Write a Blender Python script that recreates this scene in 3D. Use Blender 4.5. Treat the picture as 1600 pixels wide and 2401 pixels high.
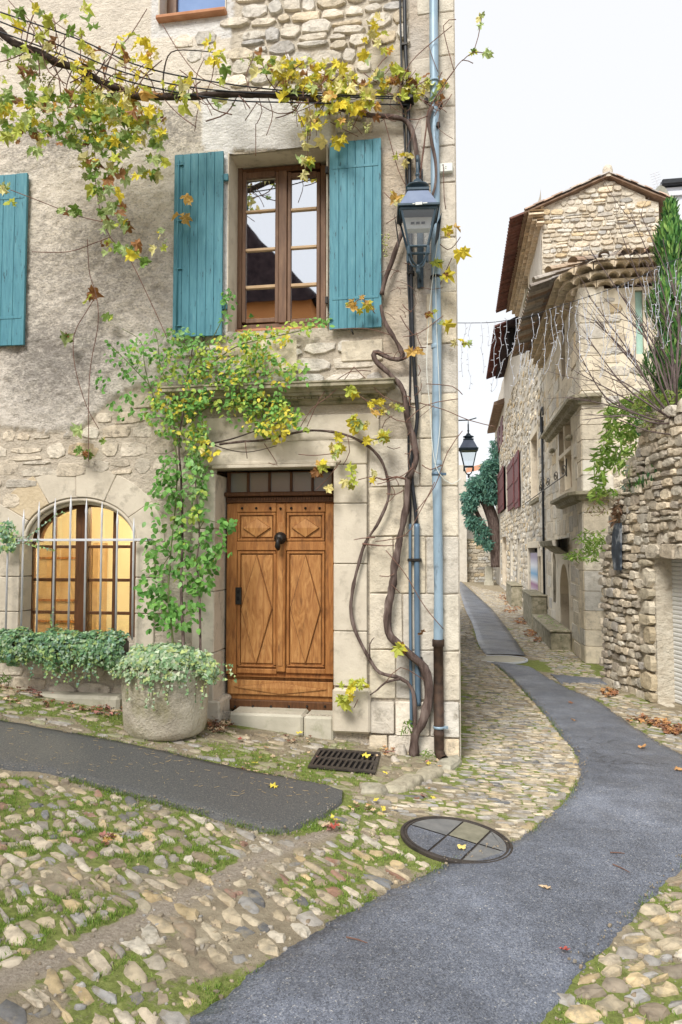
import bpy, bmesh, math, random
import numpy as np
from mathutils import Vector, Matrix, Euler, noise
for o in list(bpy.data.objects): bpy.data.objects.remove(o)
SC = bpy.context.scene
COL = SC.collection
rnd = random.Random(7)
U = rnd.uniform
PI = math.pi
rad = math.radians

# ---------------------------------------------------------------- camera, sky, sun, exposure
FPX, YAW, PITCH = 1700.0, 9.3, 3.03
cam_d = bpy.data.cameras.new('camera'); cam = bpy.data.objects.new('camera', cam_d); COL.objects.link(cam)
cam.location = (0, 0, 1.6); cam.rotation_euler = (rad(90 + PITCH), 0, rad(YAW))
cam_d.sensor_fit = 'HORIZONTAL'; cam_d.sensor_width = 36; cam_d.lens = 36 * FPX / 1600
cam_d.clip_start = .05; cam_d.clip_end = 600
SC.camera = cam
W = bpy.data.worlds.new('World'); SC.world = W; W.use_nodes = True
wn, wl = W.node_tree.nodes, W.node_tree.links
bg = wn['Background']; sky = wn.new('ShaderNodeTexSky'); sky.sky_type = 'NISHITA'; sky.sun_disc = False
SUN_EL, SUN_AZ = 46, 196     # azimuth: compass angle the light comes from, measured from +Y clockwise
sky.sun_elevation = rad(SUN_EL); sky.sun_rotation = rad(SUN_AZ)
mixw = wn.new('ShaderNodeMix'); mixw.data_type = 'RGBA'; mixw.inputs[0].default_value = .93
mixw.inputs[7].default_value = (3.75, 3.76, 3.80, 1)      # even cloud cover over the clear sky
wl.new(sky.outputs[0], mixw.inputs[6]); wl.new(mixw.outputs[2], bg.inputs[0]); bg.inputs[1].default_value = .1
sd = bpy.data.lights.new('sun', 'SUN'); sd.energy = 1.5; sd.angle = rad(22); sd.color = (1, .95, .87)
so = bpy.data.objects.new('sun', sd); COL.objects.link(so)
_a = rad(SUN_AZ); _e = rad(SUN_EL)
so.rotation_euler = (-Vector((math.sin(_a) * math.cos(_e), math.cos(_a) * math.cos(_e), math.sin(_e)))).to_track_quat('-Z', 'Y').to_euler()
so.location = (0, 0, 30)
SC.view_settings.view_transform = 'Standard'; SC.view_settings.look = 'None'
SC.view_settings.exposure = 1.44; SC.view_settings.gamma = 1; SC.view_settings.use_curve_mapping = False
SC.cycles.max_bounces = 6; SC.cycles.diffuse_bounces = 3; SC.cycles.transparent_max_bounces = 12

# ---------------------------------------------------------------- geometry of the place
CAM = Vector((0, 0, 1.6)); RC = Euler((rad(90 + PITCH), 0, rad(YAW))).to_matrix()
YF = 6.91                                   # plane of the old house's street front
def ray(px, py): return RC @ Vector(((px - 800) / FPX, (1200.5 - py) / FPX, -1))
def onY(px, py, Y): d = ray(px, py); return CAM + d * (Y / d.y)
def onX(px, py, X): d = ray(px, py); return CAM + d * (X / d.x)
def F(px, py, off=0): return onY(px, py, YF - off)
def onPl(px, py, P, N): d = ray(px, py); return CAM + d * ((P - CAM).dot(N) / d.dot(N))
def g0(x):
    x = max(x, -7)
    if x <= 0: return -.34 - .116 * x
    if x < 1.2: return -.34 - .116 * x * (1 - x / 2.4)
    return -.4096
def g(x, y=0): return g0(x)
def onG(px, py):
    d = ray(px, py); t = 3.0
    for _ in range(40):
        p = CAM + d * t; t = (g(p.x) - 1.6) / d.z * .7 + t * .3
    return CAM + d * t
def proj(p):
    q = RC.transposed() @ (Vector(p) - CAM)
    return (800 + FPX * q.x / -q.z, 1200.5 - FPX * q.y / -q.z, -q.z)

# ---------------------------------------------------------------- object helpers
WM = {}
def reg(o, parent=None, m=None):
    COL.objects.link(o)
    if parent is not None:
        o.parent = parent; o.matrix_parent_inverse = WM[parent.name].inverted()
    WM[o.name] = m if m is not None else Matrix.Identity(4)
    return o
def thing(name, label, cat, loc, group=None):
    o = bpy.data.objects.new(name, None); o.location = loc; o.empty_display_size = .1
    reg(o, None, Matrix.Translation(Vector(loc)))
    return tag(o, label, cat, group)
def tag(o, label=None, cat=None, group=None, kind=None):
    if label: o['label'] = label
    if cat: o['category'] = cat
    if group: o['group'] = group
    if kind: o['kind'] = kind
    return o
class MB:
    def __init__(s): s.v = []; s.f = []; s.c = None
    def add(s, vs, fs):
        n = len(s.v); s.v += [tuple(v) for v in vs]; s.f += [tuple(i + n for i in f) for f in fs]; return s
    def box(s, x0, x1, y0, y1, z0, z1):
        x0, x1 = sorted((x0, x1)); y0, y1 = sorted((y0, y1)); z0, z1 = sorted((z0, z1))
        return s.add([(x0, y0, z0), (x1, y0, z0), (x1, y1, z0), (x0, y1, z0), (x0, y0, z1), (x1, y0, z1), (x1, y1, z1), (x0, y1, z1)],
                     [(3, 2, 1, 0), (4, 5, 6, 7), (0, 1, 5, 4), (1, 2, 6, 5), (2, 3, 7, 6), (3, 0, 4, 7)])
    def obox(s, M, sx, sy, sz):
        b = MB().box(-sx / 2, sx / 2, -sy / 2, sy / 2, -sz / 2, sz / 2)
        return s.add([M @ Vector(v) for v in b.v], b.f)
    def tube(s, pts, r, n=8, cap=True, wob=0):
        pts = [Vector(p) for p in pts]; rs = r if isinstance(r, (list, tuple)) else [r] * len(pts)
        n0 = len(s.v); up = None
        for i, p in enumerate(pts):
            t = (pts[min(i + 1, len(pts) - 1)] - pts[max(i - 1, 0)]).normalized()
            if up is None: up = Vector((0, 0, 1)) if abs(t.z) < .9 else Vector((1, 0, 0))
            a = t.cross(up)
            if a.length < 1e-4: a = t.cross(Vector((0, 1, .1)))
            a.normalize(); b = a.cross(t).normalized(); up = b
            for k in range(n):
                th = 2 * PI * k / n; rr = rs[i] * (1 + (wob * noise.noise(Vector((k * 1.7, i * .45, n0 * .1))) if wob else 0))
                s.v.append(tuple(p + (a * math.cos(th) + b * math.sin(th)) * rr))
        for i in range(len(pts) - 1):
            for k in range(n):
                A = n0 + i * n + k; B = n0 + i * n + (k + 1) % n; s.f.append((A, B, B + n, A + n))
        if cap:
            s.f.append(tuple(n0 + k for k in reversed(range(n)))); e = n0 + (len(pts) - 1) * n; s.f.append(tuple(e + k for k in range(n)))
        return s
    def lathe(s, prof, c, n=20, axis='z'):
        c = Vector(c); n0 = len(s.v)
        for r, h in prof:
            for k in range(n):
                th = 2 * PI * k / n; x, y = r * math.cos(th), r * math.sin(th)
                s.v.append(tuple(c + (Vector((x, y, h)) if axis == 'z' else Vector((x, -h, y)))))
        for i in range(len(prof) - 1):
            for k in range(n):
                A = n0 + i * n + k; B = n0 + i * n + (k + 1) % n; s.f.append((A, B, B + n, A + n) if axis == 'z' else (B, A, A + n, B + n))
        return s
    def prism(s, poly, y0, y1):            # polygon in x,z (counter-clockwise seen from the street), from y0 (front) to y1 (back)
        n = len(poly); vs = [(x, y0, z) for x, z in poly] + [(x, y1, z) for x, z in poly]
        return s.add(vs, [tuple(range(n)), tuple(range(2 * n - 1, n - 1, -1))] + [((i + 1) % n, i, n + i, n + (i + 1) % n) for i in range(n)])
    def grid(s, P):                        # P[i][j] points
        n0 = len(s.v); m = len(P[0])
        for row in P: s.v += [tuple(p) for p in row]
        for i in range(len(P) - 1):
            for j in range(m - 1): A = n0 + i * m + j; s.f.append((A, A + 1, A + m + 1, A + m))
        return s
    def build(s, name, mat, parent=None, smooth=False, bevel=0):
        me = bpy.data.meshes.new(name); loc = Vector((0, 0, 0)); v = s.v
        if parent is None and v:
            xs, ys, zs = zip(*v); loc = Vector(((min(xs) + max(xs)) / 2, (min(ys) + max(ys)) / 2, min(zs)))
            v = [(a - loc.x, b - loc.y, c - loc.z) for a, b, c in v]
        me.from_pydata(v, [], s.f)
        if bevel:
            bm = bmesh.new(); bm.from_mesh(me)
            bmesh.ops.bevel(bm, geom=bm.edges[:], offset=bevel, segments=1, affect='EDGES', clamp_overlap=True)
            bm.to_mesh(me); bm.free()
        if s.c:
            ca = me.color_attributes.new('Col', 'FLOAT_COLOR', 'POINT'); ca.data.foreach_set('color', np.array(s.c, dtype=np.float32).ravel())
        me.materials.append(mat)
        if smooth: me.polygons.foreach_set('use_smooth', [True] * len(me.polygons))
        me.update()
        o = bpy.data.objects.new(name, me); o.location = loc
        return reg(o, parent, Matrix.Translation(loc))
def var_mesh(name, mb, mat, smooth=False):
    me = bpy.data.meshes.new(name); me.from_pydata(mb.v, [], mb.f); me.materials.append(mat)
    if smooth: me.polygons.foreach_set('use_smooth', [True] * len(me.polygons))
    me.update()
    bm = bmesh.new(); bm.from_mesh(me); bmesh.ops.triangulate(bm, faces=bm.faces[:]); bm.to_mesh(me); bm.free()
    V = np.array([v.co[:] for v in me.vertices]); T = np.array([p.vertices[:] for p in me.polygons])
    return (me, V, T, smooth)
def joined(name, inst, mat, parent=None, kind='stuff'):
    """inst: (variant, matrix, colour); one mesh with a colour attribute"""
    V = []; T = []; C = []; n = 0; SMF = []
    for var, M, c in inst:
        A = np.array(M); v = var[1] @ A[:3, :3].T + A[:3, 3]; V.append(v); T.append(var[2] + n); n += len(v); SMF.append(np.full(len(var[2]), var[3]))
        C.append(np.tile(np.array([c[0], c[1], c[2], 1.0]), (len(v), 1)))
    V = np.concatenate(V); T = np.concatenate(T); C = np.concatenate(C)
    me = bpy.data.meshes.new(name); me.vertices.add(len(V)); me.loops.add(len(T) * 3); me.polygons.add(len(T))
    loc = Vector((0, 0, 0))
    if parent is None: loc = Vector((float(V[:, 0].mean()), float(V[:, 1].mean()), float(V[:, 2].min()))); V = V - np.array(loc)
    me.vertices.foreach_set('co', V.astype(np.float32).ravel()); me.loops.foreach_set('vertex_index', T.astype(np.int32).ravel())
    me.polygons.foreach_set('loop_start', np.arange(0, len(T) * 3, 3, dtype=np.int32))
    me.polygons.foreach_set('use_smooth', np.concatenate(SMF)); me.update(calc_edges=True)
    ca = me.color_attributes.new('Col', 'FLOAT_COLOR', 'POINT'); ca.data.foreach_set('color', C.astype(np.float32).ravel())
    me.materials.append(mat)
    o = bpy.data.objects.new(name, me); o.location = loc; reg(o, parent, Matrix.Translation(loc))
    if kind: o['kind'] = kind
    return o
def pieces(name, inst, parent, mat_attr, limit=300, rest='remaining'):
    """each instance its own child object up to the limit (largest in view first), the rest one mesh"""
    def key(i):
        M = i[1]; p = M.translation; x, y, d = proj(p)
        inside = -60 < x < 1660 and -60 < y < 2460 and d > .2
        return -((M.to_scale().length / max(d, .2)) + (10 if inside else 0))
    inst = sorted(inst, key=key) if len(inst) > limit else inst
    for var, M, c in inst[:limit]:
        o = bpy.data.objects.new(name, var[0]); o.color = (c[0], c[1], c[2], 1)
        COL.objects.link(o); o.parent = parent; o.matrix_parent_inverse = WM[parent.name].inverted(); o.matrix_basis = M; WM[o.name] = M
    if len(inst) > limit: joined(rest, inst[limit:], mat_attr, parent)

# ---------------------------------------------------------------- materials
def srgb(h): return tuple(((int(h[i:i + 2], 16) / 255 + .055) / 1.055) ** 2.4 if int(h[i:i + 2], 16) > 10 else int(h[i:i + 2], 16) / 255 / 12.92 for i in (0, 2, 4))
def mk(name):
    m = bpy.data.materials.new(name); m.use_nodes = True; return m, m.node_tree.nodes, m.node_tree.links, m.node_tree.nodes['Principled BSDF']
def nz(n, l, scale, detail=5, rough=.6, stretch=None, dist=0):
    geo = n.new('ShaderNodeNewGeometry'); t = n.new('ShaderNodeTexNoise'); t.inputs['Scale'].default_value = scale
    t.inputs['Detail'].default_value = detail; t.inputs['Roughness'].default_value = rough; t.inputs['Distortion'].default_value = dist
    src = geo.outputs['Position']
    if stretch:
        v = n.new('ShaderNodeVectorMath'); v.operation = 'MULTIPLY'; v.inputs[1].default_value = stretch; l.new(src, v.inputs[0]); src = v.outputs[0]
    l.new(src, t.inputs['Vector']); return t.outputs['Fac']
def ramp(n, l, fac, stops):
    r = n.new('ShaderNodeValToRGB'); e = r.color_ramp.elements
    while len(e) < len(stops): e.new(.5)
    for i, (p, c) in enumerate(stops):
        e[i].position = p; e[i].color = (c, c, c, 1) if isinstance(c, (int, float)) else (c[0], c[1], c[2], 1)
    l.new(fac, r.inputs[0]); return r.outputs[0]
def mixc(n, l, a, b, fac, mode='MIX'):
    x = n.new('ShaderNodeMix'); x.data_type = 'RGBA'; x.blend_type = mode
    for i, s in ((0, fac), (6, a), (7, b)):
        if isinstance(s, (int, float)): x.inputs[i].default_value = s
        elif isinstance(s, tuple): x.inputs[i].default_value = (s[0], s[1], s[2], 1)
        else: l.new(s, x.inputs[i])
    return x.outputs[2]
def bump(n, l, b, hs, strength=.4, dist=.02):
    prev = None
    for h, st, ds in hs:
        x = n.new('ShaderNodeBump'); x.inputs['Strength'].default_value = st; x.inputs['Distance'].default_value = ds; l.new(h, x.inputs['Height'])
        if prev: l.new(prev, x.inputs['Normal'])
        prev = x.outputs[0]
    l.new(prev, b.inputs['Normal'])
def pm(name, stops, scale=4, rough=.85, spec=.3, metal=0, bumps=((30, .5, .02),), src=None, stretch=None, detail=6, dirt=None, rvar=0, trans=0, dist=0, dstretch=None):
    """procedural: noise ramp (times a per-piece colour when src is 'obj' or 'attr'), bumps, optional dirt layer"""
    m, n, l, b = mk(name)
    f = nz(n, l, scale, detail, stretch=stretch, dist=dist); c = ramp(n, l, f, stops)
    if src == 'obj':
        oi = n.new('ShaderNodeObjectInfo'); c = mixc(n, l, c, oi.outputs['Color'], 1.0, 'MULTIPLY')
    elif src == 'attr':
        at = n.new('ShaderNodeAttribute'); at.attribute_name = 'Col'; c = mixc(n, l, c, at.outputs['Color'], 1.0, 'MULTIPLY')
    if dirt:
        dc, ds, lo, hi = dirt; c = mixc(n, l, c, dc, ramp(n, l, nz(n, l, ds, 7, .68, dstretch), [(lo, 0), (hi, 1)]))
    l.new(c, b.inputs['Base Color']); b.inputs['Roughness'].default_value = rough; b.inputs['Metallic'].default_value = metal
    b.inputs['Specular IOR Level'].default_value = spec
    if rvar: l.new(ramp(n, l, nz(n, l, scale * 1.7, 4), [(.3, rough - rvar), (.7, rough + rvar)]), b.inputs['Roughness'])
    if bumps: bump(n, l, b, [(nz(n, l, s, 6, .65, stretch), st, ds) for s, st, ds in bumps])
    if trans:
        tr = n.new('ShaderNodeBsdfTranslucent'); l.new(c, tr.inputs[0]); mx = n.new('ShaderNodeMixShader'); mx.inputs[0].default_value = trans
        out = n['Material Output']; l.new(b.outputs[0], mx.inputs[1]); l.new(tr.outputs[0], mx.inputs[2]); l.new(mx.outputs[0], out.inputs[0])
    return m
M = {}
for k, s in (('o', 'obj'), ('a', 'attr')):
    M['stone_' + k] = pm('masonry_stone_' + k, [(.25, .55), (.5, .95), (.75, 1.15)], 12, .9, .2, bumps=((14, .8, .04), (70, .7, .015)), src=s, dirt=((.24, .21, .17), 8, .57, .70))
    M['ash_' + k] = pm('dressed_stone_' + k, [(.25, .74), (.55, 1.0), (.8, 1.1)], 7, .88, .2, bumps=((22, .6, .03), (90, .6, .010)), src=s, dirt=((.30, .27, .22), 6, .55, .72))
    M['cob_' + k] = pm('cobble_' + k, [(.25, .5), (.5, .92), (.8, 1.25)], 16, .6, .4, dirt=((.25, .22, .165), 12, .50, .66), bumps=((35, .35, .012), (140, .25, .004)), src=s, rvar=.16)
    M['leaf_' + k] = pm('leaf_' + k, [(.3, .72), (.5, 1.0), (.75, 1.15)], 30, .55, .3, bumps=((60, .3, .004),), src=s, trans=.3)
    M['litter_' + k] = pm('dry_leaf_' + k, [(.3, .65), (.5, 1.0), (.75, 1.15)], 40, .7, .25, bumps=((70, .4, .004),), src=s, trans=.1)
    M['tile_' + k] = pm('roof_tile_' + k, [(.25, .55), (.5, 1.0), (.75, 1.2)], 14, .9, .2, bumps=((40, .4, .01),), src=s, dirt=((.13, .12, .1), 7, .55, .75))
M['ash'] = pm('door_surround_stone', [(.2, (.44, .395, .32)), (.5, (.60, .545, .45)), (.8, (.68, .625, .52))], 3.5, .88, .2, bumps=((20, .3, .02), (120, .35, .006)), dirt=((.30, .27, .215), 5, .54, .72))
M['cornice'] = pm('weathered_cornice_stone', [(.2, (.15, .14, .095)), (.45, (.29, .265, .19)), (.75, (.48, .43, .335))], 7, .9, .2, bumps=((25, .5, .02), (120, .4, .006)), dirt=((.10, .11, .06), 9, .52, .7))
M['teal'] = pm('teal_paint', [(.25, (.042, .165, .225)), (.45, (.068, .225, .29)), (.6, (.082, .255, .32)), (.8, (.135, .315, .37))], 7, .55, .35, bumps=((9, .25, .008), (60, .2, .003)), stretch=(6, 6, .7), dirt=((.022, .075, .10), 9, .60, .66), dstretch=(4, 4, .8))
M['wood_door'] = pm('honey_oak', [(.15, (.11, .040, .012)), (.42, (.29, .118, .034)), (.62, (.40, .18, .056)), (.85, (.50, .26, .095))], 3.2, .5, .35, bumps=((16, .25, .004),), stretch=(6, 6, .9), dist=1.6, dirt=((.075, .032, .014), 3.5, .52, .78), dstretch=(3, 3, 1))
M['wood_panel'] = pm('honey_oak_panel', [(.2, (.17, .068, .020)), (.42, (.33, .145, .046)), (.6, (.45, .225, .078)), (.85, (.57, .33, .14))], 2.6, .5, .35, bumps=((22, .35, .005),), stretch=(5, 5, 1.0), dist=2.6, dirt=((.13, .055, .022), 5, .56, .76), dstretch=(3, 3, .8))
M['wood_dark'] = pm('dark_oak', [(.2, (.04, .017, .007)), (.5, (.10, .042, .016)), (.8, (.16, .07, .027))], 4, .5, .35, bumps=((18, .25, .004),), stretch=(6, 6, 1), dist=1.5)
M['wood_win'] = pm('brown_window_wood', [(.2, (.075, .04, .024)), (.5, (.155, .085, .05)), (.8, (.24, .145, .085))], 4, .5, .35, bumps=((20, .2, .003),), stretch=(6, 6, 1))
M['wood_trim'] = pm('pale_bead_wood', [(.2, (.38, .25, .14)), (.8, (.58, .43, .27))], 6, .55, .3, bumps=())
M['iron'] = pm('dark_iron', [(.3, (.012, .013, .014)), (.7, (.045, .04, .036))], 20, .5, .5, .6, bumps=((60, .3, .003),))
M['rust'] = pm('rusty_iron', [(.3, (.03, .022, .018)), (.7, (.10, .06, .04))], 14, .7, .4, .3, bumps=((50, .4, .004),))
M['galv'] = pm('grey_painted_iron', [(.3, (.55, .57, .62)), (.7, (.68, .70, .75))], 9, .45, .4, 0, bumps=((60, .2, .003),), dirt=((.22, .2, .18), 12, .66, .74))
M['lamp_blue'] = pm('lantern_blue_black_paint', [(.3, (.022, .045, .065)), (.7, (.048, .085, .12))], 9, .4, .5, bumps=((50, .15, .003),))
M['lamp_roof_sheen'] = pm('lantern_roof_sky_sheen', [(.3, (.14, .18, .28)), (.7, (.20, .25, .36))], 9, .3, .5, bumps=((50, .1, .003),))  # lighter blue than the frame: sky reflection painted into the roof
M['pipe'] = pm('blue_zinc_paint', [(.25, (.21, .31, .40)), (.5, (.28, .395, .50)), (.8, (.36, .47, .57))], 6, .45, .4, .15, bumps=((12, .15, .01),), stretch=(1, 1, .5), dirt=((.13, .17, .21), 6, .58, .70), dstretch=(2, 2, .6))
M['pipe_d'] = pm('blue_grey_conduit', [(.25, (.06, .10, .15)), (.5, (.11, .18, .26)), (.8, (.17, .25, .34))], 3, .45, .4, .2, bumps=(), stretch=(1, 1, .6))
M['cable'] = pm('black_cable', [(.3, (.008, .010, .014)), (.7, (.022, .027, .036))], 10, .45, .4, bumps=())
M['white_pl'] = pm('white_plastic', [(.3, (.62, .66, .62)), (.7, (.74, .77, .73))], 12, .5, .4, bumps=())
M['bark'] = pm('vine_bark', [(.28, (.035, .024, .021)), (.5, (.115, .082, .072)), (.75, (.25, .20, .18))], 22, .9, .2, bumps=((28, .9, .02),), stretch=(1, 1, .18))
M['bark_d'] = pm('dark_vine_bark', [(.25, (.022, .017, .014)), (.6, (.075, .056, .048)), (.85, (.15, .12, .10))], 14, .9, .2, bumps=((40, .8, .012),))
M['twig'] = pm('reddish_twig', [(.3, (.10, .05, .04)), (.7, (.24, .145, .11))], 10, .8, .25, bumps=())
M['twig_g'] = pm('green_stem', [(.3, (.07, .10, .03)), (.7, (.16, .19, .07))], 10, .7, .25, bumps=())
M['twig_s'] = pm('grey_shrub_twig', [(.3, (.10, .075, .075)), (.7, (.21, .165, .16))], 10, .8, .25, bumps=())
M['planter'] = pm('old_stone_planter', [(.2, (.34, .30, .24)), (.5, (.58, .53, .43)), (.8, (.72, .67, .55))], 3.4, .92, .2, bumps=((10, .8, .05), (45, .9, .02)), dirt=((.27, .25, .13), 2.3, .50, .70))
M['step'] = pm('worn_step_stone', [(.2, (.40, .38, .30)), (.8, (.60, .57, .48))], 4, .8, .3, bumps=((25, .4, .012),), dirt=((.24, .25, .14), 3, .58, .75))
M['terracotta'] = pm('terracotta', [(.2, (.38, .17, .09)), (.8, (.56, .30, .18))], 8, .85, .2, bumps=((40, .3, .006),))
M['ochre_stone'] = pm('ochre_sandstone', [(.2, (.50, .40, .26)), (.5, (.60, .50, .35)), (.8, (.68, .58, .44))], 6, .9, .15, bumps=((30, .7, .02),))
M['soil'] = pm('soil', [(.3, (.05, .035, .022)), (.7, (.12, .085, .05))], 20, .95, .1, bumps=((60, .8, .02),))
M['cast'] = pm('cast_iron', [(.3, (.035, .03, .028)), (.7, (.085, .07, .06))], 16, .55, .45, .3, bumps=((70, .4, .004),))
M['room'] = pm('cream_room_plaster', [(.3, (.78, .70, .52)), (.7, (.84, .77, .60))], 2, .9, .1, bumps=())
M['tile_slab'] = pm('weathered_tile_slab', [(.25, (.12, .085, .065)), (.5, (.24, .165, .12)), (.8, (.36, .27, .20))], 5, .9, .15, bumps=((30, .5, .02),))
M['dark_roof'] = pm('dark_far_roof', [(.3, (.02, .014, .018)), (.7, (.06, .042, .045))], 6, .9, .1, bumps=())
M['pane_blue'] = pm('blue_pane', [(.3, (.13, .24, .50)), (.7, (.19, .31, .58))], 3, .5, .2, bumps=())  # one flat blue for the top window's pane
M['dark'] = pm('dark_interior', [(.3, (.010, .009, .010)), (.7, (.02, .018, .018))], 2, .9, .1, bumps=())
M['ochre'] = pm('orange_render', [(.3, (.52, .22, .085)), (.7, (.60, .28, .11))], 1.5, .9, .1, bumps=((20, .3, .01),))
M['maroon'] = pm('maroon_paint', [(.3, (.11, .035, .04)), (.7, (.17, .06, .065))], 6, .6, .3, bumps=())
M['mint'] = pm('mint_paint', [(.3, (.36, .58, .50)), (.7, (.47, .68, .60))], 6, .6, .3, bumps=())
M['far_pl'] = pm('pale_far_render', [(.2, (.48, .44, .38)), (.5, (.62, .58, .51)), (.8, (.70, .66, .60))], 3, .92, .1, bumps=((8, .5, .04), (40, .4, .015)), dirt=((.36, .33, .29), 2.5, .56, .72))
M['white_r'] = pm('white_render', [(.3, (.60, .64, .72)), (.7, (.70, .73, .80))], 2, .9, .1, bumps=())
M['verdigris'] = pm('white_slats', [(.3, (.62, .63, .62)), (.7, (.74, .75, .74))], 3, .5, .3, bumps=())
def glass_mat(name, refl, tint, rough=.02, clear=True, bend=.02):
    m, n, l, b = mk(name); out = n['Material Output']; gl = n.new('ShaderNodeBsdfGlossy'); gl.inputs['Roughness'].default_value = rough
    gl.inputs['Color'].default_value = (.93, .96, 1, 1)
    o = n.new('ShaderNodeBsdfTransparent') if clear else n.new('ShaderNodeBsdfDiffuse'); o.inputs['Color'].default_value = (*tint, 1)
    mx = n.new('ShaderNodeMixShader'); lw = n.new('ShaderNodeFresnel'); lw.inputs[0].default_value = 1.5
    ma = n.new('ShaderNodeMath'); ma.operation = 'ADD'; ma.use_clamp = True; ma.inputs[1].default_value = refl; l.new(lw.outputs[0], ma.inputs[0]); l.new(ma.outputs[0], mx.inputs[0])
    bp = n.new('ShaderNodeBump'); bp.inputs['Strength'].default_value = bend; bp.inputs['Distance'].default_value = .05
    l.new(nz(n, l, 2.2, 1), bp.inputs['Height']); l.new(bp.outputs[0], gl.inputs['Normal'])
    l.new(o.outputs[0], mx.inputs[1]); l.new(gl.outputs[0], mx.inputs[2]); l.new(mx.outputs[0], out.inputs[0]); return m
M['glass_sky'] = glass_mat('window_glass_mirroring', .72, (.5, .5, .5))
M['glass_clear'] = glass_mat('window_glass_clear', .02, (.95, .95, .93))
M['glass_dusty'] = glass_mat('dusty_transom_glass', .10, (.20, .205, .185), .25, False)
M['glass_lamp'] = glass_mat('lantern_glass', .06, (.9, .93, .95), .05)
def emit(name, c, s):
    m, n, l, b = mk(name); b.inputs['Emission Color'].default_value = (*c, 1); b.inputs['Emission Strength'].default_value = s; b.inputs['Base Color'].default_value = (.8, .8, .8, 1); return m
M['bulb'] = emit('lit_bulb', (1, .72, .36), 18)

# stone, pebble and leaf shapes
def stone_mb(rg, n=9, jit=.07, round_=4, dome=.12, block=False):
    m = MB(); pts = []
    ph = rg.random()
    for k in range(n):
        a = 2 * PI * (k + ph * .8) / n + rg.uniform(-.14, .14); c, s = math.cos(a), math.sin(a)
        q = (abs(c) ** round_ + abs(s) ** round_) ** (-1 / round_)
        r = .5 * q * (1 + rg.uniform(-jit, jit)); pts.append((max(-.5, min(.5, r * c)), max(-.5, min(.5, r * s))))
    if block:
        k = .03; pts = [(x * (1 + rg.uniform(-.012, .012)), z * (1 + rg.uniform(-.02, .02))) for x, z in ((-.5 + k, -.5), (.0, -.5), (.5 - k, -.5), (.5, -.5 + k), (.5, .5 - k), (.5 - k, .5), (0, .5), (-.5 + k, .5), (-.5, .5 - k), (-.5, -.5 + k))]; n = len(pts)
    rings = [(1.0, .0), (1.0, -.62), (.965 if block else .92, -.95)]
    for sc, y in rings:
        for x, z in pts: m.v.append((x * sc, y + (rg.uniform(-.07, .07) if y < -.1 else 0), z * sc))
    m.v.append((rg.uniform(-.1, .1), -1 - rg.uniform(0, dome), rg.uniform(-.1, .1)))
    for i in range(2):
        for k in range(n): A = i * n + k; B = i * n + (k + 1) % n; m.f.append((A, B, B + n, A + n))
    for k in range(n): m.f.append((2 * n + k, 2 * n + (k + 1) % n, 3 * n))
    return m
def pebble_mb(rg, n=10, jit=.1, ex=(2.6, 5), low=.16):
    """irregular flat-topped stone: low-frequency outline, uneven crown"""
    m = MB(); ph = rg.random(); e = rg.uniform(*ex); p2, p3 = rg.uniform(0, 6.3), rg.uniform(0, 6.3); tilt = rg.uniform(-.3, .3), rg.uniform(-.3, .3)
    da = [rg.uniform(-.3, .3) for _ in range(n)]; rr = [1 + low * .6 * math.cos(2 * 2 * PI * k / n + p2) + low * math.cos(3 * 2 * PI * k / n + p3) + rg.uniform(-jit, jit) for k in range(n)]
    for sc, z in ((.98, -.8), (1, .05), (.95, .5), (.80, .82)):
        for k in range(n):
            a = 2 * PI * (k + ph + da[k]) / n; c, s = math.cos(a), math.sin(a); q = (abs(c) ** e + abs(s) ** e) ** (-1 / e); r = .5 * sc * rr[k] * q
            x, y = max(-.52, min(.52, r * c)), max(-.52, min(.52, r * s))
            m.v.append((x, y, z + (x * tilt[0] + y * tilt[1]) * (z > 0) + rg.uniform(-.12, .12) * (z > .2)))
    m.v.append((rg.uniform(-.12, .12), rg.uniform(-.12, .12), .93))
    for i in range(3):
        for k in range(n): A = i * n + k; B = i * n + (k + 1) % n; m.f.append((A, B, B + n, A + n))
    for k in range(n): m.f.append((3 * n + k, 3 * n + (k + 1) % n, 4 * n))
    return m
def vine_leaf_mb(rg):
    prof = [(-90, .16), (-62, .42), (-40, .36), (-18, .55), (0, .44), (14, .40), (30, .60), (48, .66), (60, .46), (72, .52), (90, .78)]
    pts = [(a, r) for a, r in prof] + [(180 - a, r) for a, r in reversed(prof[1:-1])]
    m = MB(); fold = rg.uniform(-.2, .95); curl = rg.uniform(-1.1, .6); w = rg.uniform(0, 6)
    m.v.append((0, 0, .02))
    for a, r in pts:
        r *= rg.uniform(.72, 1.14); x, y = r * math.cos(rad(a)), r * math.sin(rad(a))
        m.v.append((x * .95, y, fold * abs(x) + curl * y * y + .11 * math.sin(w + a * .1)))
    n = len(pts)
    for k in range(n): m.f.append((0, 1 + k, 1 + (k + 1) % n))
    return m
def oval_leaf_mb(rg, w=.62):
    m = MB(); f = rg.uniform(.05, .35); c = rg.uniform(-.35, .25)
    L = [(0, 0), (.5 * w, .28), (.5 * w, .6), (.22 * w, .88), (0, 1), (-.22 * w, .88), (-.5 * w, .6), (-.5 * w, .28)]
    for x, y in L: m.v.append((x, y, f * abs(x) + c * y * y))
    m.v.append((0, .45, c * .2)); n = len(L)
    for k in range(n): m.f.append((8, k, (k + 1) % n))
    return m
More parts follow.
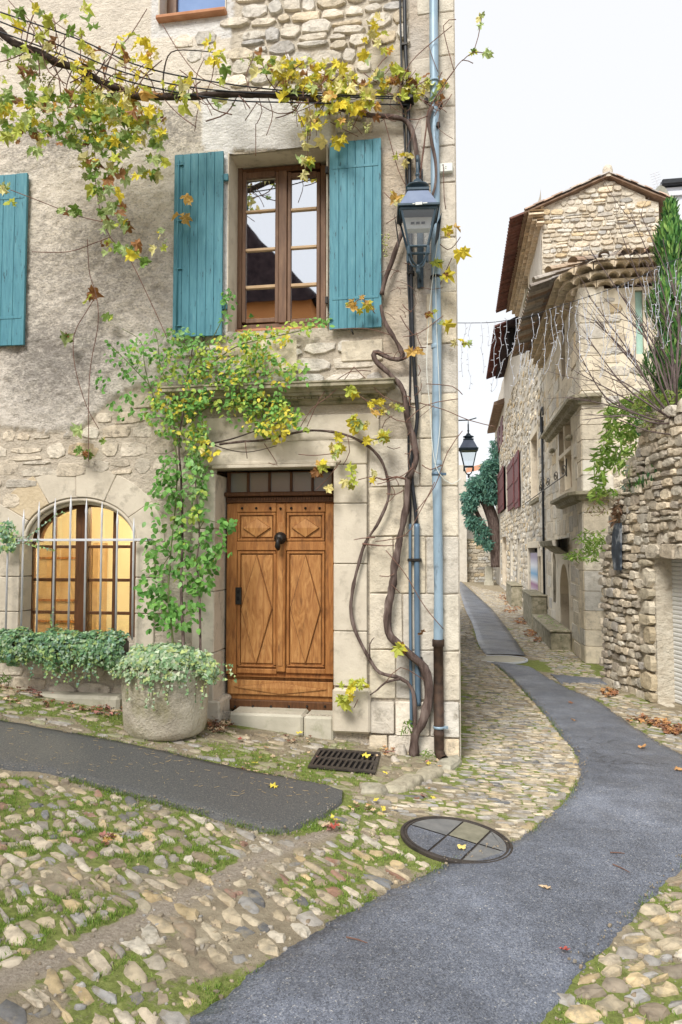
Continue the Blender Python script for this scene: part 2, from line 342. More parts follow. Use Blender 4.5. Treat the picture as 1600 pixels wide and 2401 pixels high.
def ivy_leaf_mb(rg):
    m = MB(); f = rg.uniform(.0, .3); c = rg.uniform(-.4, .1)
    L = [(0, -.05), (.34, -.14), (.5, .12), (.3, .3), (.22, .55), (0, .85), (-.22, .55), (-.3, .3), (-.5, .12), (-.34, -.14)]
    for x, y in L: m.v.append((x, y, f * abs(x) + c * y * y))
    m.v.append((0, .2, 0)); n = len(L)
    for k in range(n): m.f.append((10, k, (k + 1) % n))
    return m
rg = random.Random(3)
STONES = [var_mesh('stone', stone_mb(rg, rg.choice((7, 8, 9)), .13, 7, .04), M['stone_o']) for _ in range(18)]
BLOCKS = [var_mesh('ashlar_block', stone_mb(rg, 10, .015, 9, .02, True), M['ash_o']) for _ in range(10)]
COBS = [var_mesh('cobble', pebble_mb(rg, rg.choice((7, 8, 9, 10)), .07, (2.8, 9), .10), M['cob_o'], k % 3 == 0) for k in range(24)]
FLATS = [var_mesh('paving_stone', pebble_mb(rg, 9, .08, (4, 9), .06), M['cob_o'], k % 2 == 0) for k in range(12)]
VLEAF = [var_mesh('leaf', vine_leaf_mb(rg), M['leaf_o'], False) for _ in range(24)]
RLEAF = [var_mesh('leaf', oval_leaf_mb(rg), M['leaf_o'], False) for _ in range(8)]
ILEAF = [var_mesh('ivy_leaf', ivy_leaf_mb(rg), M['leaf_a'], False) for _ in range(6)]
DLEAF = [var_mesh('dry_leaf', vine_leaf_mb(rg), M['litter_o'], False) for _ in range(8)]
NLEAF = [var_mesh('narrow_leaf', oval_leaf_mb(rg, .22), M['leaf_a'], False) for _ in range(6)]
def spline(pts, step=.06):
    P = [Vector(p) for p in pts]; out = []
    for i in range(len(P) - 1):
        a, b, c, d = P[max(i - 1, 0)], P[i], P[i + 1], P[min(i + 2, len(P) - 1)]
        n = max(2, int((c - b).length / step))
        for k in range(n):
            t = k / n; out.append(.5 * ((2 * b) + (c - a) * t + (2 * a - 5 * b + 4 * c - d) * t * t + (3 * b - a - 3 * c + d) * t ** 3))
    return out + [P[-1]]
def vary(c, a=.12):
    k = 1 + U(-a, a) * 1.15; t = U(-a, a) * .22; return (max(0, c[0] * k * (1 + t)), max(0, c[1] * k), max(0, c[2] * k * (1 - t * 1.4)))
def TRS(p, R, s): return Matrix.LocRotScale(Vector(p), R, Vector(s))
def inpoly(x, y, P):
    c = False; j = len(P) - 1
    for i in range(len(P)):
        xi, yi = P[i]; xj, yj = P[j]
        if (yi > y) != (yj > y) and x < (xj - xi) * (y - yi) / (yj - yi) + xi: c = not c
        j = i
    return c
def courses(u0, u1, v0, v1, hr, wr, fn=None, jit=.1):
    """uneven courses: wavy beds, some stones split in two, some small"""
    out = []; v = v0; sd = U(0, 90)
    while v < v1 - hr[0] * .5:
        h = min(U(*hr), v1 - v); u = u0 - U(0, wr[0])
        while u < u1:
            w = U(*wr) * (1 if rnd.random() > .22 else .55); a, b = max(u, u0), min(u + w, u1)
            if b - a > wr[0] * .35:
                cu = (a + b) / 2; wav = h * .35 * noise.noise(Vector((cu * 1.1 / max(wr[1], .05), v * 3, sd))) if jit > .05 else 0; cv = v + h / 2 + wav + U(-jit, jit) * h * .3; hh = h * U(1 - jit * 1.6, 1.04)
                parts = [(cu, cv, b - a, hh)]
                if rnd.random() < .16 and h > hr[0] * 1.25 and jit > .05: f = U(.35, .65); parts = [(cu, cv - hh * (1 - f) / 2, b - a, hh * f), (cu + U(-.1, .1) * w, cv + hh * f / 2, (b - a) * U(.85, 1), hh * (1 - f))]
                for q in parts:
                    if fn is None or fn(*q): out.append(q)
            u += w
        v += h
    return out

# ================================================================ GROUND
K = 1600 / 1568
def PX(L): return [(x * K, y * K) for x, y in L]
def gp(L): return [onG(x, y) for x, y in PX(L)]
LE = gp([(430, 2353), (600, 2230), (750, 2130), (900, 2050), (1040, 1985), (1180, 1938), (1250, 1890), (1310, 1830), (1335, 1775), (1322, 1730), (1290, 1690), (1260, 1650), (1215, 1600), (1165, 1550), (1130, 1522)])
RE = gp([(1240, 2353), (1330, 2240), (1400, 2170), (1470, 2090), (1530, 2030), (1580, 1985), (1640, 1900), (1640, 1810), (1575, 1742), (1510, 1705), (1440, 1660), (1370, 1610), (1310, 1585), (1262, 1560), (1225, 1536)])
LE2 = gp([(1118, 1505), (1100, 1480), (1085, 1432), (1066, 1390), (1054, 1345)]); RE2 = gp([(1208, 1508), (1178, 1462), (1150, 1425), (1120, 1390), (1060, 1336)])
_d = LE[0] - LE[1]; LE = [LE[0] + _d * k for k in (8, 6, 4, 3, 2, 1)] + LE; RE = [RE[0] + _d * k for k in (8, 6, 4, 3, 2, 1)] + RE
S_TOP = [(-330, 1600), (-160, 1628), (0, 1657), (200, 1692), (350, 1722), (500, 1757), (650, 1787), (735, 1803), (788, 1822)]
S_BOT = [(-330, 1690), (-160, 1722), (0, 1767), (100, 1777), (190, 1802), (300, 1832), (440, 1867), (560, 1902), (645, 1917), (740, 1882), (786, 1846)]
ST = gp(S_TOP); SB = gp(S_BOT)
def resample(P, n):
    P = spline(P, .05); d = [0]
    for a, b in zip(P, P[1:]): d.append(d[-1] + (b - a).length)
    out = []; j = 0
    for i in range(n):
        t = d[-1] * i / (n - 1)
        while j < len(d) - 2 and d[j + 1] < t: j += 1
        f = (t - d[j]) / max(d[j + 1] - d[j], 1e-6); out.append(P[j].lerp(P[j + 1], f))
    return out
def gnoise(x, y): return .004 * noise.noise(Vector((x * 3, y * 3, 1))) + .004 * noise.noise(Vector((x * 9, y * 9, 4)))
def matched(P, k):
    Q = spline3(P, k); return Q
def spline3(P, k):
    out = []
    for i in range(len(P) - 1):
        a, b, c, d = P[max(i - 1, 0)], P[i], P[i + 1], P[min(i + 2, len(P) - 1)]
        for j in range(k):
            t = j / k; out.append(.5 * ((2 * b) + (c - a) * t + (2 * a - 5 * b + 4 * c - d) * t * t + (3 * b - a - 3 * c + d) * t ** 3))
    return out + [P[-1]]
def strip_mesh(A, B, n, m, rise):
    if len(A) == len(B): A, B = spline3(A, 24), spline3(B, 24); n = len(A)
    else: A = resample(A, n); B = resample(B, n)
    rows = []
    for i in range(n):
        row = []; w = (B[i] - A[i]).normalized()
        for j in range(m + 1):
            p = A[i].lerp(B[i], j / m)
            if j == 0: p = p + w * (.03 * noise.noise(Vector((p.x * 6, p.y * 6, 3))) + .026 * noise.noise(Vector((p.x * 22, p.y * 22, 8))))
            if j == m: p = p + w * (.03 * noise.noise(Vector((p.x * 6, p.y * 6, 3))) + .026 * noise.noise(Vector((p.x * 22, p.y * 22, 8))))
            e = min(j, m - j) / m; z = g(p.x) + rise * (1 if e > 0 else .35) + .012 * math.sin(PI * j / m)
            row.append((p.x, p.y, z))
        s0, s1 = row[0], row[-1]
        rows.append([(s0[0], s0[1], s0[2] - .06)] + row + [(s1[0], s1[1], s1[2] - .06)])
    return MB().grid(rows)
PATH = [(p.x, p.y) for p in resample(LE, 60)] + [(p.x, p.y) for p in reversed(resample(RE, 60))]
PATH2 = [(p.x, p.y) for p in resample(LE2, 40)] + [(p.x, p.y) for p in reversed(resample(RE2, 40))]
STRIP = [(p.x, p.y) for p in resample(ST, 40)] + [(p.x, p.y) for p in reversed(resample(SB, 40))]
# dirt track worn through the cobbles, px centre line and half width
DIRT = [(onG(x, y), w) for x, y, w in ((-100, 2345, .075), (120, 2250, .075), (330, 2160, .08), (520, 2060, .075), (640, 2000, .06), (780, 1950, .045))]
def dirt_d(x, y):
    best = 9
    for (a, wa), (b, wb) in zip(DIRT, DIRT[1:]):
        d = Vector((b.x - a.x, b.y - a.y)); q = Vector((x - a.x, y - a.y)); t = max(0, min(1, q.dot(d) / d.length_squared))
        best = min(best, (q - d * t).length / (wa + (wb - wa) * t))
    return best
MOSS = [(onG(x, y), r) for x, y, r in ((130, 2190, .22), (200, 2150, .15), (60, 2130, .12), (420, 1985, .25), (330, 1960, .2), (150, 1950, .2), (30, 1980, .15), (800, 1900, .12), (620, 1925, .12), (250, 1880, .15), (500, 2040, .12), (30, 1840, .12), (740, 2080, .18), (860, 2000, .15), (980, 2010, .15), (330, 2140, .1), (640, 2290, .1), (480, 2330, .1), (700, 1940, .12), (1015, 1880, .12), (760, 1810, .2), (560, 1780, .25), (250, 1680, .25), (90, 1660, .2), (1090, 1640, .2), (1110, 1720, .2), (1090, 1800, .2), (1300, 1880, .2), (1360, 1570, .5), (1300, 1560, .4), (1150, 2300, .1), (1540, 2100, .2))]
def moss(x, y):
    m = .42 * noise.noise(Vector((x * 1.3, y * 1.3, 9))) + .35 * noise.noise(Vector((x * 4, y * 4, 2)))
    for p, r in MOSS:
        d = math.hypot(x - p.x, y - p.y) / r
        if d < 2: m += .55 * (1 - d / 2)
    if dirt_d(x, y) < 1.1: m -= .7
    return m
def axis(a, b, d): return list(np.arange(a, b, d))
gx = [-90, -60, -40, -25, -16, -11, -8] + axis(-6.5, 3.0, .05) + axis(3.0, 6, .3) + [7, 9, 12, 18, 26, 40, 60, 90]
gy = [-90, -60, -40, -25, -15, -8, -4, -1] + axis(1, 9.5, .05) + axis(9.5, 20, .2) + axis(20, 50, 1) + [55, 65, 80, 110, 150, 220]
gm = MB(); rows = []
gm.c = []
for y in gy:
    row = []
    for x in gx:
        near = -6.6 < x < 3.1 and .9 < y < 20
        row.append((x, y, g(x) + (gnoise(x, y) if near else 0)))
        mm = moss(x, y) if near else -.2
        gm.c.append((max(0, min(1, .5 + mm)), max(0, min(1, 1.4 - dirt_d(x, y))) if near else 0, 0, 1))
    rows.append(row)
gm.grid(rows)
m, n, l, b = mk('earth_gravel_moss'); at = n.new('ShaderNodeAttribute'); at.attribute_name = 'Col'; sp = n.new('ShaderNodeSeparateColor'); l.new(at.outputs['Color'], sp.inputs[0])
c1 = ramp(n, l, nz(n, l, 7, 8, .7), [(.25, (.20, .165, .115)), (.5, (.33, .28, .20)), (.75, (.47, .41, .30))])
sand = ramp(n, l, nz(n, l, 60, 6, .7), [(.3, (.24, .20, .16)), (.5, (.36, .31, .25)), (.7, (.50, .44, .37))])
c1 = mixc(n, l, c1, sand, sp.outputs[1]); green = ramp(n, l, nz(n, l, 25, 6, .7), [(.3, (.11, .14, .03)), (.55, (.22, .27, .065)), (.75, (.34, .38, .12))])
ad = n.new('ShaderNodeMath'); ad.operation = 'ADD'; l.new(sp.outputs[0], ad.inputs[0]); mu = n.new('ShaderNodeMath'); mu.operation = 'MULTIPLY'; mu.inputs[1].default_value = .8; l.new(nz(n, l, 16, 7, .7), mu.inputs[0]); l.new(mu.outputs[0], ad.inputs[1])
l.new(mixc(n, l, c1, green, ramp(n, l, ad.outputs[0], [(.88, 0), (1.08, .9)])), b.inputs['Base Color']); b.inputs['Roughness'].default_value = .95; b.inputs['Specular IOR Level'].default_value = .15
bump(n, l, b, [(nz(n, l, 28, 7, .7), .9, .03), (nz(n, l, 120, 4, .7), .6, .008)])
M['earth'] = m
ground = tag(gm.build('ground', M['earth'], None, True), 'mossy earth and grit between the paving stones', kind='structure')
# asphalt
m, n, l, b = mk('speckled_asphalt'); vo = n.new('ShaderNodeTexVoronoi'); vo.inputs['Scale'].default_value = 150; geo = n.new('ShaderNodeNewGeometry'); l.new(geo.outputs['Position'], vo.inputs['Vector'])
chip = ramp(n, l, vo.outputs['Color'], [(.10, (.06, .07, .092)), (.4, (.118, .135, .175)), (.72, (.175, .195, .245)), (.88, (.25, .265, .30)), (.97, (.50, .48, .44))])  # bluish lift puts the wet sky sheen into the chip colours
big = mixc(n, l, ramp(n, l, nz(n, l, .9, 7, .68), [(.32, .62), (.5, .95), (.68, 1.45)]), ramp(n, l, nz(n, l, 6, 7, .7), [(.3, .75), (.5, 1.0), (.72, 1.18)]), 1.0, 'MULTIPLY'); ck = n.new('ShaderNodeTexVoronoi'); ck.feature = 'DISTANCE_TO_EDGE'; ck.inputs['Scale'].default_value = 1.1
vm = n.new('ShaderNodeVectorMath'); vm.operation = 'MULTIPLY_ADD'; tn = n.new('ShaderNodeTexNoise'); tn.inputs['Scale'].default_value = 5; tn.inputs['Detail'].default_value = 6; l.new(geo.outputs['Position'], tn.inputs['Vector']); l.new(tn.outputs['Color'], vm.inputs[0]); vm.inputs[1].default_value = (.35, .35, .35); l.new(geo.outputs['Position'], vm.inputs[2]); l.new(vm.outputs[0], ck.inputs['Vector'])
crk = mixc(n, l, (1., 1., 1.), ramp(n, l, ck.outputs['Distance'], [(.0, .35), (.010, 1.0)]), ramp(n, l, nz(n, l, .7, 3), [(.50, 0), (.58, 1)]))
l.new(mixc(n, l, mixc(n, l, chip, big, 1.0, 'MULTIPLY'), crk, 1.0, 'MULTIPLY'), b.inputs['Base Color'])
l.new(ramp(n, l, nz(n, l, 2.2, 5), [(.35, .28), (.65, .5)]), b.inputs['Roughness']); b.inputs['Specular IOR Level'].default_value = .8
bump(n, l, b, [(vo.outputs['Distance'], .55, .006), (nz(n, l, 5, 4), .25, .02)]); M['asphalt'] = m
road = tag(strip_mesh(LE, RE, 120, 10, .022).build('asphalt_path', M['asphalt'], None, True), 'winding grey asphalt path in the foreground', kind='structure')
tag(strip_mesh(LE2, RE2, 60, 6, .02).build('asphalt_path', M['asphalt'], None, True), 'far stretch of asphalt path up the lane', kind='structure')
M['asphalt_strip'] = pm('dark_strip_asphalt', [(.25, (.06, .063, .066)), (.45, (.085, .088, .09)), (.62, (.12, .12, .116)), (.74, (.27, .26, .225))], 95, .6, .4, bumps=((75, .7, .008), (6, .2, .02)), detail=2)  # plain asphalt tone, without the sheen painted into the path
tag(strip_mesh(ST, SB, 90, 8, .022).build('asphalt_pavement', M['asphalt_strip'], None, True), 'dark asphalt strip along the house front', kind='structure')
SIDE = gp([(1262, 1548), (1330, 1555), (1400, 1562)]); SIDE2 = gp([(1290, 1572), (1340, 1570), (1400, 1574)])
tag(strip_mesh(SIDE, SIDE2, 12, 3, .012).build('asphalt_patch', M['asphalt'], None, True), 'narrow asphalt spur leading to the ruined wall', kind='structure')

# cobbles: one paved area at a time, each stone its own part
MH = Vector((-.04, 4.985, g(-.04))); MHR = .375
GRATE = [onG(x, y) for x, y in ((748, 1760), (893, 1770), (880, 1818), (722, 1803))]; GRP = [(p.x, p.y) for p in GRATE]
hashg = {}
def blocked(x, y, mar=.0):
    if inpoly(x, y, PATH) or inpoly(x, y, PATH2) or inpoly(x, y, STRIP): return True
    if math.hypot(x - MH.x, y - MH.y) < MHR + mar * .8: return True
    if inpoly(x, y, GRP): return True
    return False
TAN = (.46, .39, .275); GREY = (.37, .35, .32); PALE = (.54, .48, .38); BROWN = (.31, .25, .18); DARK = (.17, .17, .17); RED = (.31, .19, .14); OCH = (.52, .41, .24)
def cobs(area, ang, hr, wr, pal, keep, gap=.86, h=.05, variants=COBS, jit=.2, rot=.15, top=(.004, .014)):
    u = Vector((math.cos(ang), math.sin(ang))); v = Vector((-u.y, u.x)); us = [p[0] * u.x + p[1] * u.y for p in area]; vs = [p[0] * v.x + p[1] * v.y for p in area]; out = []
    for cu, cv, w, hh in courses(min(us), max(us), min(vs), max(vs), hr, wr, None, jit):
        x, y = u.x * cu + v.x * cv, u.y * cu + v.y * cv
        if not inpoly(x, y, area): continue
        if any(blocked(x + u.x * w * .4 * a + v.x * hh * .35 * b_, y + u.y * w * .4 * a + v.y * hh * .35 * b_, .03) for a, b_ in ((0, 0), (1, 0), (-1, 0), (0, 1), (0, -1))): continue
        if rnd.random() > keep(x, y): continue
        c = vary(rnd.choices([q[0] for q in pal], [q[1] for q in pal])[0], .18); s = gap * U(.86, 1.06)
        R = Euler((U(-.06, .06), U(-.06, .06), ang + U(-rot, rot)))
        out.append((rnd.choice(variants), TRS((x, y, g(x) + U(*top) - .93 * h), R, (w * s, hh * s, h)), c))
        hashg.setdefault((int(x * 5 // 1), int(y * 5 // 1)), []).append((x, y, max(w, hh) * .45))
    return out
A1 = [(p.x, p.y) for p in [onG(*q) for q in ((-60, 1790), (0, 1795), (190, 1835), (560, 1945), (660, 1960), (800, 1895), (930, 1900), (935, 1985), (1000, 2030), (1130, 2040), (1200, 1985), (1000, 2075), (770, 2180), (610, 2280), (430, 2410), (-60, 2410))]]
pal1 = [(TAN, 6), (GREY, 2.5), (PALE, 4), (BROWN, 2.5), (DARK, 1.1), (RED, .6), (OCH, 2.2)]
p1 = thing('cobbled_pavement', 'rough mossy river cobbles between the two asphalt strips in the foreground', 'cobbles', onG(400, 2100)); p1['kind'] = 'structure'
ins = cobs(A1, rad(-38), (.055, .11), (.09, .24), pal1, lambda x, y: 0 if dirt_d(x, y) < 1 else (.98 if dirt_d(x, y) < 2 else .93), 1.12, .055, jit=.2, rot=.2, top=(.004, .016))
pieces('cobble', ins, p1, M['cob_a'])
# kerb stones along the near edge of the path
def edge_row(E, t0, t1, side, wr, hr, pal, h=.05):
    P = resample(E, 400); out = []; i = int(t0 * 399); last = int(t1 * 399)
    while i < last:
        L = U(*wr); j = i
        while j < last and (P[j] - P[i]).length < L: j += 1
        a, b_ = P[i], P[j]; d = (b_ - a).normalized(); nn = Vector((-d.y, d.x, 0)) * side; wd = U(*hr); c = (a + b_) / 2 + nn * (wd * .5 + .012)
        if (b_ - a).length > .03: out.append((rnd.choice(COBS), TRS((c.x, c.y, g(c.x) + U(.006, .02) - .93 * h), Euler((U(-.08, .08), U(-.08, .08), math.atan2(d.y, d.x) + U(-.08, .08))), ((b_ - a).length * .93, wd, h)), vary(rnd.choices([q[0] for q in pal], [q[1] for q in pal])[0], .15)))
        i = max(j, i + 1)
    return out
pieces('kerb_stone', edge_row(LE, .42, .70, 1, (.10, .22), (.07, .11), [(TAN, 3), (OCH, 3), (PALE, 2), (GREY, 1)]), p1, M['cob_a'])
# thin stones on edge, left of the lane
A2 = [(p.x, p.y) for p in [onG(*q) for q in ((1082, 1460), (1100, 1450), (1128, 1535), (1160, 1570), (1220, 1630), (1300, 1720), (1350, 1765), (1372, 1810), (1340, 1870), (1275, 1935), (1200, 1970), (1150, 1925), (1060, 1915), (960, 1925), (905, 1890), (1000, 1850), (1085, 1810), (1090, 1700))]]
A2 = [(x, y) for x, y in A2]
pal2 = [(GREY, 4), (PALE, 3.5), (TAN, 4), (DARK, .7), (BROWN, 1)]
p2 = thing('edge_laid_paving', 'rows of thin stones set on edge between the house corner and the path', 'paving', onG(1200, 1750)); p2['kind'] = 'structure'
ins = cobs(A2, rad(3), (.03, .055), (.09, .22), pal2, lambda x, y: .96 if x > .08 else .75, 1.02, .035, FLATS, .15, .07)
ins += edge_row(LE, .70, .98, 1, (.10, .2), (.06, .09), [(OCH, 3), (TAN, 3), (PALE, 2)], .045)
pieces('paving_stone', ins, p2, M['cob_a'])
A2b = [(.02, 16.2), (.28, 16.2), (.35, 25), (.3, 40), (-.2, 44), (-.25, 25), (-.1, 15.5)]
p2b = thing('lane_cobbles', 'small pale cobbles along the left edge of the far lane', 'cobbles', (.1, 17, g(.1))); p2b['kind'] = 'structure'
A2b = [(.02, 12.5), (.5, 12.5), (.62, 15), (.62, 19), (.5, 26), (.1, 40), (-.2, 44), (-.25, 25), (-.05, 15.5)]
ins = cobs(A2b, rad(3), (.08, .14), (.12, .22), [(PALE, 5), (GREY, 4), (TAN, 1)], lambda x, y: .95, .92, .04, FLATS, .2, .1)
pieces('cobble', ins, p2b, M['cob_a'])
# right verge up the lane
A3 = [(p.x, p.y) for p in [onG(*q) for q in ((1100, 1372), (1200, 1395), (1285, 1480), (1375, 1560), (1425, 1608), (1540, 1660), (1640, 1690), (1640, 1770), (1560, 1750), (1480, 1700), (1400, 1645), (1320, 1608), (1280, 1585), (1300, 1572), (1280, 1552), (1240, 1540), (1180, 1470), (1120, 1395))]]
p3 = thing('verge_cobbles', 'grey and tan cobbles along the foot of the ruined wall and stone houses', 'cobbles', onG(1400, 1620)); p3['kind'] = 'structure'
ins = cobs(A3, rad(-25), (.05, .09), (.10, .22), [(GREY, 4), (TAN, 4), (PALE, 3), (BROWN, 2)], lambda x, y: .93, 1.02, .035, FLATS, .2, .2)
pieces('cobble', ins, p3, M['cob_a'])
# near right corner: large smooth stones
A4 = [(p.x, p.y) for p in [onG(*q) for q in ((1225, 2440), (1270, 2405), (1365, 2290), (1440, 2215), (1505, 2135), (1570, 2075), (1660, 1995), (1760, 2440))]]
p4 = thing('river_stone_paving', 'large smooth river stones in the near right corner', 'cobbles', onG(1500, 2300)); p4['kind'] = 'structure'
ins = cobs(A4, rad(32), (.075, .12), (.11, .19), [(GREY, 4), (TAN, 3), (BROWN, 3), (OCH, 2), (PALE, 2)], lambda x, y: .97, 1.04, .06, top=(.006, .026))
pieces('cobble', ins, p4, M['cob_a'])
# uneven mossy paving along the house front
A5 = [(p.x, p.y) for p in [onG(*q) for q in ((-80, 1600), (0, 1612), (300, 1660), (560, 1715), (880, 1725), (1085, 1775), (1075, 1815), (985, 1855), (905, 1885), (830, 1890), (805, 1850), (740, 1830), (650, 1815), (500, 1785), (350, 1750), (200, 1720), (0, 1682), (-80, 1670))]]
p5 = thing('mossy_paving', 'worn mossy stones along the foot of the old house', 'paving', onG(600, 1760)); p5['kind'] = 'structure'
ins = cobs(A5, rad(-12), (.07, .12), (.10, .26), [(TAN, 4), (GREY, 3), (PALE, 1), ((.30, .29, .17), 4)], lambda x, y: .55 if x < -.6 else .85, 1.02, .03, FLATS, .2, .15)
pieces('paving_stone', ins, p5, M['cob_a'])
# low kerb of slabs under the house corner
p6 = thing('corner_kerb', 'low kerb of rough slabs stepping round the house corner', 'kerb', onG(1000, 1830)); p6['kind'] = 'structure'
kp = [onG(*q) for q in ((835, 1862), (905, 1870), (975, 1840), (1030, 1815), (1076, 1790))]
ins = []
for a, b_ in zip(kp, kp[1:]):
    d = b_ - a; c = (a + b_) / 2; ins.append((rnd.choice(FLATS), TRS((c.x, c.y + .1, g(c.x) - .01), Euler((0, 0, math.atan2(d.y, d.x) + U(-.1, .1))), (d.length * 1.0, .17, .07)), vary((.42, .39, .30))))
pieces('slab', ins, p6, M['cob_a'])

# loose grit and small gravel
GRV = [var_mesh('grit', pebble_mb(random.Random(k), 6, .15), M['cob_a'], k % 2 == 0) for k in range(5)]; gv = []
for ar, cnt in ((A1, 2200), (A5, 1600), (A4, 900), (A2, 900), (A3, 1200)):
    xs_ = [p[0] for p in ar]; ys_ = [p[1] for p in ar]
    for _ in range(cnt):
        x, y = U(min(xs_), max(xs_)), U(min(ys_), max(ys_))
        if not inpoly(x, y, ar) or blocked(x, y): continue
        s_ = U(.008, .032) * (U(.5, 1)); gv.append((rnd.choice(GRV), TRS((x, y, g(x) + .001), Euler((U(-.3, .3), U(-.3, .3), U(0, 6))), (s_ * U(1, 1.8), s_, s_ * .5)), vary(rnd.choice((TAN, GREY, (.40, .34, .26), (.34, .29, .21), BROWN)), .2)))
for E_, a0, a1, cnt, w_ in ((LE, .3, .98, 700, .035), (RE, .3, .95, 500, .035), (SB, .1, .98, 350, .03), (ST, .1, .98, 250, .03)):
    P_ = resample(E_, 400)
    for _ in range(cnt):
        p = P_[int(U(a0, a1) * 399)]; x, y = p.x + rnd.gauss(0, w_), p.y + rnd.gauss(0, w_); s_ = U(.003, .008) * (1 if rnd.random() < .9 else 2); gv.append((rnd.choice(GRV), TRS((x, y, g(x) + (.026 if blocked(x, y) else .002)), Euler((U(-.3, .3), U(-.3, .3), U(0, 6))), (s_ * 1.4, s_, s_ * .6)), vary(rnd.choice(((.30, .26, .20), (.25, .235, .21), BROWN)), .2)))
tag(joined('gravel', gv, M['cob_a']), 'loose grit and small gravel scattered between the cobbles', 'gravel')
# grass tufts
bl = MB(); bl.add([(-.5, 0, 0), (.5, 0, 0), (.25, .15, .6), (0, .5, 1)], [(0, 1, 2), (0, 2, 3)])
BLADE = [var_mesh('blade', bl, M['leaf_a'])]
gi = []
areas = [(A1, 60000, .30), (A2, 16000, .34), (A3, 5000, .4), (A4, 5000, .32), (A5, 14000, .18)]
for ar, cnt, th in areas:
    xs = [p[0] for p in ar]; ys = [p[1] for p in ar]
    for _ in range(cnt):
        x, y = U(min(xs), max(xs)), U(min(ys), max(ys))
        if not inpoly(x, y, ar) or blocked(x, y): continue
        mm = moss(x, y)
        if mm < th + U(-.22, .12): continue
        kx, ky = int(x * 5 // 1), int(y * 5 // 1)
        if any(math.hypot(x - a, y - b_) < r * .72 for i in (-1, 0, 1) for j in (-1, 0, 1) for a, b_, r in hashg.get((kx + i, ky + j), ())): continue
        hgt = U(.010, .030) * (1.3 if mm > .5 else 1)
        for _k in range(3):
            gi.append((BLADE[0], TRS((x + U(-.012, .012), y + U(-.012, .012), g(x) - .002), Euler((U(-.5, .5), U(-.5, .5), U(0, 6.3))), (U(.0025, .005), U(.01, .02), hgt)), vary(rnd.choice(((.18, .31, .05), (.27, .42, .08), (.36, .46, .11), (.14, .24, .04))), .2)))
for E_, a0, a1, dens in ((SB, .15, .95, 900), (ST, .2, .98, 500), (LE, .35, .97, 700), (RE, .35, .6, 350)):
    P = resample(E_, 300)
    for _ in range(dens):
        i = int(U(a0, a1) * 299); p = P[i]
        if noise.noise(Vector((p.x * 3, p.y * 3, 7))) < -.02: continue
        for _k in range(3):
            x, y = p.x + U(-.03, .03), p.y + U(-.03, .03)
            gi.append((BLADE[0], TRS((x, y, g(x)), Euler((U(-.5, .5), U(-.5, .5), U(0, 6.3))), (U(.0025, .005), U(.01, .02), U(.012, .04))), vary(rnd.choice(((.17, .25, .05), (.24, .33, .07), (.13, .20, .04))), .2)))
tag(joined('grass', gi, M['leaf_a']), 'short green grass and moss growing between the cobbles', 'grass')

# ================================================================ THE OLD HOUSE
house = thing('stone_house', 'old stone and plaster house with teal shutters and a carved oak door', 'house', (-2.6, YF, g(-2.6)))
X0, X1, ZT = -6.4, -.004, 8.4
def fx(px, py, off=0): return F(px, py, off).x
def fz(px, py, off=0): return F(px, py, off).z
uw = (fx(538, 560), fx(767, 560), fz(650, 773), fz(650, 352))          # upper window opening x0,x1,z0,z1
tw = (fx(377, 20), fx(530, 20), fz(455, 38), 8.1)                       # top window
dw = (fx(506, 1400), fx(784, 1400), fz(650, 1672), fz(650, 1098))       # door
aw = (fx(48, 1350), fx(320, 1350), fz(185, 1492), fz(185, 1166))        # arched window
lw = (-6.3, fx(-40, 600), fz(0, 812), fz(0, 405))                       # window left of the frame
RECT = [uw, tw, dw, aw, lw]
xs = sorted(set([round(v, 4) for r in RECT for v in r[:2]] + [round(X0 + i * .03, 4) for i in range(int((X1 - X0) / .03) + 1)] + [X1]))
zs = sorted(set([round(v, 4) for r in RECT for v in r[2:]] + [round(-.75 + i * .03, 4) for i in range(int((ZT + .75) / .03) + 1)]))
def thin(L, keep):
    out = [L[0]]
    for v in L[1:]:
        if v - out[-1] < .008:
            if v in keep: out[-1] = v
            continue
        out.append(v)
    return out
xs = thin(xs, {round(v, 4) for r in RECT for v in r[:2]}); zs = thin(zs, {round(v, 4) for r in RECT for v in r[2:]})
BEIGE = (.80, .735, .635); MORT = (.66, .60, .50); GREYP = (.66, .62, .57); SMOOTH = (.82, .81, .79); LOWM = (.64, .57, .47)
def lerp3(a, b, t): t = max(0, min(1, t)); return tuple(p + (q - p) * t for p, q in zip(a, b))
def sst(a, b, x): t = max(0, min(1, (x - a) / (b - a))); return t * t * (3 - 2 * t)
pl_edge = [(-400, 985), (0, 1000), (100, 1010), (160, 1012), (200, 990), (240, 960), (270, 930), (300, 915), (360, 905), (420, 800), (520, 795), (540, 790)]
def interp(L, x):
    if x <= L[0][0]: return L[0][1]
    for (a, b), (c, d) in zip(L, L[1:]):
        if x <= c: return b + (d - b) * (x - a) / (c - a)
    return L[-1][1]
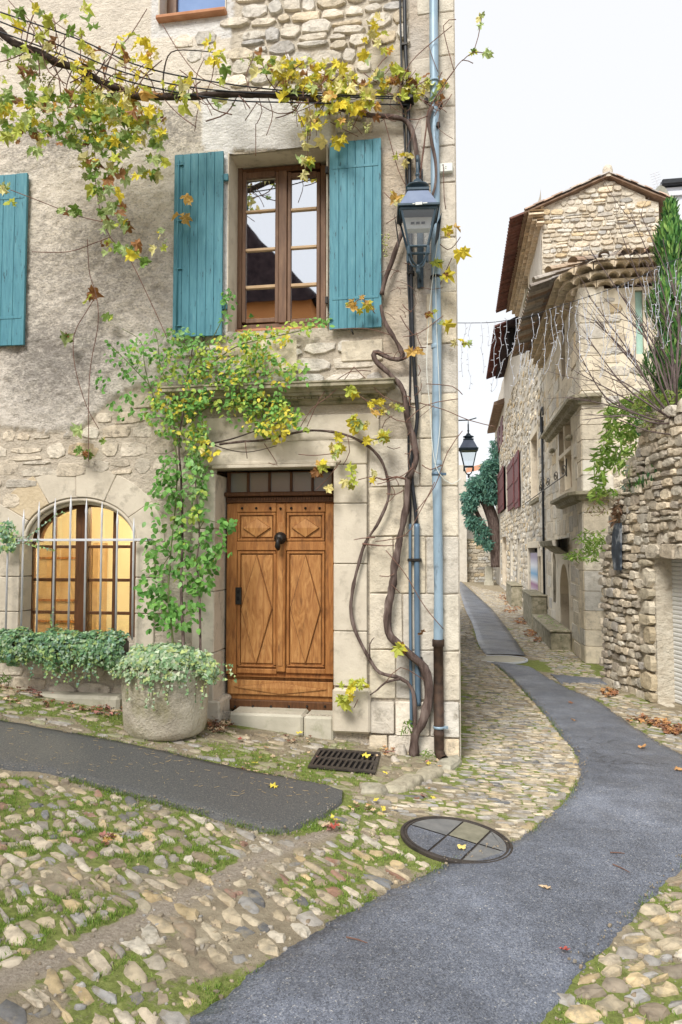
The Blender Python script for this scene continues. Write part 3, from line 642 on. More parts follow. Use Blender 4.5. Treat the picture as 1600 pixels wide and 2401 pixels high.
def wall_at(x, z):
    """street front: offset towards the street, base colour, stain amount"""
    px, py, _ = proj((x, YF, z)); nv = Vector((x * 2.2, 0, z * 2.2)); n1 = noise.noise(nv); n2 = noise.noise(nv * 4); n3 = noise.noise(nv * 12)
    rough = .006 * n2 + .004 * n3; c = BEIGE; st = 0.0; off = 0.0
    e = interp(pl_edge, px) + 14 * n2 + 8 * n3
    plaster = px < 545 and py < e
    smooth = (355 < px < 770 and -50 < py < 90 and not px > 545 + 8 * n2) or (478 < px < 775 and 215 + 10 * n1 < py < 352) or (520 < px < 545 and py > 352 and py < 780)
    if smooth: c = SMOOTH; rough *= .35; off = .016; st = .02
    elif plaster:
        off = .022; c = lerp3(BEIGE, (.82, .755, .655), .5 + n1); c = lerp3(c, GREYP, sst(560, 900, py + 120 * n1) * .6)
        st = .03
        for cx, cy, rx, ry, a in ((90, 350, 150, 60, .42), (300, 300, 220, 60, .30), (200, 640, 200, 190, .30), (60, 760, 130, 140, .22), (150, 900, 130, 110, .50), (330, 640, 130, 190, .2), (430, 300, 90, 60, .3), (100, 560, 120, 90, .12)):
            d = ((px - cx) / rx) ** 2 + ((py - cy) / ry) ** 2
            if d < 2.2: st += a * .5 * (1 - d / 2.2)
        rough = .018 * n2 + .018 * n3 if py > 330 else .004 * n2 + .002 * n3
        if py < 250: st -= .1
    elif py < 345 and px < 960: c = MORT; rough *= 1.5; off = -.004; st = .05
    elif 870 < px and py < 960: c = lerp3((.62, .53, .42), GREYP, n1 + .3); rough = .007 * n2 + .007 * n3; st = .08; off = .006
    else: c = LOWM; st = .08; off = -.004; rough *= 1.4
    if py > 1480: st += .12 * sst(1480, 1700, py)
    return off + rough, c, max(0, st)
wm = MB(); wm.c = []; idx = {}; STAIN = []
P = []
for j, z in enumerate(zs):
    for i, x in enumerate(xs):
        o_, c, st = wall_at(x, z); edge = 1 if x < X1 - .02 else 0
        wm.v.append((x, YF - o_ * edge, z)); wm.c.append((*c, st))
nx_ = len(xs)
for j in range(len(zs) - 1):
    for i in range(nx_ - 1):
        cx, cz = (xs[i] + xs[i + 1]) / 2, (zs[j] + zs[j + 1]) / 2
        if any(r[0] < cx < r[1] and r[2] < cz < r[3] for r in RECT): continue
        A = j * nx_ + i; wm.f.append((A, A + 1, A + nx_ + 1, A + nx_))
m, n, l, b = mk('house_plaster'); at = n.new('ShaderNodeAttribute'); at.attribute_name = 'Col'
c0 = mixc(n, l, at.outputs['Color'], ramp(n, l, nz(n, l, 6, 8, .7), [(.25, .78), (.5, 1.0), (.75, 1.1)]), 1.0, 'MULTIPLY')
ad = n.new('ShaderNodeMath'); ad.operation = 'ADD'; l.new(at.outputs['Alpha'], ad.inputs[0]); l.new(nz(n, l, 11, 9, .74, (1, 1, 1.5)), ad.inputs[1])
c0 = mixc(n, l, c0, (.26, .24, .22), ramp(n, l, ad.outputs[0], [(.66, 0), (.92, .7)])); l.new(c0, b.inputs['Base Color'])
b.inputs['Roughness'].default_value = .93; b.inputs['Specular IOR Level'].default_value = .15
ad2 = n.new('ShaderNodeMath'); ad2.operation = 'MULTIPLY_ADD'; l.new(at.outputs['Alpha'], ad2.inputs[0]); ad2.inputs[1].default_value = .55; l.new(nz(n, l, 34, 8, .72, (1, 1, 1.6)), ad2.inputs[2])
l.new(mixc(n, l, c0, (.20, .185, .17), ramp(n, l, ad2.outputs[0], [(.60, 0), (.74, .62)])), b.inputs['Base Color'])
bump(n, l, b, [(nz(n, l, 13, 8, .72, (1, 1, 1.4)), 1.0, .045), (nz(n, l, 60, 6, .7), .6, .010)]); M['plaster'] = m
wm.build('front_wall', M['plaster'], house, True)
sm = MB()                                                                 # return wall up the lane, back and roof
sm.box(X1 - .35, X1 - .002, YF + .06, 16.5, -.8, ZT); sm.box(X0, X1 - .36, 12.2, 12.5, -.8, ZT); sm.box(X0 - .3, X0 - .002, YF + .06, 12.5, -.8, ZT)
sm.box(X1 - .3, X1 - .001, YF + .004, YF + .06, -.8, ZT)
sm.build('side_wall', M['far_pl'], house)
MB().add([(X0 - .5, YF - .4, ZT + .01), (X1 - .02, YF - .4, ZT + .01), (X1 - .02, 10, ZT + 1.2), (X0 - .5, 10, ZT + 1.2), (X1 - .02, 16.6, ZT + .05), (X0 - .5, 16.6, ZT + .05)], [(0, 1, 2, 3), (3, 2, 4, 5), (0, 3, 5), (1, 4, 2)]).build('roof', M['terracotta'], house)
def reveal(r, depth, name, mat, top=True):
    x0, x1, z0, z1 = r; y0, y1 = YF - .018, YF + depth; w = .12; b_ = MB()
    b_.box(x0 - w, x0, YF + .03, y1, z0 - .1, z1 + .1); b_.box(x1, x1 + w, YF + .03, y1, z0 - .1, z1 + .1)
    if top: b_.box(x0, x1, YF + .03, y1, z1, z1 + w)
    b_.box(x0, x1, YF + .03, y1, z0 - w, z0)
    b_.box(x0 - .012, x0, YF - .03, YF + .03, z0, z1); b_.box(x1, x1 + .012, YF - .03, YF + .03, z0, z1)
    return b_.build(name, mat, house)
reveal(uw, .34, 'window_reveal', M['ash']); reveal(tw, .3, 'window_reveal', M['ash']); reveal(lw, .3, 'window_reveal', M['ash'])
# ---- rubble, dressed blocks, quoins
def wst(cu, cv, w, h, d=.035, pal=None, gap=.012, var=STONES, dy=0, a=.12):
    c = vary(rnd.choices([q[0] for q in pal], [q[1] for q in pal])[0], a)
    return (rnd.choice(var), TRS((cu, YF + .004 + dy, cv), Euler((0, U(-.05, .05) if var is STONES else U(-.006, .006), 0)), (max(w - gap, .03), d, max(h - gap, .025))), c)
SP = [((.74, .685, .59), 4), ((.68, .64, .57), 3), ((.70, .61, .47), 1.6), ((.58, .56, .53), 1.2), ((.80, .745, .65), 2.5)]
LP = [((.67, .595, .485), 4), ((.63, .58, .50), 3), ((.70, .63, .52), 3), ((.66, .54, .38), .5)]
def clear_of(x, z, w, h, rects, m_=.03):
    return not any(r[0] - m_ - w / 2 < x < r[1] + m_ + w / 2 and r[2] - m_ - h / 2 < z < r[3] + m_ + h / 2 for r in rects)
def inpx(x, z, poly): p = proj((x, YF, z)); return inpoly(p[0], p[1], poly)
UPR = [(545, -60), (955, -60), (955, 118), (870, 118), (890, 240), (880, 318), (775, 320), (770, 225), (560, 215), (480, 215), (478, 150), (370, 130), (385, 75), (540, 90)]
ins = [wst(cu, cv, w, h, U(.025, .05), SP, .014) for cu, cv, w, h in courses(fx(370, 150), fx(960, 100), fz(700, 330), 7.3, (.10, .17), (.13, .34), lambda u, v, w, h: inpx(u, v, UPR) and clear_of(u, v, w, h, RECT))]
LOWL = [(-120, 1012), (160, 1024), (215, 1000), (275, 945), (300, 925), (380, 918), (440, 960), (440, 1090), (350, 1100), (330, 1130), (270, 1125), (180, 1100), (90, 1120), (20, 1180), (-120, 1220)]
ins += [wst(cu, cv, w, h, U(.007, .016), LP, .03) for cu, cv, w, h in courses(-5.4, fx(440, 1000), fz(200, 1240), fz(200, 925), (.13, .22), (.20, .48), lambda u, v, w, h: inpx(u, v, LOWL))]
LOWJ = [(-120, 1250), (40, 1250), (44, 1480), (-120, 1480)]
ins += [wst(cu, cv, w, h, U(.007, .016), LP, .03) for cu, cv, w, h in courses(-5.4, fx(44, 1400), fz(0, 1500), fz(0, 1240), (.2, .3), (.3, .5), lambda u, v, w, h: inpx(u, v, LOWJ))]
MID = [(530, 795), (905, 780), (900, 890), (700, 895), (530, 905), (400, 905), (400, 805)]
ins += [wst(cu, cv, w, h, U(.015, .032), SP, .018) for cu, cv, w, h in courses(fx(400, 850), fx(905, 850), fz(650, 905), fz(650, 785), (.12, .22), (.22, .5), lambda u, v, w, h: inpx(u, v, MID))]
BASE = [(860, 1640), (1080, 1640), (1085, 1800), (860, 1770)]
baseb = [wst(cu, cv, w, h, U(.03, .06), SP, .012, BLOCKS) for cu, cv, w, h in courses(fx(866, 1700), X1 - .01, -.45, fz(950, 1632), (.26, .36), (.3, .5), None, .04)]
BL = [(-120, 1500), (300, 1520), (300, 1640), (-120, 1610)]
ins += [wst(cu, cv, w, h, U(.015, .03), LP, .025) for cu, cv, w, h in courses(-5.3, fx(460, 1600), -.1, fz(180, 1500), (.14, .22), (.25, .55))]
pieces('stone', ins, house, M['stone_a'])
AP = [((.70, .645, .54), 4), ((.66, .61, .525), 3), ((.71, .64, .51), 2), ((.64, .60, .53), 2)]
ins = baseb
zc = fz(960, 1640)
while zc < 7.4:                                                          # dressed courses between door and corner, quoins above
    h = U(.36, .56); xl = fx(866, 1300); xr = X1 - .004; top = zc + h; pyc = proj((xr, YF, zc + h / 2))[1]
    if pyc > 985:
        cuts = [xl, xl + (xr - xl) * U(.36, .64), xr] if rnd.random() < .6 else [xl, xl + (xr - xl) * U(.22, .4), xl + (xr - xl) * U(.6, .78), xr]
    else: cuts = [xr - U(.22, .46), xr]
    for a, b_ in zip(cuts, cuts[1:]): ins.append(wst((a + b_) / 2, zc + h / 2, b_ - a, h, U(.016, .026), AP, .010, BLOCKS, a=.06))
    zc = top
for x0, x1, y0, y1 in ((870, 960, 120, 180), (820, 868, 180, 250), (540, 640, 170, 215), (640, 720, 180, 222), (870, 950, 185, 250), (560, 700, 800, 880), (800, 900, 800, 850), (900, 990, 885, 950)):
    a, b_ = fx(x0, y0), fx(x1, y0); c, d = fz(x0, y1), fz(x0, y0)
    if y0 > 700: ins.append(wst((a + b_) / 2, (c + d) / 2, b_ - a, d - c, .034, AP, .012, BLOCKS, a=.06))
pieces('dressed_block', ins, house, M['ash_a'])
# ---- door surround: jamb blocks, lintel, plinth, frieze, cornice
def fbox(px0, px1, py0, py1, y0, y1, off=0):
    return MB().box(fx(px0, (py0 + py1) / 2, off), fx(px1, (py0 + py1) / 2, off), y0, y1, fz((px0 + px1) / 2, py1, off), fz((px0 + px1) / 2, py0, off))
ins = []
for (a, b_) in ((dw[1] + .001, fx(862, 1300)), (fx(455, 1300), dw[0] - .001)):
    zz = fz(820, 1608) if a > -1.5 else fz(480, 1650)
    k = 0
    hs = [.52, .64, .58, .45] if a > -1.5 else [.5, .6, .62, .55]
    for h in hs:
        t = min(zz + h, dw[3] + .02); o = MB().box(a, b_, YF - .045, YF + .42, zz + .003, t - .003)
        o.build('jamb_block', M['ash'], house, False, .008); zz = t
fbox(783, 871, 1612, 1715, YF - .085, YF + .36).build('plinth', M['ash'], house, False, .02)
fbox(452, 520, 1640, 1725, YF - .06, YF + .36).build('plinth', M['ash'], house, False, .02)
lt = dw[3]
MB().box(fx(452, 1060), fx(862, 1060), YF - .045, YF + .42, lt + .022, lt + .26).build('lintel', M['ash'], house, False, .01)
MB().box(fx(440, 1000), fx(890, 1000), YF - .03, YF + .05, lt + .262, fz(700, 975)).build('frieze', M['ash'], house, False, .006)
mo = MB()                                                                 # moulded edge round the opening
for dx, dp in ((.0, .07), (.035, .055)):
    mo.box(dw[0] - dx - .03, dw[1] + dx + .03, YF - dp, YF - .0451, lt + dx * 1.0 + .001, lt + dx + .034)
mo.build('door_moulding', M['ash'], house, False, .008)
def profile_bar(x0, x1, prof, name, mat):                                # profile (depth, z) run along the front with mitred returns
    b_ = MB(); rows = []
    for (d, z) in prof: rows.append([(x0 - d, YF, z), (x0 - d, YF - d, z), (x1 + d, YF - d, z), (x1 + d, YF, z)])
    b_.grid(rows); n0 = len(b_.v) - 4; b_.f.append((n0, n0 + 1, n0 + 2, n0 + 3)); b_.f.append((3, 2, 1, 0))
    return b_.build(name, mat, house)
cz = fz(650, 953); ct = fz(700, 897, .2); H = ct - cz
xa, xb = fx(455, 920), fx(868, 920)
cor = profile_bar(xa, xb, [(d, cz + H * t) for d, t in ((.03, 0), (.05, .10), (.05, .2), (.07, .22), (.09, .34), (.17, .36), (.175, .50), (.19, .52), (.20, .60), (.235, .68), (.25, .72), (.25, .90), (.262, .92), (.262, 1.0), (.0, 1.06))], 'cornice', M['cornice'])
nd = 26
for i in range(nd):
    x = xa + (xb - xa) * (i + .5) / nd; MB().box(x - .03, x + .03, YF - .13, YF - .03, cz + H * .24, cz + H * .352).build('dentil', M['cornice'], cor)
# door step
st = MB().box(fx(540, 1690), fx(712, 1690), YF - .05, YF + .36, g(-1.5) - .2, dw[2] - .004).build('step_slab', M['step'], house, False, .02)
MB().box(fx(714, 1690), fx(783, 1690), YF - .04, YF + .36, g(-1.5) - .2, dw[2] - .012).build('step_slab', M['step'], house, False, .02)
fbox(-140, 300, 1618, 1660, YF - .2, YF + .02).build('footing_ledge', M['step'], house, False, .03)
# ---- the oak door
YD = YF + .30
def d2(px, py): p = onY(px, py, YD); return p.x, p.z
door = MB().box(d2(535, 1400)[0], d2(784, 1400)[0], YD, YD + .06, d2(650, 1668)[1], d2(650, 1178)[1]).build('door', M['wood_door'], house, False, .004)
def dbox(px0, px1, py0, py1, pr, name, mat, bev=.006, back=0):
    (x0, z1), (x1, z0) = d2(px0, py0), d2(px1, py1)
    return MB().box(x0, x1, YD - pr, YD - back - .0005, z0, z1).build(name, M[mat], door, False, bev)
def diamond(px0, px1, py0, py1, base, pr, name='diamond_panel'):
    (x0, z1), (x1, z0) = d2(px0, py0), d2(px1, py1); cx, cz_ = (x0 + x1) / 2, (z0 + z1) / 2; b_ = MB()
    o = [(x0, cz_), (cx, z0), (x1, cz_), (cx, z1)]; y = YD - base
    vs = [(x, y - .0013, z) for x, z in o] + [(cx + (x - cx) * .965, y - pr * .65, cz_ + (z - cz_) * .965) for x, z in o] + [(cx, y - pr, cz_)]
    MB().add([(cx + (x - cx) * 1.03, y - .0012, cz_ + (z - cz_) * 1.018) for x, z in o] + [(cx + (x - cx) * 1.03, y, cz_ + (z - cz_) * 1.018) for x, z in o], [(0, 1, 2, 3), (0, 4, 5, 1), (1, 5, 6, 2), (2, 6, 7, 3), (3, 7, 4, 0)]).build('diamond_edge_shade', M['wood_dark'], door)  # thin dark plate behind the diamond paints the shading of its edges
    b_.add(vs, [(0, 1, 5, 4), (1, 2, 6, 5), (2, 3, 7, 6), (3, 0, 4, 7), (4, 5, 8), (5, 6, 8), (6, 7, 8), (7, 4, 8)]); return b_.build(name, M['wood_panel'], door)
dbox(535, 556, 1182, 1580, .035, 'stile', 'wood_door'); dbox(765, 784, 1182, 1580, .035, 'stile', 'wood_door')
dbox(651, 671, 1182, 1575, .05, 'centre_post', 'wood_door', .01); dbox(656, 666, 1225, 1560, .058, 'centre_bead', 'wood_panel', .003, .0495)
for a, b_ in ((557, 650), (672, 764)):
    dbox(a, b_, 1181, 1201, .03, 'top_rail', 'wood_door'); dbox(a, b_, 1270, 1291, .03, 'middle_rail', 'wood_door'); dbox(a, b_, 1566, 1580, .03, 'lower_rail', 'wood_door')
    for (p0, p1, q0, q1) in ((a + 2, b_ - 2, 1203, 1268), (a + 2, b_ - 2, 1293, 1564)):
        dbox(p0, p1, q0, q0 + 5, .026, 'panel_moulding', 'wood_door', .003); dbox(p0, p1, q1 - 5, q1, .026, 'panel_moulding', 'wood_door', .003)
        dbox(p0, p0 + 5, q0 + 5, q1 - 5, .026, 'panel_moulding', 'wood_door', .003); dbox(p1 - 5, p1, q0 + 5, q1 - 5, .026, 'panel_moulding', 'wood_door', .003)
        dbox(p0 + 8, p1 - 8, q0 + 8, q1 - 8, .016, 'field_panel', 'wood_panel', .006)
    diamond(a + 14, b_ - 14, 1216, 1260, .016, .032); diamond(a + 11, b_ - 11, 1300, 1558, .016, .034)
    for k in range(3):
        x, z = d2(a + 13 + k * 33, 1192); MB().lathe([(.0, .022), (.009, .017), (.013, .005), (.014, 0)], (x, YD - .031, z), 8, 'y').build('stud', M['iron'], door, True)
x, z = d2(661, 1193); MB().lathe([(.0, .022), (.009, .017), (.013, .005), (.014, 0)], (x, YD - .051, z), 8, 'y').build('stud', M['iron'], door, True)
dbox(535, 784, 1583, 1590, .05, 'drip_rail', 'wood_door', .006); dbox(537, 782, 1592, 1634, .028, 'kick_panel', 'wood_panel', .006); diamond(552, 768, 1596, 1630, .028, .02)
dbox(536, 783, 1637, 1669, .055, 'kick_board', 'wood_dark', .008)
for k in range(6): x, z = d2(555 + k * 42, 1654); MB().lathe([(.0, .02), (.01, .014), (.013, 0)], (x, YD - .056, z), 8, 'y').build('stud', M['iron'], door, True)
kx, kz = d2(661, 1262)
MB().lathe([(.0, .075), (.03, .07), (.05, .045), (.052, .03), (.062, .02), (.064, .0)], (kx, YD - .052, kz), 18, 'y').build('door_knocker', M['iron'], door, True)
MB().tube(spline([(kx, YD - .12, kz - .005), (kx - .005, YD - .15, kz - .04), (kx - .008, YD - .14, kz - .085), (kx - .008, YD - .10, kz - .115)], .01), [.026] * 4 + [.024] * 3 + [.03] * 6, 10).build('knocker_ring', M['iron'], door, True) if False else MB().tube([(kx, YD - .12, kz - .005), (kx - .005, YD - .15, kz - .04), (kx - .008, YD - .14, kz - .085), (kx - .008, YD - .11, kz - .115)], [.024, .022, .03, .018], 10).build('knocker_ring', M['iron'], door, True)
dbox(555, 568, 1377, 1417, .042, 'lock_plate', 'iron', .002); dbox(559, 564, 1383, 1391, .046, 'keyhole', 'dark', .001, .0415); dbox(559, 564, 1398, 1407, .046, 'keyhole', 'dark', .001, .0415)
# header and transom light
hd = MB().box(d2(533, 1170)[0], d2(784, 1170)[0], YD - .03, YD + .06, d2(650, 1179)[1] + .002, d2(650, 1165)[1]).build('door_header', M['wood_dark'], house, False, .006)
MB().box(d2(531, 1160)[0], d2(784, 1160)[0], YD - .075, YD + .06, d2(650, 1164)[1], d2(650, 1154)[1]).build('header_moulding', M['wood_dark'], hd, False, .008)
for i in range(40):
    a = d2(535, 1170)[0]; b_ = d2(782, 1170)[0]; x = a + (b_ - a) * (i + .5) / 40
    MB().box(x - .008, x + .008, YD - .045, YD - .031, d2(650, 1173)[1], d2(650, 1167)[1]).build('dentil', M['wood_dark'], hd)
tr = MB().box(d2(533, 1130)[0], d2(541, 1130)[0], YD, YD + .05, d2(650, 1153)[1], dw[3] + .0).build('transom_frame', M['wood_dark'], house)
for q in (582, 632, 683, 733, 781): MB().box(d2(q - 3, 1130)[0], d2(q + 3, 1130)[0], YD, YD + .05, d2(650, 1153)[1], dw[3]).build('transom_bar', M['wood_dark'], tr)
MB().box(d2(541, 1130)[0], d2(779, 1130)[0], YD, YD + .05, d2(650, 1108)[1], dw[3]).build('transom_bar', M['wood_dark'], tr)
for a, b_ in ((541, 579), (585, 629), (635, 680), (686, 730), (736, 778)):
    MB().box(d2(a, 1130)[0], d2(b_, 1130)[0], YD + .02, YD + .026, d2(650, 1153)[1], d2(650, 1108)[1]).build('pane', M['glass_dusty'], tr)
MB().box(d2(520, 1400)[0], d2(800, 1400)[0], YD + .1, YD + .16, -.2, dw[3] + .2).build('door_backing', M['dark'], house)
# ---- upper window
YW = YF + .28
def w2(px, py, Y=YW): p = onY(px, py, Y); return p.x, p.z
def wbox(par, px0, px1, py0, py1, y0, y1, name, mat, bev=.004, Y=YW):
    (x0, z1), (x1, z0) = w2(px0, (py0 + py1) / 2, Y)[0:1] + w2((px0 + px1) / 2, py0, Y)[1:], w2(px1, (py0 + py1) / 2, Y)[0:1] + w2((px0 + px1) / 2, py1, Y)[1:]
    return MB().box(x0, x1, Y + y0, Y + y1, z0, z1).build(name, M[mat], par, False, bev)
win = wbox(house, 557, 568, 393, 771, -.01, .07, 'window', 'wood_win'); win['label'] = 'upper casement window with eight mirroring panes'
wbox(win, 752, 765, 388, 771, -.01, .07, 'frame_side', 'wood_win'); wbox(win, 568, 752, 390, 403, -.01, .07, 'frame_top', 'wood_dark'); wbox(win, 568, 752, 758, 771, -.01, .07, 'frame_bottom', 'wood_win')
wbox(win, 655, 674, 403, 758, -.03, .05, 'meeting_stile', 'wood_win')
for a, b_ in ((569, 654), (675, 751)):
    wbox(win, a, a + 8, 404, 757, -.015, .05, 'sash_stile', 'wood_win'); wbox(win, b_ - 8, b_, 404, 757, -.015, .05, 'sash_stile', 'wood_win')
    wbox(win, a + 8, b_ - 8, 404, 416, -.015, .05, 'sash_rail', 'wood_win'); wbox(win, a + 8, b_ - 8, 747, 757, -.015, .05, 'sash_rail', 'wood_win')
    ys = [416, 492, 497, 582, 588, 669, 676, 747] if a < 600 else [416, 487, 493, 576, 582, 664, 671, 745]
    for k in range(4):
        if k: wbox(win, a + 8, b_ - 8, ys[2 * k - 1], ys[2 * k], -.012, .04, 'glazing_bar', 'wood_trim', .003)
        wbox(win, a + 8, b_ - 8, ys[2 * k], ys[2 * k + 1], .012, .017, 'pane', 'glass_sky', 0)
wbox(win, 548, 772, 771, 777, -.06, .08, 'sill_board', 'terracotta')
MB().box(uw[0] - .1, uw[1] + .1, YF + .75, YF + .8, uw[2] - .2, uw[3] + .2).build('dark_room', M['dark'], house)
# ---- top window with terracotta sill
tx0, tx1 = tw[0], tw[1]
wt = MB().box(w2(400, 20)[0], w2(424, 20)[0], YF + .16, YF + .24, tw[2] + .02, 8.05).build('window', M['wood_win'], house, False, .004); wt['label'] = 'top window with blue pane above a terracotta sill'
MB().box(w2(424, 20)[0], tx1, YF + .2, YF + .206, tw[2] + .02, 8.05).build('pane', M['pane_blue'], wt)
MB().box(tx0 - .02, tx1 + .02, YF - .09, YF + .28, tw[2] - .045, tw[2] + .005).build('sill_tile', M['terracotta'], wt, False, .012)
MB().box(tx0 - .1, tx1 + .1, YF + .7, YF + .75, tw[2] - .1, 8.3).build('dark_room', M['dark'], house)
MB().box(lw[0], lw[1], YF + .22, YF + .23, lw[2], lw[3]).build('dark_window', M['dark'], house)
# ---- shutters of narrow boards
def shutter(px0, px1, pxm, pt, pb, off, hinge_left, label, skip=0, bar=False):
    x0, x1 = fx(px0, (pt + pb) / 2, off), fx(px1, (pt + pb) / 2, off); z1, z0 = fz(pxm, pt, off), fz(pxm, pb, off); y = YF - off; s = None; nb = 6; w = (x1 - x0) / nb
    ws = [w * U(.9, 1.1) for _ in range(nb)]; t = sum(ws); ws = [q * (x1 - x0) / t for q in ws]; x = x0
    s = MB().box(x0 + .004, x1 - .004, y + .006, y + .022, z0 + .004, z1 - .004).build('shutter', M['teal'], house); s['label'] = label
    for k in range(nb):
        MB().box(x + .0012, x + ws[k] - .0012, y - .014, y + .0058, z0 + U(-.002, .002), z1 + U(-.002, .002)).build('board', M['teal'], s, False, .0035); x += ws[k]
    hx = x1 if hinge_left else x0; sg = 1 if hinge_left else -1
    for f in (.16, .86):
        z = z0 + (z1 - z0) * f; MB().box(x0 + .03, x1 - .03, y - .0185, y - .0142, z - .014, z + .014).build('strap', M['teal'], s, False, .002) if not bar else None; MB().box(hx - .015, hx + sg * .045, y + .002, y + .03, z - .035, z + .035).build('hinge', M['iron'] if sg < 0 else M['teal'], s, False, .004)
    if bar:
        bx = x0 + .05 if hinge_left else x1 - .05
        MB().tube([(bx, y - .03, z0 + .06), (bx, y - .03, z1 - .06)], .008, 8).build('lock_bar', M['teal'], s, True)
        for f in (.03, .36, .64, .97):
            z = z0 + .06 + (z1 - z0 - .12) * f; MB().box(bx - .02, bx + .05, y - .034, y - .014, z - .006, z + .006).build('bar_hook', M['teal'], s, False, .002)
    hk = (x0 + x1) / 2 + U(-.05, .1)
    MB().tube([(hk, y + .02, z0 - .01), (hk, y - .04, z0 - .02), (hk + .02, y - .045, z0 - .07)], .008, 6).build('shutter_stay', M['iron'], s, True)
    return s
shutter(408, 523, 465, 360, 789, .07, True, 'teal shutter left of the upper window with a lock bar', bar=True)
shutter(773, 895, 834, 330, 770, .07, False, 'plain teal board shutter right of the upper window')
shutter(-95, 61, 33, 409, 810, .07, False, 'teal shutter at the left edge of the photo')
# ---- arched cellar window: voussoirs, wooden casements, lit room
ax0, ax1, az0, az1 = aw; acx = (ax0 + ax1) / 2; ahw = (ax1 - ax0) / 2; spring = fz(185, 1270); rise = az1 - spring
def arch(t, grow=0, drop=0):   # t 0..pi, elliptical head
    return acx - (ahw + grow) * math.cos(t), spring + (rise + grow) * math.sin(t) - drop
nv = 9
cuts = [0, .50, 1.02, 1.52, 2.02, 2.58, PI]
for a, b_ in zip(cuts, cuts[1:]):
    st_ = 5; ts = [a + (b_ - a) * k / st_ for k in range(st_ + 1)]
    gr = U(.27, .40); inner = [arch(t, -.0) for t in ts]; outer = [arch(t, gr) for t in reversed(ts)]
    mid = ((inner[0][0] + outer[0][0]) / 2, (inner[0][1] + outer[0][1]) / 2)
    cx = sum(p[0] for p in inner + outer) / (2 * st_ + 2); cz_ = sum(p[1] for p in inner + outer) / (2 * st_ + 2)
    poly = [(cx + (x - cx) * .985, cz_ + (z - cz_) * .985) for x, z in inner + outer]
    o = MB().prism(list(reversed(poly)), YF - U(.0, .009), YF + .3).build('voussoir', M['ochre_stone'] if .4 < a < .6 else M['ash'], house, False, .006)
for k in range(3):
    z0_ = az0 - .12 + (spring - az0 + .12) * k / 3; z1_ = az0 - .12 + (spring - az0 + .12) * (k + 1) / 3
    MB().box(ax0 - .22 - .06 * (k % 2), ax0, YF - .026, YF + .3, z0_ + .004, z1_ - .004).build('jamb_block', M['ash'], house, False, .006)
    MB().box(ax1, ax1 + .2 + .08 * (k % 2), YF - .026, YF + .3, z0_ + .004, z1_ - .004).build('jamb_block', M['ash'], house, False, .006)
MB().box(ax0 - .2, ax1 + .2, YF - .16, YF + .3, az0 - .17, az0 - .125).build('window_sill', M['ash'], house, False, .015)
mo = MB()                                                                # roll moulding under the arch
mo.tube([(arch(PI * k / 24, -.02)[0], YF + .03, arch(PI * k / 24, -.02)[1]) for k in range(25)], .022, 8); mo.tube([(arch(PI * k / 24, -.045)[0], YF + .085, arch(PI * k / 24, -.045)[1]) for k in range(25)], .025, 8)
mo.build('arch_moulding', M['ash'], house, True)
YA = YF + .2
aw_ = MB()
for k in range(24):
    t0, t1 = PI * k / 24, PI * (k + 1) / 24; a, b_, c, d = arch(t0, .02), arch(t1, .02), arch(t1, -.085), arch(t0, -.085)
    aw_.prism([d, c, b_, a], YA, YA + .07)
awin = aw_.build('cellar_window', M['wood_dark'], house); awin['label'] = 'arched cellar window lit warm yellow from inside'
def abox(px0, px1, z0, z1, y0, y1, name, mat='wood_dark', bev=.004):
    return MB().box(onY(px0, 1350, YA).x, onY(px1, 1350, YA).x, YA + y0, YA + y1, z0, z1).build(name, M[mat], awin, False, bev)
abox(48, 76, az0 - .1, spring, 0, .07, 'frame_side'); abox(304, 330, az0 - .1, spring, 0, .07, 'frame_side'); abox(178, 206, az0 - .1, spring + rise - .05, -.02, .07, 'meeting_stile')
abox(119, 127, az0 - .1, spring + rise * .82, .01, .05, 'glazing_bar'); abox(262, 269, az0 - .1, spring + rise * .82, .01, .05, 'glazing_bar')
for q in (1282, 1360, 1437):
    z = onY(185, q, YA).z
    for a, b_ in ((76, 118.5), (127.5, 177.5), (206.5, 261.5), (269.5, 303.5)): abox(a, b_, z - .016, z + .016, .012, .048, 'glazing_bar')
zq = [az0 - .1] + [onY(185, q, YA).z for q in (1437, 1360, 1282)] + [spring + rise]
for a, b_ in ((76, 119), (127, 178), (206, 262), (269, 304)):
    for z0_, z1_ in zip(zq, zq[1:]):
        zt_ = min(z1_, spring + rise * (.80 if a in (76, 269) else .98)); abox(a, b_, z0_ + .004, zt_ - .004, .028, .032, 'pane', 'glass_clear', 0)
# the lit room behind it
rm = MB(); rx0, rx1, ry0, ry1, rz0, rz1 = X0 + .15, ax1 + .25, YF + .33, YF + 3.2, az0 - .7, az1 + .55
rm.add([(rx0, ry0, rz0), (rx1, ry0, rz0), (rx1, ry1, rz0), (rx0, ry1, rz0), (rx0, ry0, rz1), (rx1, ry0, rz1), (rx1, ry1, rz1), (rx0, ry1, rz1)], [(0, 1, 2, 3), (7, 6, 5, 4), (3, 2, 6, 7), (0, 3, 7, 4), (2, 1, 5, 6)]); room = rm.build('lit_room', M['room'], house)
MB().box(ax0 - 1.5, ax0 - .78, ry1 - .5, ry1 - .02, rz0, spring - .02).build('cupboard', M['wood_trim'], room, False, .01)
for k in range(5): MB().box(ax0 - 1.46, ax0 - .82, ry1 - .53, ry1 - .5, rz0 + .25 + k * .3, rz0 + .28 + k * .3).build('shelf', M['wood_door'], room)
MB().box(ax0 - .76, ax0 - .66, ry1 - .3, ry1 - .02, rz0, spring + .02).build('door_post', M['wood_trim'], room, False, .01)
MB().obox(Matrix.Translation((acx - .42, ry1 - .25, az0 + .75)) @ Euler((0, -.28, 0)).to_matrix().to_4x4(), .10, .08, 1.9).build('stair_rail', M['verdigris'], room, False, .01)
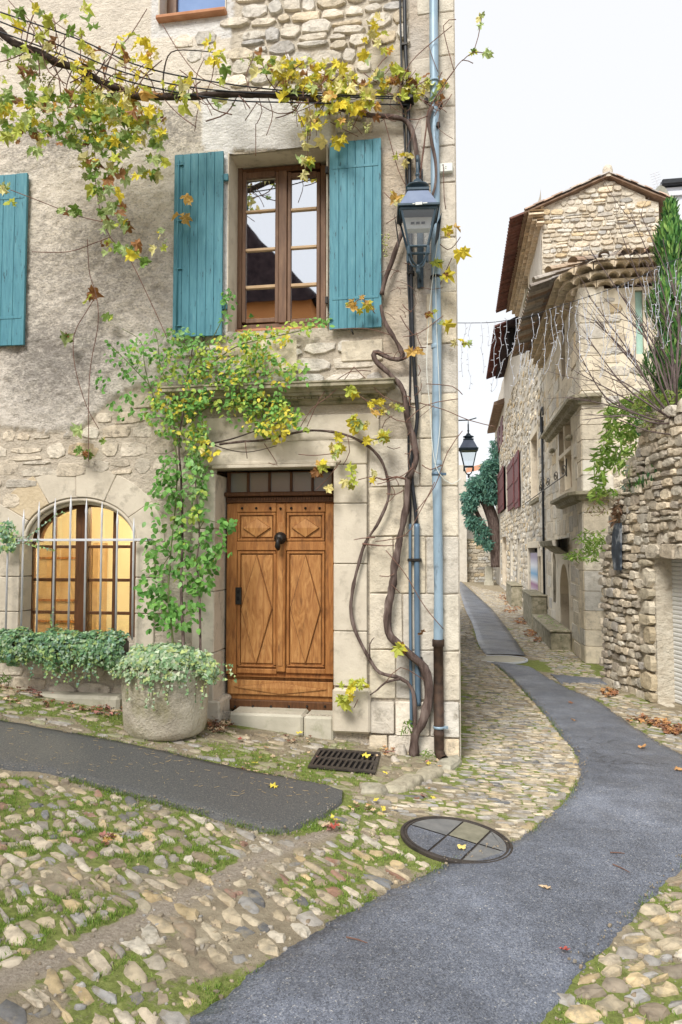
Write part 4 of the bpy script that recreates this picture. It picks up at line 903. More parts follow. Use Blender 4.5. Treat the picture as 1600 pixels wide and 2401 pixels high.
MB().box(acx - .62, acx - .15, ry1 - .45, ry1 - .05, az0 + .62, az0 + .80).build('wall_shelf', M['wood_trim'], room, False, .02)
ld = bpy.data.lights.new('room_lamp', 'POINT'); ld.energy = 70; ld.color = (1, .85, .58); ld.shadow_soft_size = .12
lo = bpy.data.objects.new('room_lamp_light', ld); lo.location = (acx + .2, YF + 1.3, rz1 - .35); COL.objects.link(lo)
lmp = thing('pendant_lamp', 'small warm pendant lamp inside the arched cellar window', 'lamp', (acx + .2, YF + 1.3, rz1 - .3))
MB().lathe([(.0, .07), (.05, .05), (.06, 0), (.045, -.05), (0, -.065)], (acx + .2, YF + 1.3, rz1 - .22), 12).build('bulb', M['bulb'], lmp, True)
MB().tube([(acx + .2, YF + 1.3, rz1), (acx + .2, YF + 1.3, rz1 - .15)], .008, 6).build('cord', M['cable'], lmp)
lo.parent = lmp; lo.matrix_parent_inverse = WM[lmp.name].inverted()

# ================================================================ THINGS ON THE HOUSE FRONT
# window guard of spear bars
gt = thing('window_guard', 'grey iron guard of spear-tipped bars before the arched cellar window', 'window guard', F(185, 1490, .12))
gb = [(12, 1213), (48, 1194), (84, 1176), (122, 1168), (159, 1161), (196, 1168), (233, 1176), (270, 1194), (309, 1214)]
for x, yt in gb:
    p0 = F(x + 1, 1500, .12); zt_ = F(x, yt, .12).z; zz = F(x, 1290, .12).z; b_ = MB()
    b_.tube([(p0.x, p0.y, p0.z), (p0.x, p0.y, zt_ - .17), (p0.x, p0.y, zt_ - .13), (p0.x, p0.y, zt_)], [.0105, .0105, .014, .0015], 8); b_.build('bar', M['galv'], gt, True)
z = F(185, 1266, .12).z; MB().box(F(38, 1266, .12).x, F(350, 1266, .12).x, YF - .128, YF - .112, z - .012, z + .012).build('cross_bar', M['galv'], gt, False, .002)
MB().box(F(38, 1266, .12).x, F(38, 1266, .12).x + .02, YF - .128, YF - .02, z - .011, z + .011).build('wall_bracket', M['galv'], gt); MB().box(F(350, 1266, .12).x - .02, F(350, 1266, .12).x, YF - .128, YF - .02, z - .011, z + .011).build('wall_bracket', M['galv'], gt)
# window box
zb = F(185, 1500, .2).z
wb = thing('window_box', 'dark trough of ivy under the arched cellar window', 'window box', (acx, YF - .25, zb - .2))
MB().box(fx(15, 1500, .2), fx(300, 1500, .2), YF - .31, YF - .165, zb - .19, zb + .0).build('trough', M['cast'], wb, False, .01); MB().box(fx(20, 1500, .2), fx(296, 1500, .2), YF - .30, YF - .17, zb + .001, zb + .02).build('soil', M['soil'], wb)
# downpipe
dp = thing('downpipe', 'pale blue zinc downpipe with a rusty cast iron foot at the house corner', 'downpipe', F(1033, 1765, .1))
off = .085
pts = [F(1006, -60, off), F(1008, 150, off), F(1008, 420, off), F(1016, 650, off), F(1022, 850, off), F(1026, 1050, off), F(1030, 1250, off), F(1033, 1420, off), F(1034, 1512, off)]
xx = F(1024, 900, off).x
pts = spline([Vector((xx + U(-.006, .006), YF - off, p.z)) for p in pts], .05)
def dent(i, z): return .043 + .0016 * math.sin(z * 9) - (.004 * max(0, noise.noise(Vector((0, 0, z * 6)))) if z < 1.6 else 0)
MB().tube(pts, [dent(i, p.z) for i, p in enumerate(pts)], 16).build('pipe', M['pipe'], dp, True)
zf = F(1034, 1508, off).z; zg = g(0) + .02
MB().lathe([(.052, .035), (.056, .03), (.056, -.03), (.046, -.035), (.046, -(zf - zg) + .25), (.05, -(zf - zg) + .25), (.05, -(zf - zg) + .22), (.046, -(zf - zg) + .21), (.046, -(zf - zg) + .1)], (xx, YF - off, zf), 16).build('cast_foot', M['rust'], dp, True)
MB().tube([(xx, YF - off, zg + .11), (xx, YF - off, zg + .07), (xx + .02, YF - off - .03, zg + .035), (xx + .05, YF - off - .10, zg + .02)], [.046, .047, .047, .047], 14, False).build('spout', M['rust'], dp, True)
for q, mt in ((650, 'iron'), (1112, 'pipe_d'), (1705, 'pipe'), (190, 'pipe')):
    z = F(1020, q, off).z; MB().lathe([(.050, .012), (.052, .012), (.052, -.012), (.050, -.012)], (xx, YF - off, z), 16).build('collar', M[mt], dp, True); MB().box(xx + .045, xx + .085, YF - off - .01, YF - off + .01, z - .012, z + .012).build('collar_bolt', M[mt], dp)
for q in (812, 1085): z = F(1020, q, off).z; MB().lathe([(.0455, .02), (.047, .012), (.047, -.012), (.0455, -.02)], (xx, YF - off, z), 16).build('seam', M['pipe'], dp, True)
# conduits
def conduit(name, label, pp, r, mat, off=.05, clips=()):
    t = thing(name, label, 'conduit', F(*pp[-1], off)); P = spline([F(x, y, off) for x, y in pp], .06)
    MB().tube(P, r, 10).build('tube', M[mat], t, True)
    for x, y in clips:
        p = F(x, y, off); MB().box(p.x - r * 1.6, p.x + r * 1.6, YF - off - r * 1.3, YF, p.z - .014, p.z + .014).build('clip', M['iron'], t, False, .004)
    return t
conduit('power_conduit', 'thick blue-grey cable conduit rising beside the vine trunk', [(978, 1228), (978, 1380), (979, 1520), (981, 1655)], .0275, 'pipe_d', .05, [(978, 1313), (980, 1545)])
conduit('power_cable', 'thick black cable feeding down into the conduit', [(948, -60), (951, 100), (957, 230), (961, 420), (964, 600), (967, 760), (974, 900), (979, 980), (968, 1060), (966, 1120), (974, 1190), (977, 1232)], .0185, 'cable', .055, [(949, 105), (965, 640)])
conduit('thin_conduit', 'thin blue-grey conduit left of the thick one', [(962, 1228), (962, 1380), (963, 1530), (965, 1700)], .0145, 'pipe_d', .045, [(962, 1313)])
conduit('black_cable', 'second black cable down the house front', [(937, -60), (941, 120), (946, 250), (953, 420), (957, 640), (962, 760), (962, 900), (958, 1050), (963, 1170), (962, 1230)], .010, 'cable', .04, [(958, 640)])
conduit('corner_cable', 'thin black cable right of the downpipe', [(1030, -60), (1027, 60), (1020, 160), (1012, 200)], .006, 'cable', .03)
conduit('white_hanging_wire', 'thin white cord hanging in front of the downpipe', [(1027, 560), (1010, 700), (1001, 850), (1008, 950), (1016, 1060), (1030, 1110), (1060, 1135), (1082, 1120)], .0035, 'white_pl', .15)
conduit('white_thin_wire', 'thin white wire running down the front of the downpipe', [(1022, 640), (1024, 760), (1030, 900), (1032, 1000), (1020, 1100)], .003, 'white_pl', .14)
# junction box with three marks
jb = thing('junction_box', 'small white junction box above the lantern near the corner', 'junction box', F(1045, 400, .05))
a, b_ = F(1029, 386, .05), F(1062, 402, .05); MB().box(a.x, b_.x, YF - .06, YF, b_.z, a.z + .01).build('box', M['white_pl'], jb, False, .008)
for q, w_ in ((1038, 386), (1046, 390), (1046, 394)): p = F(q, w_, .062); MB().lathe([(0, .004), (.004, .003), (.005, 0)], (p.x, YF - .06, p.z), 6, 'y').build('screw', M['iron'], jb)
# small black cable clamps near the vine
ac = thing('cable_anchor', 'black insulated cable anchor on the wall beside the conduit', 'cable anchor', F(955, 228, .12))
p = F(955, 228, .12); MB().box(p.x - .06, p.x + .06, YF - .14, YF, p.z - .02, p.z + .02).build('bracket', M['iron'], ac, False, .006); MB().tube([(p.x - .06, YF - .13, p.z), (p.x - .07, YF - .15, p.z - .04), (p.x - .03, YF - .14, p.z - .06)], .01, 8).build('hook', M['iron'], ac)
for x, y, lb in ((1000, 235, 'small black clamp hanging on the downpipe'), (1032, 245, 'grey-blue clamp right of the downpipe'), (1028, 292, 'black wedge clamp below the grey-blue one')):
    p = F(x, y, .14); c = thing('cable_clamp', lb, 'clamp', p); MB().lathe([(.004, .03), (.018, .02), (.022, -.02), (.008, -.035)], p, 8).build('body', M['iron'], c); MB().tube([(p.x, p.y, p.z + .03), (p.x, YF, p.z + .035)], .004, 6).build('stem', M['iron'], c)
# lantern: local frame, hanging from a bracket; used twice
def lantern(base, s, label, glass='glass_lamp', front=True, rot=0, bracket=None):
    """base: centre of the roof eave; s: scale (1 = 0.5 m eave)"""
    B = Vector(base); L = thing('street_lantern', label, 'street lantern', B - Vector((0, 0, .75 * s)))
    def q(x, y, z): c, sn = math.cos(rot), math.sin(rot); return B + Vector((x * c - y * sn, x * sn + y * c, z)) * s
    def frus(w0, z0, w1, z1, t=None):
        b_ = MB(); vs = [q(sx * w0, sy * w0, z0) for sx, sy in ((-1, -1), (1, -1), (1, 1), (-1, 1))] + [q(sx * w1, sy * w1, z1) for sx, sy in ((-1, -1), (1, -1), (1, 1), (-1, 1))]
        b_.add(vs, [(3, 2, 1, 0), (4, 5, 6, 7), (0, 1, 5, 4), (1, 2, 6, 5), (2, 3, 7, 6), (3, 0, 4, 7)]); return b_
    frus(.215, 0, .115, .20).build('roof', M['lamp_roof_sheen'], L, False, .006); frus(.235, -.03, .235, -.001).build('eave', M['lamp_blue'], L, False, .004); frus(.125, .20, .125, .235).build('roof_cap', M['lamp_blue'], L, False, .005)
    MB().lathe([(r * s, h * s) for r, h in ((.07, .236), (.075, .25), (.11, .275), (.135, .285), (.13, .30), (.07, .325), (.05, .35), (.045, .37), (.02, .375), (.018, .42), (.026, .43), (.026, .45), (.018, .455), (.018, .60))], B, 18).build('chimney', M['lamp_blue'], L, True)
    for sx, sy in ((-1, -1), (1, -1), (1, 1), (-1, 1)):
        MB().tube([q(sx * .195, sy * .195, -.03), q(sx * .105, sy * .105, -.44)], .014 * s, 6).build('corner_post', M['lamp_blue'], L)
        MB().lathe([(.014 * s, .05 * s), (.018 * s, .03 * s), (.018 * s, -.04 * s), (.004 * s, -.06 * s)], q(sx * .11, sy * .11, -.49), 8).build('finial', M['lamp_blue'], L)
    for a, b_ in (((-1, -1), (1, -1)), ((1, -1), (1, 1)), ((1, 1), (-1, 1)), ((-1, 1), (-1, -1))):
        MB().tube([q(a[0] * .105, a[1] * .105, -.44), q(b_[0] * .105, b_[1] * .105, -.44)], .014 * s, 6).build('bottom_rail', M['lamp_blue'], L)
        MB().tube([q(a[0] * .195, a[1] * .195, -.045), q(b_[0] * .195, b_[1] * .195, -.045)], .02 * s, 6).build('top_rail', M['lamp_blue'], L)
        MB().add([q(a[0] * .19, a[1] * .19, -.06), q(b_[0] * .19, b_[1] * .19, -.06), q(b_[0] * .107, b_[1] * .107, -.43), q(a[0] * .107, a[1] * .107, -.43)], [(0, 1, 2, 3)]).build('pane', M[glass], L)
        MB().tube(spline([q(a[0] * .10, a[1] * .10, -.45), q(a[0] * .085, a[1] * .085, -.54), q(a[0] * .05, a[1] * .05, -.61), q(0, 0, -.635)], .02), .011 * s, 6).build('cradle_arm', M['lamp_blue'], L, True)
    MB().lathe([(r * s, h * s) for r, h in ((.0, .03), (.03, .02), (.035, 0), (.02, -.02), (.028, -.045), (.02, -.07), (0, -.08))], q(0, 0, -.64), 12).build('bottom_knob', M['lamp_blue'], L, True)
    if front:
        rp = MB(); rp.add([q(-.16, -.02, -.07), q(.16, -.02, -.07), q(.135, -.02, -.2), q(-.135, -.02, -.2), q(-.16, .13, -.05), q(.16, .13, -.05), q(.135, .10, -.2), q(-.135, .10, -.2)], [(0, 1, 2, 3), (4, 5, 6, 7), (0, 1, 5, 4), (3, 2, 6, 7), (0, 3, 7, 4), (1, 2, 6, 5)]); rp.build('reflector_box', M['verdigris'], L)
        for k in (-1, 0, 1): c = q(k * .06, -.03, -.14); MB().box(c.x - .02 * s, c.x + .02 * s, c.y - .004, c.y + .004, c.z - .012 * s, c.z + .012 * s).build('lamp_socket', M['cable'], L)
        for sx in (-1, 1): MB().add([q(sx * .235, .235, -.03), q(sx * .27, -.05, -.03), q(sx * .235, -.05, -.33), q(sx * .20, .2, -.33)], [(0, 1, 2, 3)]).build('side_shade', M['lamp_blue'], L)
        c = q(0, -.243, -.016); MB().box(c.x - .03, c.x + .03, c.y - .003, c.y, c.z - .013, c.z + .011).build('maker_plate', M['white_pl'], L)
        MB().box(c.x - .055, c.x - .036, c.y - .002, c.y, c.z - .004, c.z + .004).build('maker_plate', M['white_pl'], L); MB().box(c.x + .036, c.x + .075, c.y - .002, c.y, c.z - .004, c.z + .004).build('maker_plate', M['white_pl'], L)
    if bracket: bracket(L, q)
    return L
lb_ = F(980, 497, .42)
def br1(L, q):
    t = q(0, 0, .58); MB().tube(spline([t, t + Vector((0, 0, .06)), t + Vector((0, .15, .10)), Vector((t.x, YF - .02, t.z + .08))], .03), .014, 8).build('bracket_arm', M['lamp_blue'], L, True)
    MB().tube([q(0, .16, -.62), Vector((t.x, YF - .02, q(0, 0, -.62).z))], .012, 8).build('lower_stay', M['lamp_blue'], L, True)
    MB().box(t.x - .03, t.x + .03, YF - .03, YF - .004, q(0, 0, -.70).z, t.z + .15).build('wall_plate', M['lamp_blue'], L, False, .004)
lantern(lb_, .80, 'large blue-black street lantern on the house corner', rot=rad(6), bracket=br1)
# overhead cables following the vine out to the left
for k, (lab, pp) in enumerate((('upper of the thin cables strung along the vine', [(955, 226), (800, 222), (560, 200), (340, 158), (180, 90), (-40, 14)]), ('lower of the thin cables strung along the vine', [(955, 232), (700, 222), (480, 208), (300, 172), (120, 98), (-40, 34)]), ('cable sagging under the vine branch', [(958, 245), (700, 240), (520, 232), (300, 190), (120, 118), (-40, 60)]))):
    MBo = MB().tube(spline([F(x, y, .12 + 1.0 * (955 - x) / 955) for x, y in pp], .1), .0065, 6)
    tag(MBo.build('overhead_cable', M['cable'], None, True), lab, 'cable')
# ---- stone planter
pc = onG(394, 1712); pr = .42
pc = Vector((pc.x, YF - .62, g(pc.x)))
top = onY(394, 1560, pc.y).z; Hh = top - pc.z
R_ = abs(onY(490, 1640, pc.y - .1).x - onY(298, 1640, pc.y - .1).x) / 2
pl = thing('stone_planter', 'squat round stone planter beside the oak door', 'planter', pc); b_ = MB(); nseg = 40; rows = []
for r, t in ((.0, -.02), (.80, -.02), (.90, .03), (.95, .12), (.975, .35), (1.0, .7), (1.0, .94), (.985, 1.0), (.86, 1.0), (.84, .9), (.0, .88)):
    row = []
    for k in range(nseg + 1):
        a = 2 * PI * (k % nseg) / nseg; w = 1 + .02 * noise.noise(Vector((math.cos(a) * 2, math.sin(a) * 2, t * 3))) + .008 * noise.noise(Vector((math.cos(a) * 8, math.sin(a) * 8, t * 9)))
        row.append((pc.x + R_ * r * w * math.cos(a), pc.y + R_ * r * w * math.sin(a), pc.z + Hh * t))
    rows.append(row)
b_.grid(rows).build('bowl', M['planter'], pl, True)
MB().lathe([(R_ * .85, 0), (0, .02)], (pc.x, pc.y, pc.z + Hh * .93), 24).build('soil', M['soil'], pl)
# ---- plants
def leaf_rot(nrm_bias=Vector((0, -1, .3)), spread=.8):
    nrm = (nrm_bias.normalized() + Vector((U(-1, 1), U(-1, 1), U(-1, 1))) * spread).normalized()
    t = Vector((U(-1, 1), U(-.4, .4), U(-1.6, .2))); t = (t - nrm * t.dot(nrm)).normalized(); x = t.cross(nrm)
    return Matrix((x, t, nrm)).transposed().to_quaternion()
YEL = (.72, .62, .07); YG = (.50, .55, .10); GRN = (.20, .32, .07); PGR = (.42, .52, .22); BRN = (.30, .15, .06); ORG = (.62, .40, .12); CRM = (.72, .66, .30)
vine = thing('grapevine', 'old grapevine with twisted trunk and yellowing leaves trained across the house front', 'vine', F(972, 1765, .1))
def offv(x): return .12 + max(0, (940 - x)) / 940 * .95
def vpath(pp, off, step=.05): return spline([F(x, y, off(x) if callable(off) else off) for x, y in pp], step)
def stem(pp, r0, r1, name, mat, off=.08, nseg=8, wob=.35, gnarl=.0):
    P = vpath(pp, off); n_ = len(P); rs = [(r0 + (r1 - r0) * i / (n_ - 1)) * (1 + gnarl * noise.noise(Vector((0, 0, i * .35)))) for i in range(n_)]
    MB().tube(P, rs, nseg, True, wob).build(name, M[mat], vine, True); return P
stem([(970, 1775), (974, 1727), (997, 1677), (1007, 1616), (994, 1566), (955, 1528), (917, 1493), (908, 1455), (915, 1405), (925, 1340), (940, 1252), (953, 1187), (957, 1118)], .043, .027, 'trunk', 'bark', .11, 12, .6, .3)
stem([(957, 1122), (975, 1085), (976, 1060), (967, 1021), (955, 983), (951, 937), (940, 906), (905, 868), (883, 849), (877, 833), (886, 826), (917, 841), (944, 841), (940, 818), (921, 787), (902, 753), (893, 715)], .030, .018, 'trunk', 'bark', .12, 10, .6, .3)
stem([(895, 690), (904, 654), (922, 604), (939, 555), (962, 500), (985, 440), (984, 417), (975, 344), (963, 298), (944, 279), (906, 272), (864, 270), (825, 260), (783, 249), (745, 233)], .022, .024, 'branch', 'bark', .10, 9, .4, .2)
LIMB = [(755, 237), (707, 230), (645, 222), (576, 221), (500, 221), (459, 226), (383, 226), (325, 226), (287, 210), (245, 195), (214, 178), (168, 157), (122, 141), (96, 124), (57, 111), (19, 92), (0, 73), (-60, 40)]
stem(LIMB, .028, .034, 'branch', 'bark_d', offv, 9, .4, .25)
stem([(969, 1765), (973, 1677), (967, 1616), (940, 1591), (902, 1581), (883, 1570), (860, 1532), (837, 1489), (825, 1447), (825, 1394), (843, 1317), (856, 1275), (883, 1233), (908, 1180), (911, 1130), (894, 1080), (867, 1048), (825, 1025), (783, 1013), (737, 1009), (699, 1013), (615, 1032), (560, 1036), (515, 1042)], .019, .010, 'branch', 'bark', .10, 8, .5, .3)
stem([(1015, 250), (1005, 280), (1012, 330), (1022, 380), (1020, 440), (1005, 480)], .018, .012, 'branch', 'bark', .16, 7)
stem([(985, 415), (1000, 300), (1005, 260), (1040, 200), (1065, 165)], .010, .005, 'branch', 'twig', .15, 6)
stem([(240, 195), (270, 226), (245, 222), (215, 215), (190, 185)], .018, .012, 'branch', 'bark_d', offv, 7); stem([(384, 226), (384, 170), (402, 122), (460, 118), (520, 125)], .008, .004, 'branch', 'bark_d', offv, 6)
stem([(957, 1125), (930, 1118), (900, 1125), (883, 1120), (868, 1135)], .012, .006, 'branch', 'twig', .12, 6); stem([(880, 1260), (850, 1262), (830, 1266)], .008, .003, 'branch', 'twig', .12, 6)
stem([(940, 1592), (905, 1600), (885, 1618), (868, 1630)], .013, .005, 'branch', 'bark', .13, 7); stem([(868, 1545), (868, 1510), (878, 1495)], .008, .004, 'branch', 'bark', .12, 6)
stem([(850, 1275), (900, 1280), (925, 1278)], .01, .004, 'branch', 'twig', .12, 6); stem([(945, 842), (965, 830), (975, 815), (1000, 815)], .012, .004, 'branch', 'twig', .14, 6)
vl = []
def vleaf(p, s, pal, bias=Vector((0, -1, .25)), sp=.75):
    c = vary(rnd.choices([q[0] for q in pal], [q[1] for q in pal])[0], .2); vl.append((rnd.choice(VLEAF), TRS(p, leaf_rot(bias, sp), (s, s, s * U(.8, 1.3))), c))
PY = [(YEL, 5), (YG, 3.5), (CRM, 3), (PGR, 1), (ORG, .8), (BRN, .8)]; PG = [(GRN, 4), (YG, 3), (PGR, 4), (CRM, 1), (YEL, .6), (BRN, 1.2)]; PM = [(YG, 4), (YEL, 2.5), (GRN, 2.6), (PGR, 3), (ORG, .6), (BRN, 1.2), (CRM, 1.5)]
CL = [(60, 60, 60, 50, 7, PM), (150, 60, 70, 50, 7, PG), (175, 40, 40, 30, 4, PG), (40, 160, 60, 60, 12, PM), (100, 130, 70, 50, 10, PM), (170, 150, 60, 40, 8, PY), (310, 110, 50, 40, 12, PY), (205, 150, 50, 40, 10, PY), (345, 140, 40, 40, 9, PY), (240, 170, 80, 40, 14, PY),
      (60, 240, 75, 50, 30, PM), (130, 260, 70, 50, 34, PG), (200, 240, 75, 45, 34, PM), (265, 245, 70, 50, 38, PY), (330, 250, 60, 45, 26, PM), (20, 270, 40, 60, 16, PG), (190, 300, 60, 45, 28, PG), (270, 300, 65, 45, 30, PM), (350, 285, 50, 40, 14, PY), (60, 320, 60, 40, 14, PG), (120, 310, 50, 30, 12, PG),
      (230, 350, 55, 40, 22, PG), (300, 345, 55, 35, 16, PG), (370, 330, 25, 45, 8, PG), (360, 390, 30, 30, 8, PG), (230, 400, 40, 30, 14, PG), (310, 400, 40, 30, 10, PG), (240, 450, 40, 25, 9, PG), (265, 500, 30, 30, 9, PG), (20, 455, 25, 25, 5, PG), (165, 490, 30, 15, 6, PG), (280, 530, 35, 25, 8, PG), (255, 580, 25, 20, 6, PG), (310, 580, 35, 20, 8, PG), (370, 560, 25, 30, 6, PG), (340, 610, 18, 12, 3, PG),
      (430, 200, 50, 30, 14, PY), (430, 235, 40, 25, 10, PY), (500, 115, 25, 35, 10, PY), (530, 235, 30, 15, 5, PG), (520, 165, 20, 25, 5, PG), (610, 150, 50, 30, 12, PM), (670, 175, 45, 40, 22, PY), (730, 170, 55, 40, 26, PY), (780, 190, 55, 45, 30, PY), (720, 215, 60, 35, 24, PY), (800, 230, 60, 30, 24, PY), (760, 265, 50, 30, 16, PY), (840, 200, 50, 40, 18, PY), (730, 290, 30, 25, 8, PY), (860, 255, 40, 25, 10, PY), (885, 110, 35, 40, 10, PY), (905, 170, 40, 30, 12, PY), (935, 205, 40, 25, 12, PY), (975, 190, 40, 30, 18, PY), (1030, 215, 22, 35, 10, PY), (880, 60, 20, 20, 4, PY), (720, 375, 18, 14, 6, PM), (720, 410, 12, 10, 3, PM), (790, 330, 35, 8, 6, PY), (720, 320, 8, 30, 6, PM),
      (950, 375, 25, 18, 6, PY), (940, 455, 22, 20, 7, PY), (1058, 540, 14, 14, 4, [(ORG, 2), (YEL, 1)]), (1035, 610, 18, 12, 4, PM), (1045, 650, 14, 12, 3, PY), (1085, 590, 12, 8, 2, PY), (1015, 735, 18, 9, 3, PY), (1040, 755, 12, 8, 2, PY), (1075, 800, 10, 14, 3, PY), (1097, 812, 12, 10, 3, PG), (845, 715, 35, 20, 9, [(ORG, 2), (YEL, 2)]), (895, 955, 30, 16, 8, PY), (940, 950, 20, 14, 5, PY), (820, 920, 25, 10, 4, PY), (975, 820, 10, 18, 3, [(ORG, 1)]),
      (850, 1000, 25, 14, 8, PY), (830, 985, 20, 12, 5, PY), (880, 1030, 30, 14, 8, PY), (785, 1040, 22, 22, 7, PY), (795, 1065, 18, 12, 4, PY), (760, 1085, 14, 12, 4, PY), (830, 1105, 12, 14, 3, PY), (812, 1135, 16, 12, 4, PY), (740, 1100, 8, 16, 3, [(BRN, 1)]), (870, 1115, 14, 10, 2, PY), (770, 1130, 8, 18, 2, PY), (818, 1608, 18, 12, 5, [(YG, 2), (YEL, 1)]), (815, 1640, 18, 14, 6, [(YG, 2), (YEL, 1)]), (850, 1605, 14, 8, 3, [(YG, 2), (YEL, 1)]), (945, 1520, 14, 8, 3, PY), (995, 1490, 6, 10, 1, [(BRN, 1)]),
      (433, 468, 16, 12, 2, [(ORG, 1)]), (428, 508, 12, 8, 2, [(ORG, 1)]), (205, 690, 14, 10, 3, PG), (255, 742, 8, 14, 2, PG), (155, 793, 14, 8, 3, PG), (180, 1012, 14, 6, 3, PG), (195, 1055, 12, 16, 4, PG), (240, 1025, 6, 14, 2, PG), (1142, 125, 9, 8, 3, PG), (1130, 50, 6, 20, 3, PG), (1110, 118, 8, 6, 2, PG)]
for cx, cy, rx, ry, n_, pal in CL:
    o_ = offv(cx) if cy < 460 else (.75 if cx < 420 and cy < 640 else (.22 if cx > 420 else .15))
    for _ in range(max(1, int(n_ * (1.3 if cx < 420 else 1.0)))):
        a, q = U(0, 6.28), math.sqrt(rnd.random()); x, y = cx + rx * q * math.cos(a), cy + ry * q * math.sin(a)
        p = F(x, y, max(.05, o_ + U(-.18, .18) * min(1, o_ * 1.6))); d = -(RC.transposed() @ (p - CAM)).z
        vleaf(p, U(10, 30) / FPX * d * 1.12, pal)
pieces('leaf', vl, vine, M['leaf_a'], 300, 'smaller_leaves')
tw = MB()
def twig(pp, r0=.004, r1=.0015, off=.2, tgt=None): (tgt or tw).tube(vpath(pp, off, .08), [r0, r0, *[(r0 + r1) / 2] * 400][:0] or r0, 5)
for pp, o_ in (([(222, 345), (228, 459), (258, 555), (300, 600), (350, 700), (392, 792)], .7), ([(205, 560), (210, 640), (226, 692), (230, 761), (210, 883), (208, 1082)], .3), ([(226, 692), (203, 730), (174, 784), (176, 860), (203, 952), (232, 1006)], .28), ([(25, 445), (90, 470), (180, 505), (240, 520)], .8), ([(345, 20), (300, 90), (260, 130), (222, 178)], .6), ([(20, 0), (70, 60), (110, 130), (150, 200)], .9), ([(70, 0), (140, 60), (240, 120), (330, 180)], .85),
               ([(380, 55), (420, 120), (470, 180), (540, 210)], .55), ([(260, 555), (220, 570), (160, 590), (75, 590)], .7), ([(720, 275), (722, 330), (722, 370)], .3), ([(605, 222), (615, 260), (602, 290)], .35), ([(603, 240), (575, 282)], .35), ([(600, 290), (600, 365)], .3), ([(705, 235), (690, 260), (650, 265), (600, 240)], .35), ([(900, 275), (915, 330), (935, 400), (955, 440)], .1), ([(1065, 165), (1040, 60), (1070, 45)], .15), ([(1060, 60), (1000, 110), (960, 150), (940, 200)], .15), ([(1065, 165), (1085, 140), (1110, 148)], .12), ([(1085, 142), (1110, 122), (1142, 125)], .12), ([(1110, 122), (1122, 85), (1130, 40)], .12),
               ([(900, 450), (930, 480)], .1), ([(905, 525), (935, 505)], .1), ([(1040, 385), (1042, 460), (1046, 490)], .08), ([(1080, 555), (1066, 575), (1050, 585), (1030, 570)], .1), ([(1060, 605), (1035, 660), (1025, 690)], .1), ([(920, 787), (860, 770), (780, 772)], .15), ([(880, 735), (850, 700), (830, 712)], .2), ([(945, 790), (985, 780), (1040, 740)], .2), ([(940, 945), (900, 930), (870, 900), (830, 860)], .2), ([(830, 860), (800, 900), (770, 930), (730, 960), (700, 1010)], .2), ([(870, 870), (820, 872), (760, 920), (720, 1000)], .18), ([(950, 990), (1000, 950), (1075, 935)], .2), ([(985, 945), (1040, 960), (1100, 985), (1160, 1000)], .2), ([(965, 990), (930, 985), (890, 960), (840, 925)], .18),
               ([(975, 1200), (1020, 1140), (1050, 1060), (1085, 1010)], .2), ([(880, 1270), (950, 1255), (985, 1200), (1020, 1130)], .2), ([(905, 1290), (950, 1345), (985, 1405), (1010, 1440), (1040, 1475)], .2), ([(815, 1020), (820, 1060), (805, 1090)], .2), ([(800, 1080), (770, 1120), (740, 1150)], .2), ([(700, 1065), (740, 1068), (790, 1062)], .2), ([(840, 1125), (880, 1115)], .15), ([(885, 1135), (905, 1130), (945, 1115), (970, 1095)], .15), ([(905, 1600), (940, 1565), (995, 1595)], .18), ([(840, 1640), (830, 1660)], .2), ([(925, 1345), (910, 1352), (890, 1350)], .15), ([(918, 1370), (938, 1390)], .15), ([(1085, 925), (1060, 905), (1000, 900)], .2), ([(1000, 240), (1030, 260), (1060, 220)], .15), ([(620, 1040), (640, 1070), (650, 1090), (630, 1085)], .12), ([(575, 1035), (580, 1075)], .12)):
    tw.tube(vpath(pp, o_, .08), .0042, 5)
for _ in range(95):                                                       # short winter shoots along the limb
    i = rnd.randrange(len(LIMB) - 2); x, y = LIMB[i]; x += U(-20, 20); y += U(-4, 4); a = U(-2.6, -.5) if rnd.random() < .65 else U(.4, 2.7); L = U(25, 110); o_ = max(.1, offv(x) + U(-.05, .05)); k = U(-.5, .5)
    tw.tube(vpath([(x, y), (x + L * .5 * math.cos(a), y + L * .5 * math.sin(a)), (x + L * math.cos(a + k), y + L * math.sin(a + k))], o_, .06), U(.003, .006), 5)
for _ in range(45):
    x, y = U(760, 1040), U(160, 290); a = U(0, 6.28); L = U(20, 80); k = U(-.6, .6)
    tw.tube(vpath([(x, y), (x + L * .5 * math.cos(a), y + L * .5 * math.sin(a)), (x + L * math.cos(a + k), y + L * math.sin(a + k))], .16, .06), U(.0025, .005), 5)
for _ in range(34):
    x, y = U(915, 990), U(600, 1150); a = U(0, 6.28); L = U(15, 60); k = U(-.8, .8)
    tw.tube(vpath([(x, y), (x + L * .5 * math.cos(a), y + L * .5 * math.sin(a)), (x + L * math.cos(a + k), y + L * math.sin(a + k))], .14, .06), U(.0025, .005), 5)
tag(tw.build('twigs', M['twig'], vine, True), kind='stuff')
BER = [var_mesh('grape', MB().lathe([(0, .5), (.35, .35), (.5, 0), (.35, -.35), (0, -.5)], (0, 0, 0), 7), M['leaf_a'], True)]
gi = []
for cx, cy, hh, o_ in ((20, 130, 60, .9), (50, 150, 50, .9), (100, 190, 45, .85), (722, 320, 70, .3), (690, 250, 40, .3), (905, 575, 60, .1), (820, 290, 30, .2), (590, 150, 45, .4), (860, 300, 25, .2), (120, 200, 40, .8)):
    for _ in range(42): t = rnd.random(); p = F(cx + U(-1, 1) * 11 * (1 - .7 * t), cy + (t - .5) * hh, o_ + U(-.04, .04)); gi.append((BER[0], TRS(p, Euler((0, 0, 0)), (.014,) * 3), vary((.58, .60, .26), .2)))
joined('grape_bunches', gi, M['leaf_a'], vine)
